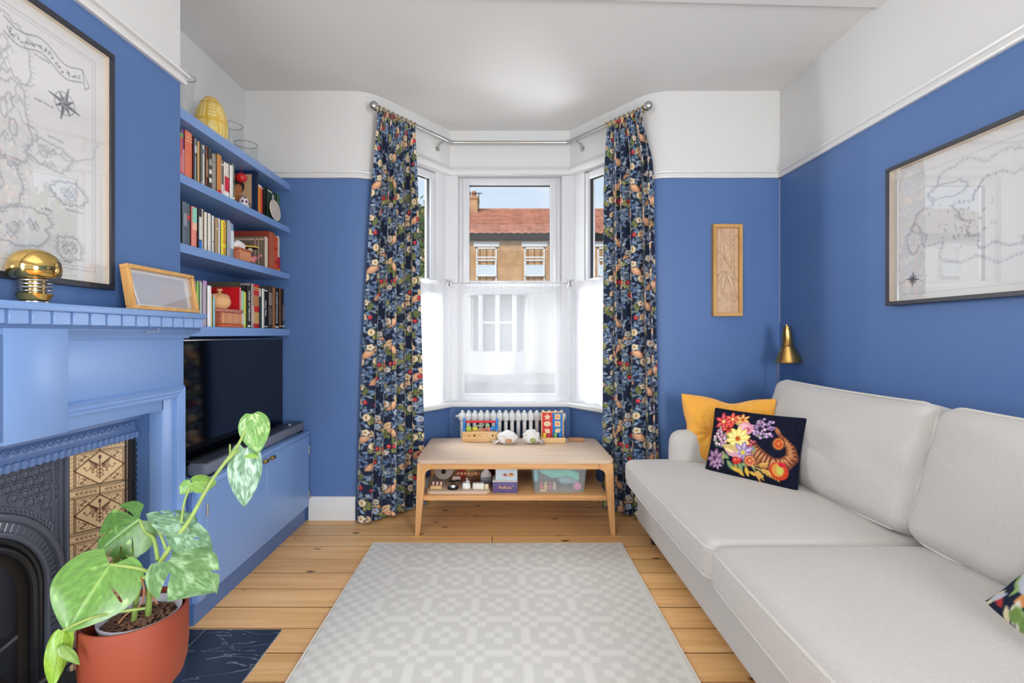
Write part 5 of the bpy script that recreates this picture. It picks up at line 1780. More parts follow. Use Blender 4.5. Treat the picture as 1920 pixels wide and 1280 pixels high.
# back cushions: boxed, piped, leaning on the back
def backc(y0, y1, seed, dimple=None):
    cy = (y0 + y1) / 2
    W, Hh, T = (y1 - y0) / 2, .235, .098
    lean = R(16)
    M = Matrix.Rotation(lean, 4, 'Y')
    ctr = Vector((1.560, cy, .688))
    def fn(p, u, v, w):
        q = p.copy()
        if u < 0:
            q.x += .012 * mnoise.noise(Vector((v * 2.2 + seed, w * 2.2, seed)))
            # soft creases running in from a pressed spot
            if dimple:
                dv, dw = v - dimple[0], w - dimple[1]
                d2 = dv * dv + dw * dw
                q.x += .020 * math.exp(-d2 / .05) + .006 * math.sin(7 * math.atan2(dw, dv)) * math.exp(-d2 / .12)
        # corners sit a little higher and plumper
        q.z += .020 * (v * v) * max(0, w) - .016 * max(0, w) * (1 - v * v) * 0
        # top edge slopes gently towards the room's far end
        return q
    bm = B(); puff(bm, ctr, (T, W, Hh), .055, (.045, .006, .012), 26, M, fn=fn); o = obj('back_cushion', bm, M_sofa, sofa, ang=0)
    for xx in (-T * .62, T * .55):
        bm = B(); pts = []
        r_ = .07
        Y0_, Y1_, Z0, Z1 = -W + .003, W - .003, -Hh + .004, Hh - .002
        for (ccx, ccy, a0) in ((Y0_ + r_, Z0 + r_, PI), (Y1_ - r_, Z0 + r_, 1.5 * PI), (Y1_ - r_, Z1 - r_, 0), (Y0_ + r_, Z1 - r_, .5 * PI)):
            for k in range(7):
                a = a0 + PI / 2 * k / 6; pts.append(Vector((ccx + r_ * math.cos(a), ccy + r_ * math.sin(a))))
        out = []
        for i in range(len(pts)):
            p, q = pts[i], pts[(i + 1) % len(pts)]
            n_ = max(1, int((q - p).length / .05))
            for k in range(n_):
                g = p.lerp(q, k / n_)
                v, w = g.x / W, g.y / Hh
                s_ = Vector((xx, g.x + .006 * v * 0, g.y + .020 * v * v * max(0, w) + .012 * (w if abs(w) > .95 else 0) * (1 - v * v)))
                out.append(M @ s_ + ctr)
        tube(bm, out, .0052, 6, closed=True); obj('piping', bm, M_sofapipe, o)
    return o
backc(1.70, 2.70, 1.0, (-.05, -.15))
backc(.60, 1.69, 7.0)

# ------------------------------------------------------------------ scatter cushions
def pillow(name, label, group, bl, br, up, hgt, thick, matf, canvas=None, matb=None, n=70, fold=None, sag=.05):
    bl, br, up = Vector(bl), Vector(br), Vector(up).normalized()
    r = (br - bl); W = r.length; r.normalize()
    up = (up - r * up.dot(r)).normalized()
    nz = r.cross(up).normalized()              # towards the room
    t = thing(name, label, 'cushion', (bl + br) / 2, 0, group)
    u, v = np.meshgrid(np.linspace(-1, 1, n), np.linspace(-1, 1, n))
    def side(s):
        x = u * (1 - sag * (1 - v * v) * 1.0) * W / 2
        y = v * (1 - sag * (1 - u * u) * 1.0) * hgt / 2
        z = thick / 2 * np.clip((1 - u ** 2), 0, 1) ** .48 * np.clip((1 - v ** 2), 0, 1) ** .48 * s
        if fold is not None: x, y, z = fold(u, v, x, y, z, s)
        c = (bl + br) / 2 + up * hgt / 2
        P = np.zeros((n, n, 3))
        for a in range(3): P[..., a] = c[a] + r[a] * x + up[a] * y + nz[a] * z
        return P
    Pf = side(1)
    if canvas is not None:
        grid_mesh('front_panel', Pf, canvas.sample((u + 1) / 2, (1 - v) / 2), matf, t)
    else:
        grid_mesh('front_panel', Pf, None, matf, t)
    grid_mesh('back_panel', side(-1)[:, ::-1], None, matb or matf, t)
    e = [Vector(Pf[0, i]) for i in range(0, n, 3)] + [Vector(Pf[i, -1]) for i in range(0, n, 3)] + [Vector(Pf[-1, i]) for i in range(n - 1, -1, -3)] + [Vector(Pf[i, 0]) for i in range(n - 1, -1, -3)]
    ee = [e[0]]
    for q in e[1:]:
        if (q - ee[-1]).length > .004: ee.append(q)
    bm = B(); tube(bm, ee, .0042, 6, closed=True); obj('piped_edge', bm, matb or matf, t)
    return t

def needle_canvas():
    w, h = 220, 180
    c = Canvas(w, h, (22, 24, 40)); r = random.Random(5)
    def fl(x, y, R_, n, c1, c2, cc):
        R_ *= 1.22
        for i in range(n): a = 2 * PI * i / n + .3; c.leaf(x + R_ * .6 * math.cos(a), y + R_ * .6 * math.sin(a), R_ * .55, R_ * .26, c1, a); c.leaf(x + R_ * .6 * math.cos(a), y + R_ * .6 * math.sin(a), R_ * .36, R_ * .10, c2, a)
        c.ell(x, y, R_ * .22, R_ * .22, cc)
    def lf(x, y, L_, a, c1=(108, 142, 100), c2=(150, 172, 120)): c.leaf(x, y, L_, L_ * .42, c1, a); c.leaf(x, y, L_ * .8, L_ * .14, c2, a)
    def bunch(x, y, n, R_, cols, s=5):
        for i in range(n):
            a, d = r.uniform(0, 6.28), R_ * math.sqrt(r.random()); q = (x + d * math.cos(a), y + d * math.sin(a))
            c.ell(q[0], q[1], s, s, (70, 40, 60)); c.ell(q[0], q[1], s - 1, s - 1, r.choice(cols)); c.ell(q[0] - 1.5, q[1] - 1.5, 1.3, 1.3, (240, 225, 235))
    # basket horn: a curved tapering body with ribs
    a = np.linspace(0, 1, 44)
    kx = np.interp(a * 8, range(9), (108, 126, 148, 172, 194, 208, 204, 190, 178)); ky = np.interp(a * 8, range(9), (100, 112, 124, 130, 122, 102, 80, 64, 52)); kr = np.interp(a * 8, range(9), (27, 25, 22, 18.5, 15.5, 12.5, 9.5, 7, 4))
    path = list(zip(kx, ky))
    for i, (x, y) in enumerate(path): c.ell(x, y, kr[i], kr[i], (108, 60, 46))
    for i in range(1, 43, 2):
        x, y = path[i]; dx_, dy_ = path[i + 1][0] - path[i - 1][0], path[i + 1][1] - path[i - 1][1]
        an = math.atan2(dy_, dx_) + PI / 2
        c.leaf(x, y, kr[i] * .96, 2.6, (178, 114, 74), an); c.leaf(x - 3 * math.cos(an + .3), y - kr[i] * .35, kr[i] * .5, 1.3, (226, 168, 112), an)
    c.leaf(172, 44, 16, 5, (168, 110, 76), 1.0); c.leaf(180, 54, 14, 4, (140, 80, 56), .7)
    c.ell(178, 74, 14, 17, (96, 60, 40)); c.ell(178, 74, 11, 14, (206, 128, 70))
    for k in range(6): c.ell(178 + 6 * math.cos(k), 74 + 8 * math.sin(k), 3, 3.6, (190, 70, 36))
    # leaves round the edge
    for x, y, L_, an in ((38, 48, 12, .6), (22, 96, 14, 1.2), (52, 128, 16, .4), (70, 150, 16, .9), (110, 140, 16, -.3), (128, 60, 14, .5), (150, 58, 13, 2.4), (96, 150, 14, 1.2), (120, 96, 15, .9), (30, 132, 12, .2)): lf(x, y, L_, an)
    for x, y, L_, an in ((96, 162, 13, .8), (112, 158, 13, 1.3), (84, 158, 13, .5), (126, 160, 10, .4)): lf(x, y, L_, an, (206, 160, 60), (236, 206, 90))
    for k in range(26):
        t_ = k / 26; lf(26 + 74 * r.random(), 30 + 122 * r.random(), r.uniform(9, 14), r.uniform(0, 6.28), r.choice([(96, 132, 96), (120, 150, 100), (150, 150, 84), (90, 116, 106)]), r.choice([(150, 172, 120), (186, 186, 110)]))
    bunch(140, 40, 46, 27, [(176, 148, 190), (150, 120, 168), (206, 176, 206)])
    bunch(38, 82, 46, 25, [(222, 176, 190), (206, 160, 178), (236, 206, 214)])
    bunch(116, 84, 16, 12, [(190, 40, 46), (222, 70, 60)], 4)
    fl(34, 36, 20, 6, (186, 46, 62), (226, 130, 120), (232, 200, 120)); fl(58, 26, 16, 6, (206, 62, 56), (236, 150, 120), (236, 206, 120)); fl(84, 24, 14, 6, (222, 150, 80), (240, 206, 130), (170, 70, 40)); fl(52, 54, 14, 5, (210, 56, 48), (232, 120, 90), (90, 30, 30))
    c.ell(96, 48, 20, 18, (216, 148, 160)); c.ell(92, 46, 13, 11, (232, 182, 188)); c.ell(100, 50, 8, 7, (190, 90, 112)); c.ell(97, 49, 4, 3.5, (226, 150, 160))
    fl(82, 78, 24, 10, (232, 212, 108), (246, 236, 170), (190, 90, 40))
    fl(100, 112, 22, 7, (150, 124, 168), (206, 190, 214), (222, 200, 90)); c.leaf(66, 106, 24, 10, (206, 178, 110), .2); c.leaf(72, 118, 24, 9, (214, 160, 170), .35); c.leaf(64, 112, 15, 4, (236, 222, 150), .3)
    fl(26, 138, 20, 7, (132, 92, 124), (186, 150, 178), (90, 50, 80)); fl(34, 152, 12, 6, (150, 110, 150), (206, 180, 206), (90, 50, 80))
    for x, y, R_ in ((84, 136, 10), (92, 134, 7)): c.ell(x, y, R_, R_, (190, 50, 46)); c.ell(x - 2, y - 2, R_ * .4, R_ * .4, (232, 120, 100))
    c.ell(118, 130, 15, 15, (150, 90, 60)); c.ell(118, 130, 12, 12, (222, 150, 100))
    for k in range(6): c.ell(118 + 6.5 * math.cos(k), 130 + 6.5 * math.sin(k), 3, 3, (190, 80, 50))
    # ears of wheat
    for x1, y1 in ((150, 166), (170, 152), (160, 130), (186, 160), (142, 172)):
        c.line([(124, 142), (x1, y1)], 1.6, (206, 190, 110))
        for k in range(5):
            t = .55 + .1 * k; px, py = 124 + (x1 - 124) * t, 142 + (y1 - 142) * t; c.leaf(px, py - 3, 5, 1.8, (222, 176, 90), -.5); c.leaf(px, py + 3, 5, 1.8, (206, 150, 70), .9)
    # red and yellow apple
    c.ell(184, 140, 20, 21, (200, 66, 40)); c.ell(182, 138, 13, 16, (214, 150, 70)); c.ell(186, 136, 7, 13, (196, 190, 90)); c.ell(190, 124, 8, 6, (206, 40, 60))
    # stitch grain
    g = rng.normal(0, .035, (h, w, 1)); c.a = np.clip(c.a + g, 0, 1)
    return c
NC1 = needle_canvas()
pillow('floral_cushion', 'dark navy needlepoint cushion with fruit, flowers and a woven horn on the sofa', None, (1.067, 2.52, .468), (1.352, 2.19, .468), (.0925, .08, .33), .35, .13, M_needle, NC1, M_navy, n=170, sag=.035)
def knotfold(u, v, x, y, z, s):
    r_ = np.hypot(u + .35, v + .1); a = np.arctan2(v + .1, u + .35)
    z = z + s * (.013 * np.cos(8 * a) * np.exp(-r_ / .6) - .03 * np.exp(-(r_ / .18) ** 2)) * np.clip(1 - u ** 2, 0, 1) * np.clip(1 - v ** 2, 0, 1)
    y = y - .030 * np.exp(-((u - .1) / .35) ** 2) * np.clip(v, 0, 1)
    x = x + .022 * np.exp(-((v - .0) / .35) ** 2) * np.clip(-u, 0, 1)
    return x, y, z
pillow('mustard_cushion', 'mustard yellow cushion with a gathered centre leaning behind the needlepoint cushion', None, (1.036, 2.795, .468), (1.44, 2.52, .472), (.05, .04, .38), .38, .13, M_mustard, None, None, 90, knotfold, .06)
def floral2():
    c = Canvas(160, 150, (34, 40, 60)); r = random.Random(8)
    for k in range(120):
        x, y = r.uniform(0, 160), r.uniform(0, 150); cc = r.choice([(206, 206, 150), (150, 180, 110), (226, 214, 170), (190, 60, 60), (222, 150, 90), (196, 200, 206), (120, 150, 80), (230, 222, 200)])
        c.leaf(x, y, r.uniform(8, 18), r.uniform(4, 8), cc, r.uniform(0, 6.28))
    return c
pillow('patterned_cushion', 'pale green and red floral cushion at the near end of the sofa', None, (1.275, 1.262, .482), (1.12, .87, .482), (.62, -.16, .74), .40, .10, M_needle, floral2(), M_navy, 90, None, .04)
pillow('orange_cushion', 'plain mustard cushion tucked behind the pale floral cushion, near sofa end', None, (1.362, 1.29, .482), (1.25, .93, .482), (.62, -.16, .76), .42, .07, M_mustard, None, None, 50, None, .05)

# ------------------------------------------------------------------ brass reading lamp in the corner behind the sofa
fl_ = thing('reading_lamp', 'slim floor lamp with brass cone shade in the corner behind the sofa', 'lamp', (1.692, 2.95, 0))
bm = B(); lathe(bm, [(0, 0), (.095, 0), (.098, .008), (.09, .018), (.012, .024), (0, .024)], (1.685, 2.955, 0), 28); obj('base', bm, M_black, fl_)
bm = B(); tube(bm, [(1.688, 2.94, .02), (1.688, 2.94, .70), (1.690, 2.925, 1.02), (1.702, 2.90, 1.10)], .0055, 8); obj('stem', bm, M_steel, fl_)
lc = Vector((1.722, 2.875, 1.035))
Mt = Matrix.Rotation(R(-5), 4, 'Y') @ Matrix.Rotation(R(4), 4, 'X')
bm = B(); lathe(bm, [(.066, .004), (.071, 0), (.072, .006), (.066, .016), (.058, .04), (.036, .088), (.033, .096), (.0315, .096), (.034, .088), (.056, .04), (.064, .016), (.066, .004)], lc, 36, Mt); obj('shade', bm, M_brass2, fl_)
bm = B(); lathe(bm, [(.029, .094), (.031, .10), (.026, .18), (.024, .196), (0, .196)], lc, 28, Mt); obj('shade_neck', bm, M_brass2, fl_)
bm = B(); lathe(bm, [(0, .196), (.019, .196), (.019, .208), (.026, .210), (.026, .214), (.008, .216), (.006, .228), (0, .232)], lc, 20, Mt); obj('cap', bm, M_brass2, fl_)

# ================================================================== COFFEE TABLE
TXc = 0.067
tb = thing('coffee_table', 'pale wood two-tier coffee table in front of the bay window radiator', 'table', (TXc, 3.13, 0))
x0, x1 = TXc - .592, TXc + .592
def rrect(x0, x1, y0, y1, r_, z, n=6):
    pts = []
    for cx_, cy_, a0 in ((x1 - r_, y1 - r_, 0), (x0 + r_, y1 - r_, PI / 2), (x0 + r_, y0 + r_, PI), (x1 - r_, y0 + r_, 1.5 * PI)):
        for k in range(n + 1):
            a = a0 + PI / 2 * k / n; pts.append((cx_ + r_ * math.cos(a), cy_ + r_ * math.sin(a), z))
    return pts
bm = B(); prism(bm, rrect(x0, x1, 2.832, 3.44, .035, .429), (0, 0, .021), bev=.003); obj('tabletop', bm, M_ash, tb)
# aprons with legs flowing out of them
for ya_, yb_ in ((2.848, 2.868), (3.404, 3.424)):
    bm = B(); box(bm, x0 + .085, x1 - .085, ya_, yb_, .392, .430, .001); obj('apron', bm, M_ashx, tb)
for xx in (x0 + .012, x1 - .032):
    bm = B(); box(bm, xx, xx + .02, 2.90, 3.37, .392, .430, .001); obj('side_apron', bm, M_ash, tb)
def leg(sx, y, sy):
    ox = x0 if sx < 0 else x1
    d = -sx
    # profile in x-z: outer edge splays out, inner edge curves into the apron
    pr = [(ox + d * .006, .4285), (ox + d * -.004, .0), (ox + d * .022, .0)]
    inner = [(ox + d * .022, .0), (ox + d * .050, .31)]
    for k in range(7):
        a = PI - PI / 2 * k / 6
        inner.append((ox + d * (.050 + .036) + d * .036 * math.cos(a), .352 + .040 * math.sin(a)))
    pr = [(ox + d * .006, .4285), (ox - d * .006, 0.001)] + [(ox + d * .020, .001)] + inner[1:] + [(ox + d * .0865, .4285)]
    bm = B(); prism(bm, [(p[0], y - .019, p[1]) for p in pr], (0, .038, 0))
    for v in bm.verts: v.co.y += sy * .016 * (1 - v.co.z / .43) * (1 if abs(v.co.z) < .4 else 0); v.co.y = y + (v.co.y - y) * (.62 + .38 * min(1, v.co.z / .3))
    obj('leg', bm, M_ashleg, tb)
for sx in (-1, 1):
    leg(sx, 2.858, -1); leg(sx, 3.412, 1)
bm = B(); prism(bm, rrect(x0 + .035, x1 - .035, 2.862, 3.41, .008, .200), (0, 0, .030), bev=.002); obj('lower_shelf', bm, M_ashx, tb)

TZ = .4503
# ------------------------------------------------------------------ things on the table top
bx_ = thing('toy_toolbox', 'wooden toy toolbox with blue ends and a red carrying rod', 'toy box', (-.166, 3.345, TZ))
M_toy = wood('toy_beech', (230, 190, 134), (212, 166, 106), .45, 0, 6)
c_b, c_r, c_y, c_g = cm((40, 120, 196), .4), cm((206, 46, 62), .4), cm((226, 206, 66), .4), cm((110, 190, 90), .4)
X0, X1, Y0, Y1 = -.291, -.041, 3.315, 3.415
bm = B(); box(bm, X0, X1, Y0, Y0 + .008, TZ, TZ + .072, .0015); obj('front_board', bm, M_toy, bx_)
bm = B(); box(bm, X0, X1, Y1 - .008, Y1, TZ, TZ + .072, .0015); obj('back_board', bm, M_toy, bx_)
bm = B(); box(bm, X0 + .002, X1 - .002, Y0 + .008, Y1 - .008, TZ, TZ + .008); obj('bottom_board', bm, M_toy, bx_)
for xx in (X0 + .001, X1 - .018):
    bm = B(); box(bm, xx, xx + .017, Y0 + .010, Y1 - .010, TZ + .004, TZ + .095, .002)
    box(bm, xx, xx + .017, Y0 + .034, Y1 - .034, TZ + .09, TZ + .158, .004); obj('end_board', bm, c_b, bx_)
bm = B(); cyl(bm, (X0 + .012, (Y0 + Y1) / 2, TZ + .132), (X1 - .012, (Y0 + Y1) / 2, TZ + .132), .0085, seg=12); obj('carrying_rod', bm, c_r, bx_)
bm = B()
for xx in (-.206, -.080): lathe(bm, [(0, 0), (.0065, 0), (.0065, .002), (0, .002)], (xx, Y0, TZ + .044), 12, Matrix.Rotation(R(90), 4, 'X'))
tag(obj('peg_hole', bm, M_gap, bx_), kind='stuff')
for xx, m_ in ((-.245, c_r),):
    bm = B(); box(bm, xx - .006, xx + .006, Y0 - .003, Y0, TZ + .040, TZ + .046); obj('peg', bm, m_, bx_)
for xx in (-.155, -.115):
    bm = B(); tube(bm, [(xx, Y0 - .004, TZ + .054), (xx + .032, Y0 - .004, TZ + .040)], .003, 6); obj('dowel', bm, cm((236, 220, 190)), bx_)
def toy(nm, label, build, m, loc, group='wooden tools in the toy toolbox'):
    bm = B(); build(bm, Vector(loc)); o = obj(nm, bm, m); tag(o, label, 'toy', group); return o
toy('toy_block', 'lime green toy piece at the left inside the toolbox', lambda bm, c: puff(bm, c, (.018, .02, .014), .005, n=4), cm((176, 200, 70), .4), (-.250, 3.365, TZ + .083))
toy('toy_nut', 'yellow round toy nut in the toolbox', lambda bm, c: lathe(bm, [(0, -.008), (.02, -.008), (.02, .008), (0, .008)], c, 6), c_y, (-.205, 3.35, TZ + .086))
toy('toy_spanner', 'grey green toy spanner lying in the toolbox', lambda bm, c: (tube(bm, [c + Vector((-.03, 0, -.006)), c + Vector((.03, 0, .008))], .006, 6), torus(bm, c + Vector((.035, 0, .010)), .011, .005, (0, 1, 0), 14, 6)), cm((150, 168, 140), .4), (-.19, 3.378, TZ + .098))
toy('toy_hammer', 'pink toy hammer handle in the toolbox', lambda bm, c: (tube(bm, [c + Vector((-.03, 0, 0)), c + Vector((.03, 0, .004))], .006, 8), box(bm, c.x + .022, c.x + .036, c.y - .012, c.y + .012, c.z - .012, c.z + .016, .003)), cm((226, 120, 110), .4), (-.135, 3.355, TZ + .080))
toy('toy_saw', 'blue toy saw sticking out of the toolbox', lambda bm, c: prism(bm, [c + Vector((-.04, 0, -.012)), c + Vector((.03, 0, -.012)), c + Vector((.034, 0, .018)), c + Vector((.012, 0, .022))], (0, .010, 0)), cm((60, 130, 190), .4), (-.085, 3.35, TZ + .085))
toy('toy_screw', 'pale green toy screw in the toolbox', lambda bm, c: lathe(bm, [(0, -.012), (.008, -.012), (.008, .006), (.014, .006), (.014, .014), (0, .014)], c, 10), cm((160, 206, 150), .4), (-.115, 3.385, TZ + .092))

def bag(label, c, s, seed, green=None):
    t = thing('plastic_bag', label, 'bag', (c[0], c[1], TZ))
    def fn(u, v):
        a = 2 * PI * u; th = PI * v
        d = Vector((math.cos(a) * math.sin(th), math.sin(a) * math.sin(th), -math.cos(th)))
        n1 = mnoise.noise(d * 2.1 + Vector((seed, 0, 0))); n2 = mnoise.noise(d * 5.0 + Vector((0, seed, 0))); n3 = abs(mnoise.noise(d * 8.0 + Vector((seed, seed, 0))))
        k = 1 + .16 * n1 + .12 * n2 - .12 * n3
        z = d.z * s[2] * k
        return Vector((c[0] + d.x * s[0] * k, c[1] + d.y * s[1] * k, max(TZ + .001, TZ + s[2] * .86 + z)))
    bm = B(); sheet(bm, 48, 24, fn, closed_u=True); bmesh.ops.remove_doubles(bm, verts=bm.verts, dist=1e-5)
    obj('film', bm, mat('white_film', (226, 224, 218), .25, spec=.6), t, ang=0)
    for k in range(2):
        e = Vector((c[0] + (1 if seed > 2 else -1) * s[0] * (.8 + .2 * k), c[1] - s[1] * .3, TZ + .012))
        def fl(u, v): return e + Vector(((u - .2) * .04 * (-1 if seed < 2 else 1), (v - .5) * .03 * (1 + u), .008 * math.sin(u * 7 + k) + .012 * u * (1 - k) + .004 * math.sin(v * 9)))
        bm = B(); sheet(bm, 8, 5, fl); obj('tied_end', bm, mat('white_film_end', (230, 228, 224), .3), t)
    bm = B(); ball(bm, (c[0] + .01, c[1] - s[1] * .93, TZ + s[2] * .62), (s[0] * .35, .006, s[2] * .32), 14)
    obj('contents_showing', bm, green or cm((196, 140, 96)), t)
bag('crumpled white plastic bag on the table, next to the toy toolbox', (.022, 3.275), (.070, .055, .046), 1.3)
bag('rounder crumpled white plastic bag with green spot, beside the shape board', (.186, 3.28), (.060, .052, .050), 3.7, cm((150, 160, 90)))

sh = thing('shape_board', 'upright red and blue wooden shape sorting board on the table', 'toy', (.343, 3.33, TZ))
X0, X1 = .262, .424
bm = B(); box(bm, X0, X1, 3.285, 3.375, TZ, TZ + .008); box(bm, X0, X1, 3.280, 3.290, TZ, TZ + .036, .002); obj('tray', bm, M_toy, sh)
bm = B(); box(bm, X0, X0 + .008, 3.29, 3.375, TZ + .008, TZ + .034); box(bm, X1 - .008, X1, 3.29, 3.375, TZ + .008, TZ + .034); obj('tray_side', bm, M_toy, sh)
bm = B()
for a, b_, c_, d_ in ((X0 + .002, X0 + .009, TZ + .008, TZ + .205), (X1 - .009, X1 - .002, TZ + .008, TZ + .205), (X0 + .002, X1 - .002, TZ + .196, TZ + .205)): box(bm, a, b_, 3.360, 3.374, c_, d_, .001)
obj('rim', bm, M_toy, sh)
xm = (X0 + X1) / 2
bm = B(); box(bm, X0 + .009, xm, 3.362, 3.370, TZ + .008, TZ + .197); obj('red_panel', bm, cm((206, 40, 52), .4), sh)
bm = B(); box(bm, xm, X1 - .009, 3.362, 3.370, TZ + .008, TZ + .197); obj('blue_panel', bm, cm((32, 116, 190), .4), sh)
def shape(pts, m_, y=3.362, d=.004):
    bm = B(); prism(bm, [(p[0], y - d, p[1]) for p in pts], (0, d, 0)); return obj('shape_piece', bm, m_, sh)
lw = cm((232, 204, 160), .5)
xl, xr_ = X0 + .045, X1 - .045
star = [(xl + (.026 if i % 2 == 0 else .013) * math.sin(i * PI / 5), TZ + .166 + (.026 if i % 2 == 0 else .013) * math.cos(i * PI / 5)) for i in range(10)]
shape(star, lw)
shape([(xl + .026 * math.cos(a), TZ + .118 + .019 * math.sin(a)) for a in np.linspace(0, 2 * PI, 24)[:-1]], lw)
shape([(xl - .020, TZ + .082), (xl + .014, TZ + .082), (xl + .020, TZ + .052), (xl - .014, TZ + .052)], lw)
for zc in (.168, .118):
    shape([(p[0], p[2]) for p in [(a, 0, b_) for a, b_ in ((xr_ - .019, TZ + zc - .019), (xr_ + .019, TZ + zc - .019), (xr_ + .019, TZ + zc + .019), (xr_ - .019, TZ + zc + .019))]], lw)
    shape([(xr_ - .012, TZ + zc - .012), (xr_ + .012, TZ + zc - .012), (xr_ + .012, TZ + zc + .012), (xr_ - .012, TZ + zc + .012)], cm((222, 160, 110)), 3.358, .002)
shape([(xr_ - .020, TZ + .056), (xr_ + .014, TZ + .056), (xr_ + .022, TZ + .084), (xr_ - .012, TZ + .084)], lw)
for (xx, yy, s_, zc, m_, nm) in ((X0 + .024, 3.345, .010, .040, (226, 196, 60), 'yellow'), (X0 + .05, 3.34, .014, .032, (190, 40, 50), 'dark red'), (X0 + .05, 3.305, .016, .020, (150, 220, 150), 'pale green'), (X0 + .084, 3.315, .012, .020, (206, 70, 70), 'rose red'), (X0 + .10, 3.34, .010, .040, (110, 180, 90), 'mid green'), (X0 + .125, 3.305, .017, .018, (130, 226, 150), 'mint green'), (X0 + .135, 3.34, .014, .034, (30, 110, 190), 'blue')):
    o = (lambda bm: (puff(bm, (xx, yy, TZ + .008 + zc * .6), (s_, .011, zc * .6), .003, n=4), obj('toy_block', bm, cm(m_, .4)))[1])(B())
    tag(o, nm + ' wooden shape block in the tray of the shape sorting board', 'toy', 'shape blocks in the sorting board tray')
wt = thing('wooden_tablet', 'thin flat wooden slab lying alone at the right of the table', 'slab', (.512, 3.36, TZ))
bm = B(); puff(bm, (.512, 3.36, TZ + .0085), (.052, .032, .008), .006, n=8); obj('slab', bm, wood('walnut_slab', (196, 140, 96), (160, 104, 66), .5, 0, 6), wt)

# ------------------------------------------------------------------ things on the lower shelf
LZ = .2303
tr = thing('toy_tray', 'pale wooden activity tray of little toys on the lower table shelf', 'tray', (-.28, 3.04, LZ))
bm = B(); prism(bm, rrect(-.475, -.085, 2.885, 3.20, .03, LZ), (0, 0, .018), bev=.004); obj('board', bm, M_ash, tr)
bm = B(); box(bm, -.455, -.105, 3.19, 3.20, LZ + .018, LZ + .15, .002); obj('back_board', bm, M_toy, tr)
tz = LZ + .0182
def small(nm, label, fnb, m_): 
    bm = B(); fnb(bm); o = obj(nm, bm, m_); tag(o, label, 'toy'); return o
bl_ = cm((36, 36, 40), .35)
t = thing('toy_bell', 'silver toy bell on a black ring near the front of the tray', 'toy', (-.315, 2.93, tz))
bm = B(); lathe(bm, [(0, 0), (.034, 0), (.036, .006), (.030, .014), (0, .014)], (-.315, 2.935, tz), 20); obj('ring_base', bm, bl_, t)
bm = B(); lathe(bm, [(.025, .014), (.022, .026), (.010, .034), (0, .036)], (-.315, 2.935, tz), 20); obj('bell', bm, M_chrome, t)
small('toy_butterfly', 'small black butterfly shaped toy behind the silver bell', lambda bm: [ball(bm, (-.315 + dx, 2.985 + dy, tz + .03), (.017, .012, .006), 10) for dx, dy in ((-.018, 0), (.018, .004), (0, -.008), (.026, .012))] and box(bm, -.32, -.31, 2.978, 2.992, tz, tz + .03), bl_)
t = thing('toy_switch', 'white rounded toy light switch at the front of the tray', 'toy', (-.232, 2.93, tz))
bm = B(); puff(bm, (-.232, 2.93, tz + .020), (.025, .018, .020), .012, n=6); obj('case', bm, cm((236, 236, 232), .4), t)
bm = B(); puff(bm, (-.226, 2.948, tz + .034), (.012, .010, .014), .006, n=4); obj('rocker', bm, cm((226, 222, 214), .4), t)
small('toy_brick', 'white oblong toy block at the front of the tray', lambda bm: puff(bm, (-.158, 2.932, tz + .019), (.035, .016, .018), .004, n=5), cm((232, 226, 214), .5))
t = thing('toy_latch', 'little cream and black toy latch on the tray front right', 'toy', (-.108, 2.93, tz))
bm = B(); box(bm, -.120, -.096, 2.922, 2.94, tz, tz + .032, .002); obj('plate', bm, cm((222, 206, 164)), t)
bm = B(); box(bm, -.124, -.092, 2.920, 2.942, tz + .032, tz + .042, .002); obj('catch', bm, bl_, t)
t = thing('toy_shelf_rail', 'low pale wooden rail with three pink pegs on the tray, front left', 'toy', (-.425, 2.94, tz))
bm = B(); box(bm, -.455, -.385, 2.925, 2.95, tz, tz + .018, .002); obj('rail', bm, M_toy, t)
for k in range(3):
    bm = B(); cyl(bm, (-.440 + k * .024, 2.955, tz), (-.440 + k * .024, 2.955, tz + .036), .007, seg=10); obj('peg', bm, cm((232, 190, 180), .4), t)
t = thing('toy_fan', 'big grey round toy dial standing at the back left of the tray', 'toy', (-.40, 3.12, tz))
bm = B(); lathe(bm, [(0, -.008), (.062, -.008), (.066, 0), (.062, .008), (0, .008)], (-.395, 3.12, tz + .064), 28, Matrix.Rotation(R(70), 4, 'X')); obj('dial', bm, cm((168, 150, 136), .5), t)
bm = B(); ball(bm, (-.395, 3.105, tz + .055), .016, 12); obj('hub', bm, bl_, t)
bm = B(); box(bm, -.42, -.37, 3.115, 3.135, tz, tz + .02); obj('stand', bm, M_toy, t)
t = thing('toy_phone', 'orange red toy telephone handset at the back of the tray', 'toy', (-.29, 3.16, tz + .1))
bm = B(); puff(bm, (-.285, 3.165, tz + .095), (.055, .014, .013), .011, n=6); obj('handset', bm, cm((222, 82, 44), .4), t)
for dx in (-.045, .045):
    bm = B(); ball(bm, (-.285 + dx, 3.152, tz + .094), (.013, .012, .013), 10); obj('ear_piece', bm, cm((230, 96, 54), .4), t)
bm = B(); box(bm, -.31, -.26, 3.16, 3.185, tz, tz + .085, .003); obj('cradle', bm, cm((190, 60, 50)), t)
t = thing('bead_rail', 'row of peach wooden beads on a wire across the tray', 'toy', (-.235, 3.10, tz))
bm = B(); tube(bm, [(-.315, 3.10, tz), (-.315, 3.10, tz + .045), (-.145, 3.10, tz + .045), (-.145, 3.10, tz)], .0025, 6); obj('wire', bm, M_steel, t)
for k in range(7):
    bm = B(); ball(bm, (-.300 + k * .023, 3.10, tz + .045), .0115, 10); obj('bead', bm, cm((224, 164, 120), .45) if k % 2 else cm((214, 140, 110), .45), t)
small('toy_cube', 'pale pink toy cube in the middle left of the tray', lambda bm: puff(bm, (-.305, 3.05, tz + .022), (.026, .016, .021), .003, n=4), cm((206, 178, 166), .5))
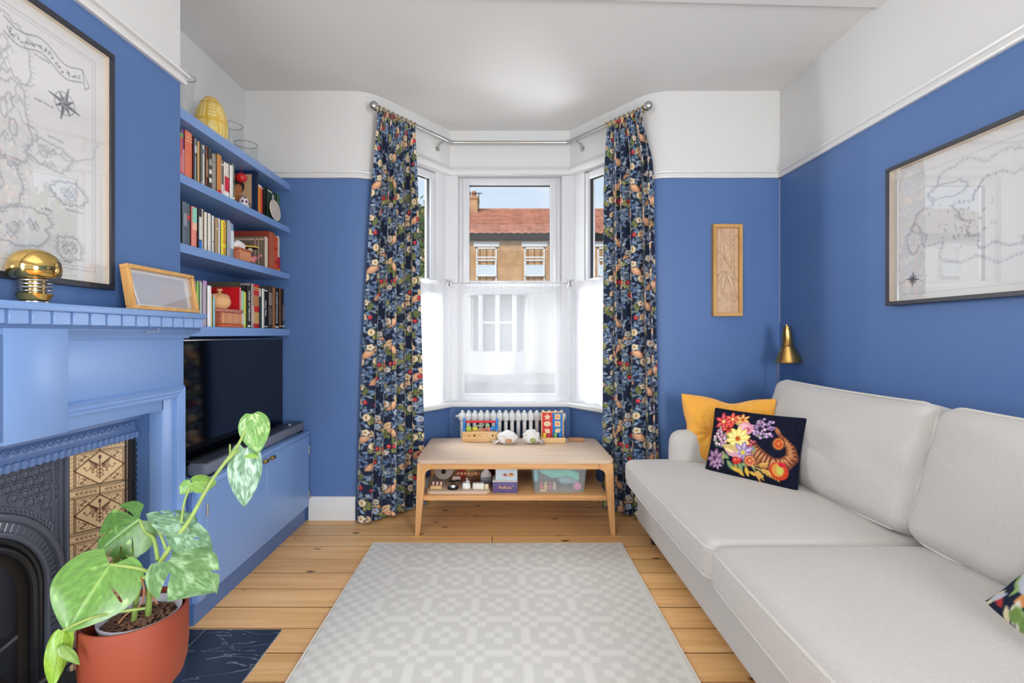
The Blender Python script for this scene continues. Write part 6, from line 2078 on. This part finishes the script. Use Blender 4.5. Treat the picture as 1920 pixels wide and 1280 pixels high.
t = thing('ring_stacker', 'thin dark hoop with a brown knob on the tray', 'toy', (-.19, 3.03, tz))
bm = B(); torus(bm, (-.19, 3.03, tz + .012), .040, .0035, (0, 0, 1), 26, 6); obj('hoop', bm, cm((110, 60, 40), .4), t)
bm = B(); lathe(bm, [(0, 0), (.010, 0), (.012, .03), (.008, .045), (0, .048)], (-.19, 3.03, tz), 12); obj('knob', bm, cm((84, 44, 34), .4), t)
small('toy_peg', 'tiny white peg figure on the tray', lambda bm: (lathe(bm, [(0, 0), (.009, 0), (.007, .02), (0, .022)], (-.237, 3.04, tz), 12), ball(bm, (-.237, 3.04, tz + .028), .008, 10)), cm((226, 216, 206), .5))
t = thing('toy_house', 'clear grey plastic toy with a pointed top at the right of the tray', 'toy', (-.11, 3.06, tz))
bm = B(); puff(bm, (-.115, 3.05, tz + .020), (.036, .024, .018), .006, n=5); obj('base_tub', bm, cm((130, 126, 140), .3), t)
bm = B(); prism(bm, [(-.150, 3.035, tz + .038), (-.080, 3.035, tz + .038), (-.083, 3.035, tz + .068), (-.104, 3.035, tz + .082), (-.104, 3.035, tz + .112), (-.126, 3.035, tz + .112), (-.126, 3.035, tz + .082), (-.147, 3.035, tz + .068)], (0, .03, 0), bev=.003); obj('tower', bm, cm((206, 190, 186), .3), t)
t = thing('red_box', 'dark red box at the back between the tray and the cartons', 'box', (-.10, 3.28, LZ))
bm = B(); box(bm, -.145, .03, 3.23, 3.33, LZ, LZ + .15, .003); obj('carton', bm, cm((150, 26, 44), .5), t)
bm = B(); box(bm, -.148, .033, 3.227, 3.333, LZ + .128, LZ + .153, .003); obj('lid', bm, cm((160, 30, 48), .5), t)
t = thing('grey_tin', 'dark grey tin at the back of the lower shelf behind the tray', 'tin', (-.20, 3.29, LZ))
bm = B(); puff(bm, (-.20, 3.27, LZ + .07), (.030, .03, .07), .008, n=6); obj('tin', bm, cm((70, 74, 82), .4), t)
bm = B(); puff(bm, (-.20, 3.27, LZ + .138), (.031, .031, .010), .006, n=5); obj('lid', bm, cm((100, 104, 112), .4), t)

pb = thing('purple_box', 'violet cardboard box lettered PetKou on the lower shelf', 'box', (.007, 2.97, LZ))
bm = B(); box(bm, -.070, .082, 2.905, 3.02, LZ, LZ + .070, .0015); obj('carton', bm, cm((96, 84, 128), .45), pb)
bm = B(); box(bm, -.071, .083, 2.904, 3.021, LZ + .068, LZ + .076, .001); obj('lid_edge', bm, cm((206, 196, 190), .5), pb)
text('lettering', 'PetKou', .026, basis((.006, 2.9042, LZ + .034), (1, 0, 0), (0, 0, 1)), cm((240, 178, 120), .5), pb)
bm = B(); torus(bm, (.052, 2.9045, LZ + .042), .003, .0006, (0, 1, 0), 10, 4); obj('small_mark', bm, cm((240, 178, 120), .5), pb)
gb = thing('grey_box', 'pale grey box with two brown pictures on top of the violet box', 'box', (.02, 2.96, LZ + .0765))
bm = B(); box(bm, -.052, .082, 2.912, 3.03, LZ + .0765, LZ + .145, .0015); obj('carton', bm, cm((186, 200, 206), .45), gb)
U, V = np.meshgrid(np.linspace(0, 1, 60), np.linspace(0, 1, 34))
c = Canvas(120, 66, (190, 204, 210)); c.ell(52, 36, 16, 12, (206, 160, 140)); c.ell(52, 34, 8, 7, (130, 90, 100)); c.ell(86, 34, 16, 13, (206, 146, 96)); c.ell(88, 30, 8, 6, (150, 96, 60)); c.ell(90, 40, 6, 4, (236, 200, 120)); c.line([(10, 58), (50, 60)], 3, (150, 170, 180))
P = np.stack([-.050 + .130 * U, 2.9115 + 0 * U, LZ + .143 - .064 * V], -1)
grid_mesh('front_print', P, c.sample(U, V), M_print, gb)

# clear plastic tub with toys inside
M_tub = bpy.data.materials.new('frosted_tub')
M_tub.use_nodes = True
nt = M_tub.node_tree; nt.nodes.clear()
o_ = nt.nodes.new('ShaderNodeOutputMaterial'); mx_ = nt.nodes.new('ShaderNodeMixShader'); tr_ = nt.nodes.new('ShaderNodeBsdfTransparent'); pb_ = nt.nodes.new('ShaderNodeBsdfPrincipled')
tr_.inputs[0].default_value = (.93, .95, .96, 1); pb_.inputs['Base Color'].default_value = (.68, .74, .76, 1); pb_.inputs['Roughness'].default_value = .18
mx_.inputs[0].default_value = .28
nt.links.new(tr_.outputs[0], mx_.inputs[1]); nt.links.new(pb_.outputs[0], mx_.inputs[2]); nt.links.new(mx_.outputs[0], o_.inputs[0])
tub = thing('plastic_tub', 'clear frosted plastic tub of toys on the lower shelf, right side', 'tub', (.34, 3.02, LZ))
X0, X1, Y0, Y1 = .172, .508, 2.90, 3.20
bm = B()
lo_ = rrect(X0 + .014, X1 - .014, Y0 + .012, Y1 - .012, .02, LZ + .001); hi_ = rrect(X0, X1, Y0, Y1, .02, LZ + .148)
a_ = [bm.verts.new(p) for p in lo_]; b_2 = [bm.verts.new(p) for p in hi_]
n_ = len(a_)
for i in range(n_): bm.faces.new((a_[i], a_[(i + 1) % n_], b_2[(i + 1) % n_], b_2[i]))
bm.faces.new(a_[::-1]); obj('walls', bm, M_tub, tub)
bm = B(); tube(bm, rrect(X0 - .006, X1 + .006, Y0 - .004, Y1 + .006, .022, LZ + .148), .006, 6, closed=True); obj('rim', bm, M_tub, tub)
def inside(nm, label, fnb, m_):
    bm = B(); fnb(bm); o = obj(nm, bm, m_); tag(o, label, 'toy', 'toys inside the clear tub')
inside('mint_cloth', 'folded mint green cloth seen through the clear tub', lambda bm: puff(bm, (.345, 2.99, LZ + .112), (.125, .055, .026), .016, (0, 0, .006), 8, fn=lambda p, u, v, w: p + Vector((0, 0, .012 * math.sin(u * 5) - .012 * u))), cm((120, 210, 184), .8))
inside('pale_cloth', 'pale blue cloth filling the right of the tub', lambda bm: puff(bm, (.415, 3.09, LZ + .042), (.07, .06, .035), .03, n=8, fn=lambda p, u, v, w: p + Vector((0, 0, .010 * mnoise.noise(p * 30)))), cm((178, 206, 214), .8))
inside('teal_block', 'light teal soft block in the left of the tub', lambda bm: puff(bm, (.202, 3.05, LZ + .08), (.014, .06, .04), .012, n=6), cm((120, 200, 206), .7))
inside('pink_disc', 'pink round toy at the right front inside the tub', lambda bm: lathe(bm, [(0, -.008), (.022, -.008), (.025, 0), (.022, .008), (0, .008)], (.452, 2.93, LZ + .035), 22, Matrix.Rotation(R(90), 4, 'X')), cm((226, 130, 176), .5))
for k, (xx, c_, nm) in enumerate(((.232, (206, 70, 70), 'red'), (.258, (222, 180, 90), 'yellow'), (.285, (196, 90, 96), 'rose'), (.312, (206, 176, 140), 'beige'), (.24, (230, 200, 110), 'gold'))):
    inside('toy_figure', nm + ' little toy figure at the bottom of the tub', lambda bm: (puff(bm, (xx, 2.945, LZ + .022 + .002 * (k % 2)), (.012, .010, .018), .005, n=4), ball(bm, (xx, 2.945, LZ + .048), .010, 10)) if k < 4 else puff(bm, (xx, 2.925, LZ + .010), (.018, .006, .007), .003, n=4), cm(c_, .5))

# ================================================================== POTTED MONSTERA ON THE HEARTH
px0, py0 = -0.931, 1.20
PR, PZ0, PZ1 = .1127, .305, .505
pot = thing('plant_pot', 'terracotta coloured pot on wooden legs standing on the dark hearth', 'plant pot', (px0, py0, 0))
bm = B(); lathe(bm, [(0, PZ0), (.060, PZ0), (.084, PZ0 + .006), (.101, PZ0 + .028), (.1095, PZ0 + .06), (PR, PZ0 + .10), (PR, PZ1 - .003), (PR - .002, PZ1), (PR - .006, PZ1), (PR - .008, PZ1 - .004), (PR - .009, PZ1 - .07), (0, PZ1 - .07)], (px0, py0, 0), 56); obj('pot_body', bm, M_terra, pot)
for k in range(3):
    a = R(-18) + k * 2 * PI / 3
    bm = B(); d = Vector((math.cos(a), math.sin(a), 0)); c = Vector((px0, py0, 0))
    tube(bm, [c + d * .070 + Vector((0, 0, PZ0 + .010)), c + d * .093 + Vector((0, 0, .0065))], [.0150, .0095], 14); obj('leg', bm, M_framewood, pot)
gp = thing('nursery_pot', 'greyish white inner pot holding soil inside the terracotta pot', 'plant pot', (px0 + .004, py0 + .006, PZ1 - .07))
ic = (px0 + .006, py0 + .008, 0)
bm = B(); lathe(bm, [(.080, PZ1 - .069), (.086, PZ1 - .016), (.0885, PZ1 - .015), (.0885, PZ1 - .010), (.085, PZ1 - .010), (.079, PZ1 - .06)], ic, 48); obj('pot_wall', bm, mat('lilac_white_plastic', (206, 204, 214), .4), gp)
def soil(u, v):
    a = 2 * PI * u; r_ = .0835 * v
    x, y = r_ * math.cos(a), r_ * math.sin(a)
    return (ic[0] + x, ic[1] + y, PZ1 - .034 + .006 * (1 - v) + .006 * mnoise.noise(Vector((x * 60, y * 60, 1))) + .004 * mnoise.noise(Vector((x * 160, y * 160, 4))))
bm = B(); sheet(bm, 64, 20, soil, closed_u=True); bmesh.ops.remove_doubles(bm, verts=bm.verts, dist=1e-5); obj('soil', bm, M_soil, gp)
bm = B(); r = random.Random(2)
for k in range(420):
    a, d = r.uniform(0, 6.28), .080 * math.sqrt(r.random())
    x, y = d * math.cos(a), d * math.sin(a)
    s = r.uniform(.002, .0042)
    box(bm, -s, s, -s * .7, s * .7, -s * .5, s * .5, M=Matrix.Translation((ic[0] + x, ic[1] + y, PZ1 - .030 + .006 * (1 - d / .08))) @ Matrix.Rotation(r.uniform(0, 6), 4, 'Z') @ Matrix.Rotation(r.uniform(-.6, .6), 4, 'X'))
chip = mat('bark_chips', (126, 92, 72), .9, noise=.5, nscale=120)
tag(obj('bark_chips', bm, chip, gp), kind='stuff')

mon = thing('monstera', 'variegated green monstera with split leaves growing from the terracotta pot', 'plant', (ic[0], ic[1], PZ1 - .03))
def curve(pts, n=8):
    pts = [Vector(p) for p in pts]
    out = []
    for i in range(len(pts) - 1):
        p0, p1, p2, p3 = pts[max(0, i - 1)], pts[i], pts[i + 1], pts[min(len(pts) - 1, i + 2)]
        for k in range(n):
            t = k / n
            out.append(.5 * ((2 * p1) + (p2 - p0) * t + (2 * p0 - 5 * p1 + 4 * p2 - p3) * t * t + (3 * p1 - p0 - 3 * p2 + p3) * t ** 3))
    return out + [pts[-1]]
def stalk(nm, pts, r0, r1, m=M_stem):
    c = curve(pts); n = len(c)
    bm = B(); tube(bm, c, [r0 + (r1 - r0) * i / (n - 1) for i in range(n)], 8); return obj(nm, bm, m, mon)
LEAFN = [0]
def leaf(base, tip, normal, W, slits=(), holes=(), fold=.25, droop=.12, varieg=.2, col=(92, 140, 62), pale=(206, 222, 190), wave=.03, heart=.16):
    LEAFN[0] += 1
    seed = LEAFN[0] * 3.7
    base, tip = Vector(base), Vector(tip)
    D = tip - base; L_ = D.length; D.normalize()
    N = Vector(normal); N = (N - D * N.dot(D)).normalized(); S = D.cross(N)
    nt, ns = 120, 36
    T = np.linspace(0, 1, nt)
    def w(t): return W / 2 * (math.sin(PI * min(1, max(0, t)) ** .62) ** .8) * (1 - .10 * t)
    bm = B()
    lay = bm.verts.layers.float_color.new('print')
    g = []
    r = random.Random(int(seed))
    for i in range(nt + 1):
        t = i / nt
        rowv = []
        for j in range(-ns, ns + 1):
            s = j / ns; a = abs(s)
            along = t - heart * a ** 1.2 * math.exp(-(t / .22) ** 2) + .05 * a * a * math.sin(PI * t)
            ww = w(min(1, t + .02))
            z = fold * ww * a ** 1.6 * (-.6) + wave * L_ * math.sin(6 * t + 2.2 * s + seed) * a * a - droop * L_ * t * t + .010 * L_ * (1 - math.exp(-(a / .05) ** 2))
            p = base + D * (L_ * along) + S * (s * ww) + N * z
            v = bm.verts.new(p)
            n1 = mnoise.noise(Vector((t * 5, s * 3, seed))); n2 = mnoise.noise(Vector((t * 13 - a * 4, s * 9, seed + 5)))
            mix = max(0, min(1, (varieg * 1.6 - .52 + .8 * n1 + .5 * n2) * 1.7)) if varieg else 0
            mix = max(mix, .55 * math.exp(-(a / .030) ** 2))
            vein = .5 + .5 * math.cos((t - .35 * a) * 2 * PI * 7)
            mix = max(mix, .13 * vein ** 12 * (a < .95))
            sh = 1 + .16 * n2
            mix *= .85
            c = [(col[k] * .86 * (1 - mix) * sh + pale[k] * mix) / 255 for k in range(3)]
            lc = lin(np.clip(c, 0, 1))
            v[lay] = (lc[0], lc[1], lc[2], 1)
            rowv.append(v)
        g.append(rowv)
    for i in range(nt):
        for j in range(2 * ns):
            t = (i + .5) / nt; s = (j + .5) / ns - 1; a = abs(s); sd = 1 if s > 0 else -1
            q = t - .26 * (a - .3)
            cut = False
            for (sd_, tc, wd, dep) in slits:
                if sd == sd_ and a > dep and abs(q - tc) < 1.35 * wd * (.25 + .65 * (a - dep) / (1 - dep)): cut = True
            for (sd_, tc, sc, rt, rs) in holes:
                if sd == sd_ and ((q - tc) / rt) ** 2 + ((a - sc) / rs) ** 2 < 1: cut = True
            if not cut: bm.faces.new((g[i][j], g[i][j + 1], g[i + 1][j + 1], g[i + 1][j]))
    bmesh.ops.delete(bm, geom=[v for v in bm.verts if not v.link_faces], context='VERTS')
    me = bpy.data.meshes.new('leaf'); bm.to_mesh(me); bm.free()
    return finish('leaf', me, M_leaf, mon, True, 0, False)
cz = Vector((0, 0, EYE))
def vn(p, up=.5, side=0):                       # leaf facing partly to the room, partly up
    d = (cz - Vector(p)).normalized()
    return d + Vector((side, 0, up))
# main climbing stem
root0 = Vector((ic[0] + .012, ic[1] + .01, PZ1 - .035))
main = [root0, at(283, 1085, 1.215), at(302, 1052, 1.22), at(332, 1006, 1.24), at(357, 972, 1.26), at(394, 906, 1.31), at(421, 868, 1.34), at(444, 838, 1.37), at(460, 806, 1.40), at(471, 776, 1.42)]
stalk('stem', main, .0075, .0032)
stalk('stem', [Vector((ic[0] - .01, ic[1] - .01, PZ1 - .035)), at(262, 1092, 1.19), at(290, 1078, 1.2), at(302, 1052, 1.22)], .0065, .006)
G1, G2, G3 = (94, 142, 56), (82, 130, 72), (122, 168, 78)
# A: big front-left leaf
b_ = at(207, 1058, 1.17); t_ = at(122, 1186, 1.07)
leaf(b_, t_, vn(b_, .45), .185, [], [(-1, .30, .58, .020, .22)], .22, .10, .10, (104, 156, 60), (196, 208, 130), .02, .20)
stalk('petiole', [at(300, 1082, 1.2), at(262, 1066, 1.19), b_], .005, .0035)
# B: upper left, split into fingers
b_ = at(262, 974, 1.27); t_ = at(178, 1036, 1.22)
leaf(b_, t_, vn(b_, .7), .165, [(-1, .30, .022, .35), (-1, .52, .024, .35), (-1, .72, .022, .40), (1, .10, .030, .30), (1, .62, .02, .5)], [], .25, .08, .10, (92, 136, 62), (176, 200, 110), .02, .22)
stalk('petiole', [at(296, 1050, 1.22), at(288, 1010, 1.25), at(272, 996, 1.26), b_], .005, .0035)
# C: small bright leaf below
b_ = at(232, 1036, 1.24); t_ = at(266, 1030, 1.25)
leaf(b_, t_, vn(b_, .5), .060, [(1, .5, .03, .4)], [], .3, .25, 0, (150, 196, 60), (190, 216, 110), .04, .15)
leaf(at(232, 1036, 1.24), at(205, 1052, 1.24), vn(b_, .4), .045, [], [], .3, .1, 0, (168, 200, 84), (200, 220, 120), .03, .1)
stalk('petiole', [at(262, 1085, 1.2), at(250, 1055, 1.22), b_], .0035, .003)
# D: upper middle, pale, torn
b_ = at(352, 983, 1.26); t_ = at(273, 962, 1.24)
leaf(b_, t_, vn(b_, 1.0), .080, [(1, .35, .035, .35), (1, .60, .030, .35), (-1, .55, .025, .5)], [], .3, .05, .34, (110, 150, 108), (158, 190, 170), .03, .15)
stalk('petiole', [at(312, 1030, 1.23), at(300, 1000, 1.24), at(284, 975, 1.25)], .004, .003)
# E: right middle hanging
b_ = at(338, 992, 1.25); t_ = at(396, 1048, 1.22)
leaf(b_, t_, vn(b_, .35, .2), .085, [(1, .45, .03, .55)], [(-1, .40, .32, .03, .16)], .3, .12, .34, (112, 154, 108), (160, 192, 166), .03, .18)
stalk('petiole', [at(332, 1006, 1.24), at(334, 998, 1.245), b_], .0038, .003)
# F: right front, large cream variegated
b_ = at(318, 1052, 1.19); t_ = at(402, 1104, 1.12)
leaf(b_, t_, vn(b_, .55), .145, [(1, .22, .05, .28), (-1, .55, .028, .6)], [], .22, .10, .36, (120, 162, 96), (176, 202, 156), .04, .20)
stalk('petiole', [at(304, 1076, 1.2), at(308, 1060, 1.2), b_], .0045, .0035)
# G: small twin-lobed leaf beside the stem
b_ = at(361, 905, 1.30); t_ = at(407, 903, 1.33)
leaf(b_, t_, vn(b_, .8), .062, [(1, .4, .04, .5)], [], .3, .12, .1, (134, 180, 76), (206, 224, 150), .04, .1)
leaf(at(358, 904, 1.30), at(336, 926, 1.28), vn(b_, .5), .040, [], [], .3, .15, .15, (124, 172, 84), (206, 224, 170), .02, .1)
stalk('petiole', [at(338, 995, 1.25), at(346, 940, 1.28), b_], .0032, .0026)
# H: hanging variegated leaf
b_ = at(460, 842, 1.38); t_ = at(458, 952, 1.34)
leaf(b_, t_, vn(b_, .05), .092, [(1, .72, .012, .6)], [], .18, .04, .46, (104, 148, 108), (178, 204, 186), .02, .12)
stalk('petiole', [at(421, 868, 1.34), at(440, 850, 1.36), at(452, 842, 1.38), b_], .0042, .003)
leaf(at(458, 844, 1.385), at(485, 856, 1.38), vn(b_, .9), .035, [], [], .3, .1, 0, (150, 196, 84), (200, 220, 130), .02, .05)
# I: top leaf
b_ = at(473, 776, 1.42); t_ = at(484, 850, 1.38)
leaf(b_, t_, vn(b_, .1, -.1), .088, [], [], .25, .05, .30, (120, 172, 84), (206, 226, 176), .02, .05)
stalk('leaf_sheath', [at(432, 862, 1.36), at(431, 832, 1.37)], .0042, .0016)
# J: curled lower-left leaf and a drooping tip
b_ = at(118, 1182, 1.08); t_ = at(98, 1292, 1.05)
leaf(b_, t_, vn(b_, .1, .3), .050, [], [], .5, .06, 0, (142, 190, 62), (190, 216, 110), .05, .05)
leaf(at(112, 1212, 1.06), at(152, 1243, 1.06), vn(b_, .6), .022, [], [], .5, .22, .1, (132, 170, 80), (206, 206, 110), .02, .02)
stalk('petiole', [at(272, 1140, 1.18), at(215, 1148, 1.14), at(165, 1160, 1.1), b_], .0036, .003)
# aerial roots over the soil
M_root = mat('aerial_root', (150, 104, 72), .7)
for pts in ([at(262, 1075, 1.2), at(270, 1100, 1.17), at(268, 1124, 1.17), at(258, 1140, 1.17)], [at(290, 1095, 1.21), at(287, 1118, 1.2), at(296, 1132, 1.2)], [at(338, 1104, 1.23), at(326, 1116, 1.22), at(318, 1126, 1.21)], [at(250, 1142, 1.17), at(236, 1152, 1.16), at(222, 1168, 1.14)]):
    stalk('aerial_root', pts, .0026, .0018, M_root)

# ================================================================== STREET OUTSIDE
M_brick = mat('stock_brick', (196, 154, 112), .9, noise=.18, nscale=3.0, bump=.2, bscale=30)
M_render = mat('white_render', (228, 226, 220), .85)
M_tile = mat('red_roof_tile', (192, 126, 100), .8, noise=.28, nscale=2.2)
M_tile2 = mat('grey_brown_roof_tile', (164, 146, 132), .85, noise=.2, nscale=2.0)
M_ext_white = mat('exterior_white', (232, 232, 232), .5)
M_dark = mat('dark_interior', (62, 50, 40), .6)
M_amber = mat('warm_curtain', (190, 150, 90), .8)
M_blind = mat('pale_blind', (206, 216, 222), .7)
M_fascia = mat('black_fascia', (12, 13, 14), .9, spec=.1)
M_xglass = glass_mat('far_window_glass', .06)
GZ = -0.45
bm = B(); box(bm, -40, 40, 4.05, 60, GZ - .2, GZ); struct('ground', bm, mat('asphalt', (150, 148, 146), .9, noise=.1, nscale=4))
bm = B(); box(bm, -40, 40, 15.5, 18.9, GZ, GZ + .12, .02); struct('pavement', bm, mat('paving', (188, 184, 176), .9, noise=.08, nscale=3))

YF = 19.0
def xw(b, root, x, z, style):
    """one sash window of a far house: white frame, sashes, panes and blind as sub-parts"""
    w_, t = .83, .055
    z1 = 4.68; z0 = z1 - 1.62
    z0 += z - 4.68; z1 += z - 4.68
    bm = B()
    for (a, b_, c, d) in ((x - w_ / 2, x - w_ / 2 + t, z0, z1), (x + w_ / 2 - t, x + w_ / 2, z0, z1), (x - w_ / 2, x + w_ / 2, z1 - t, z1), (x - w_ / 2, x + w_ / 2, z0, z0 + t)): box(bm, a, b_, YF - .04, YF + .10, c, d)
    box(bm, x - w_ / 2, x + w_ / 2, YF - .02, YF + .06, z1 - .42, z1 - .36)
    f = obj('window', bm, M_ext_white, root)
    bm = B(); box(bm, x - w_ / 2 - .10, x + w_ / 2 + .10, YF - .07, YF + .10, z1 + .03, z1 + .23, .01); obj('lintel', bm, M_ext_white, root)
    bm = B(); box(bm, x - w_ / 2 + t, x + w_ / 2 - t, YF + .09, YF + .10, z0 + t, z1 - t); obj('room_dark', bm, M_amber if style else M_dark, f)
    bm = B()
    for dx in (-.26, 0, .26): box(bm, x + dx - .012, x + dx + .012, YF + .0, YF + .04, z0 + t, z1 - t)
    obj('glazing_bar', bm, M_ext_white, f) if False else [obj('glazing_bar', (lambda q: (box(q, x + dx - .012, x + dx + .012, YF + .0, YF + .04, z0 + t, z1 - t), q)[1])(B()), M_ext_white, f) for dx in (-.26, 0, .26)]
    bm.free()
    # lower sash tilted outwards at its foot, with a pale blind behind
    s = Matrix.Translation((x, YF - .03, z1 - .50)) @ Matrix.Rotation(R(-10), 4, 'X')
    bm = B(); W2 = w_ / 2 - .02
    for (a, b_, c, d) in ((-W2, -W2 + .05, -.68, 0), (W2 - .05, W2, -.68, 0), (-W2, W2, -.05, 0), (-W2, W2, -.68, -.63)): box(bm, a, b_, -.03, .02, c, d, M=s)
    obj('open_sash', bm, M_ext_white, f)
    bm = B(); box(bm, -W2 + .05, W2 - .05, -.005, .005, -.63, -.20, M=s); obj('blind', bm, M_blind, f)
    if not style:
        bm = B(); box(bm, x - w_ / 2 + t, x + w_ / 2 - t, YF + .05, YF + .06, z1 - .36, z1 - t); obj('upper_blind', bm, M_blind, f)
def gbay(root, xc):
    """white ground-floor bay of three arched-top lights"""
    wm = M_ext_white
    z0, z1 = .55, 2.75
    pts = [(xc - 1.15, YF), (xc - .65, YF - .75), (xc + .65, YF - .75), (xc + 1.15, YF)]
    bm = B(); prism(bm, [(x, y, GZ) for x, y in pts], (0, 0, z0 - GZ)); obj('bay_base', bm, wm, root)
    bm = B(); prism(bm, [(xc - 1.25, YF, z1), (xc - .70, YF - .85, z1), (xc + .70, YF - .85, z1), (xc + 1.25, YF, z1)], (0, 0, .45)); obj('bay_roof', bm, wm, root)
    bm = B(); prism(bm, [(xc - 1.0, YF, z0), (xc - .55, YF - .62, z0), (xc + .55, YF - .62, z0), (xc + 1.0, YF, z0)], (0, 0, z1 - z0)); obj('bay_dark', bm, mat('bay_glass', (120, 126, 130), .2), root)
    for (x, y) in ((xc - 1.15, YF - .02), (xc - .65, YF - .72), (xc, YF - .74), (xc + .65, YF - .72), (xc + 1.15, YF - .02)):
        bm = B(); box(bm, x - .09, x + .09, y - .06, y + .08, z0, z1, .01); obj('bay_post', bm, wm, root)
    bm = B(); box(bm, xc - .65, xc + .65, YF - .74, YF - .68, 1.62, 1.70); obj('bay_rail', bm, wm, root)
def roof(root, x0, x1, m, y0=YF - .28, z0=5.17, y1=22.7, z1=7.12, courses=15):
    dx = .07
    nx = int((x1 - x0) / dx)
    dy, dz = (y1 - y0) / courses, (z1 - z0) / courses
    xs = x0 + np.arange(nx + 1) * (x1 - x0) / nx
    wav = .05 * np.abs(np.sin(PI * (xs - x0) / .30))
    rows = []
    for k in range(courses):
        ya_, za_ = y0 + dy * k, z0 + dz * k
        rows.append(np.stack([xs, np.full_like(xs, ya_ - .03), za_ - .005 + wav], -1))
        rows.append(np.stack([xs, np.full_like(xs, ya_ - .03), za_ + .085 + wav], -1))
        rows.append(np.stack([xs, np.full_like(xs, ya_ + dy), za_ + dz + .01 + wav * .8], -1))
    P = np.stack(rows)
    tag(grid_mesh('roof_tiles', P, None, m, root, smooth=False), kind='stuff')
    bm = B(); prism(bm, [(x0, y0, z0 - .02), (x0, y1, z1 - .02), (x0, y1 + 3.9, z0 - .02)], (x1 - x0, 0, 0)); obj('roof_deck', bm, M_fascia, root)
    k = 0; x = x0
    bm = B(); tube(bm, [(x0, y1, z1 + .02), (x1, y1, z1 + .02)], .09, 8); obj('ridge', bm, m, root)
def house(label, x0, x1, mwall, mroof, wins, bays, z_w=4.68):
    t = thing('terraced_house', label, 'house', ((x0 + x1) / 2, 21, GZ))
    bm = B(); box(bm, x0, x1, YF, YF + 7.5, GZ, 5.15); obj('wall', bm, mwall, t)
    bm = B(); box(bm, x0, x1, YF - .012, YF + .02, GZ, 2.98); obj('ground_floor_render', bm, M_render, t)
    bm = B(); box(bm, x0, x1, YF - .32, YF + .02, 4.95, 5.18, .02); obj('fascia', bm, M_fascia, t)
    roof(t, x0, x1, mroof)
    for i, x in enumerate(wins): xw(bm, t, x, z_w, i % 2 == 0)
    for xc in bays: gbay(t, xc)
    return t
h1 = house('brown brick terraced house opposite, straight ahead through the middle window', -2.6, 2.6, M_brick, M_tile, (-.70, 1.22), (-.25,))
house('brown brick terraced house seen through the right bay window', 2.6, 7.8, M_brick, M_tile, (4.15, 6.07), (4.7,))
house('brown brick terraced house far left, behind the street tree', -7.8, -2.6, M_brick, M_tile, (-5.6, -3.7), (-5.1,))
house('white rendered house with grey brown roof, reflected in the right picture', -18.5, -7.8, M_render, M_tile2, (-16.2, -14.3, -11.4, -9.6), (-12.5,))
house('white rendered house at the right end of the street, behind the far tree', 7.8, 20, M_render, M_tile2, (10, 12.2, 15, 17), (11.4,))
bm = B(); box(bm, -2.1, -1.22, 21.9, 22.7, 6.2, 7.55, .02); obj('chimney_stack', bm, M_brick, h1)
bm = B(); box(bm, -2.15, -1.17, 21.85, 22.75, 7.45, 7.58, .02); obj('chimney_cap', bm, M_brick, h1)
for xx in (-1.9, -1.65, -1.4):
    bm = B(); lathe(bm, [(.09, 0), (.10, .2), (.12, .24), (.09, .34), (0, .34)], (xx, 22.3, 7.58), 12); obj('chimney_pot', bm, M_tile, h1)
bm = B()
tube(bm, [(-1.16, 21.9, 6.9), (-1.16, 21.9, 7.75)], .018, 6); tube(bm, [(-1.5, 21.9, 7.7), (-1.0, 21.9, 7.72)], .014, 6)
for k in range(5): tube(bm, [(-1.42 + k * .09, 21.75, 7.70), (-1.42 + k * .09, 22.05, 7.70)], .008, 4)
obj('aerial', bm, M_fascia, h1)

# street trees
M_lf = mat('tree_leaves', (110, 140, 62), .7, noise=.35, nscale=2.5)
M_bark = mat('tree_bark', (92, 76, 62), .9, noise=.2, nscale=8)
def tree(label, x, y, zc, rx, rz, n, seed, ls=.10):
    t = thing('street_tree', label, 'tree', (x, y, GZ))
    bm = B(); tube(bm, curve([(x, y, GZ), (x + .05, y, 1.0), (x - .05, y + .1, zc - rz * .5), (x, y, zc)], 5), [.13 - .008 * i for i in range(16)], 8); obj('trunk', bm, M_bark, t)
    r = random.Random(seed)
    bm = B()
    for k in range(9):
        a = r.uniform(0, 6.28); e = Vector((x + rx * .8 * math.cos(a), y + rx * .8 * math.sin(a), zc + r.uniform(-.3, .8) * rz))
        tube(bm, curve([(x, y, zc - rz * .5), Vector((x, y, zc)).lerp(e, .5) + Vector((0, 0, .2)), e], 4), [.05 - .004 * i for i in range(9)], 5)
    tag(obj('branches', bm, M_bark, t), kind='stuff')
    g = np.random.default_rng(seed)
    V = []; Fc = []
    cl = [(g.normal(0, .5, 3)) for _ in range(26)]
    for k in range(n):
        c = cl[k % 26]; p = np.array([x, y, zc]) + np.array([rx, rx, rz]) * (c + g.normal(0, .17, 3))
        a = g.normal(0, 1, 3); a /= np.linalg.norm(a); b_ = np.cross(a, g.normal(0, 1, 3)); b_ /= np.linalg.norm(b_)
        i = len(V)
        V += [p - a * ls, p + b_ * ls * .45, p + a * ls, p - b_ * ls * .45]; Fc.append((i, i + 1, i + 2, i + 3))
    me = bpy.data.meshes.new('foliage'); me.from_pydata([tuple(v) for v in V], [], Fc)
    tag(finish('foliage', me, M_lf, t, False, 0, False), kind='stuff')
tree('leafy green street tree seen through the left bay window', -2.35, 10.6, 3.2, .95, 1.9, 4200, 5)
tree('broad street tree far right, reflected in the picture over the mantelpiece', 12.5, 15.0, 4.2, 1.5, 1.7, 3500, 6, .13)
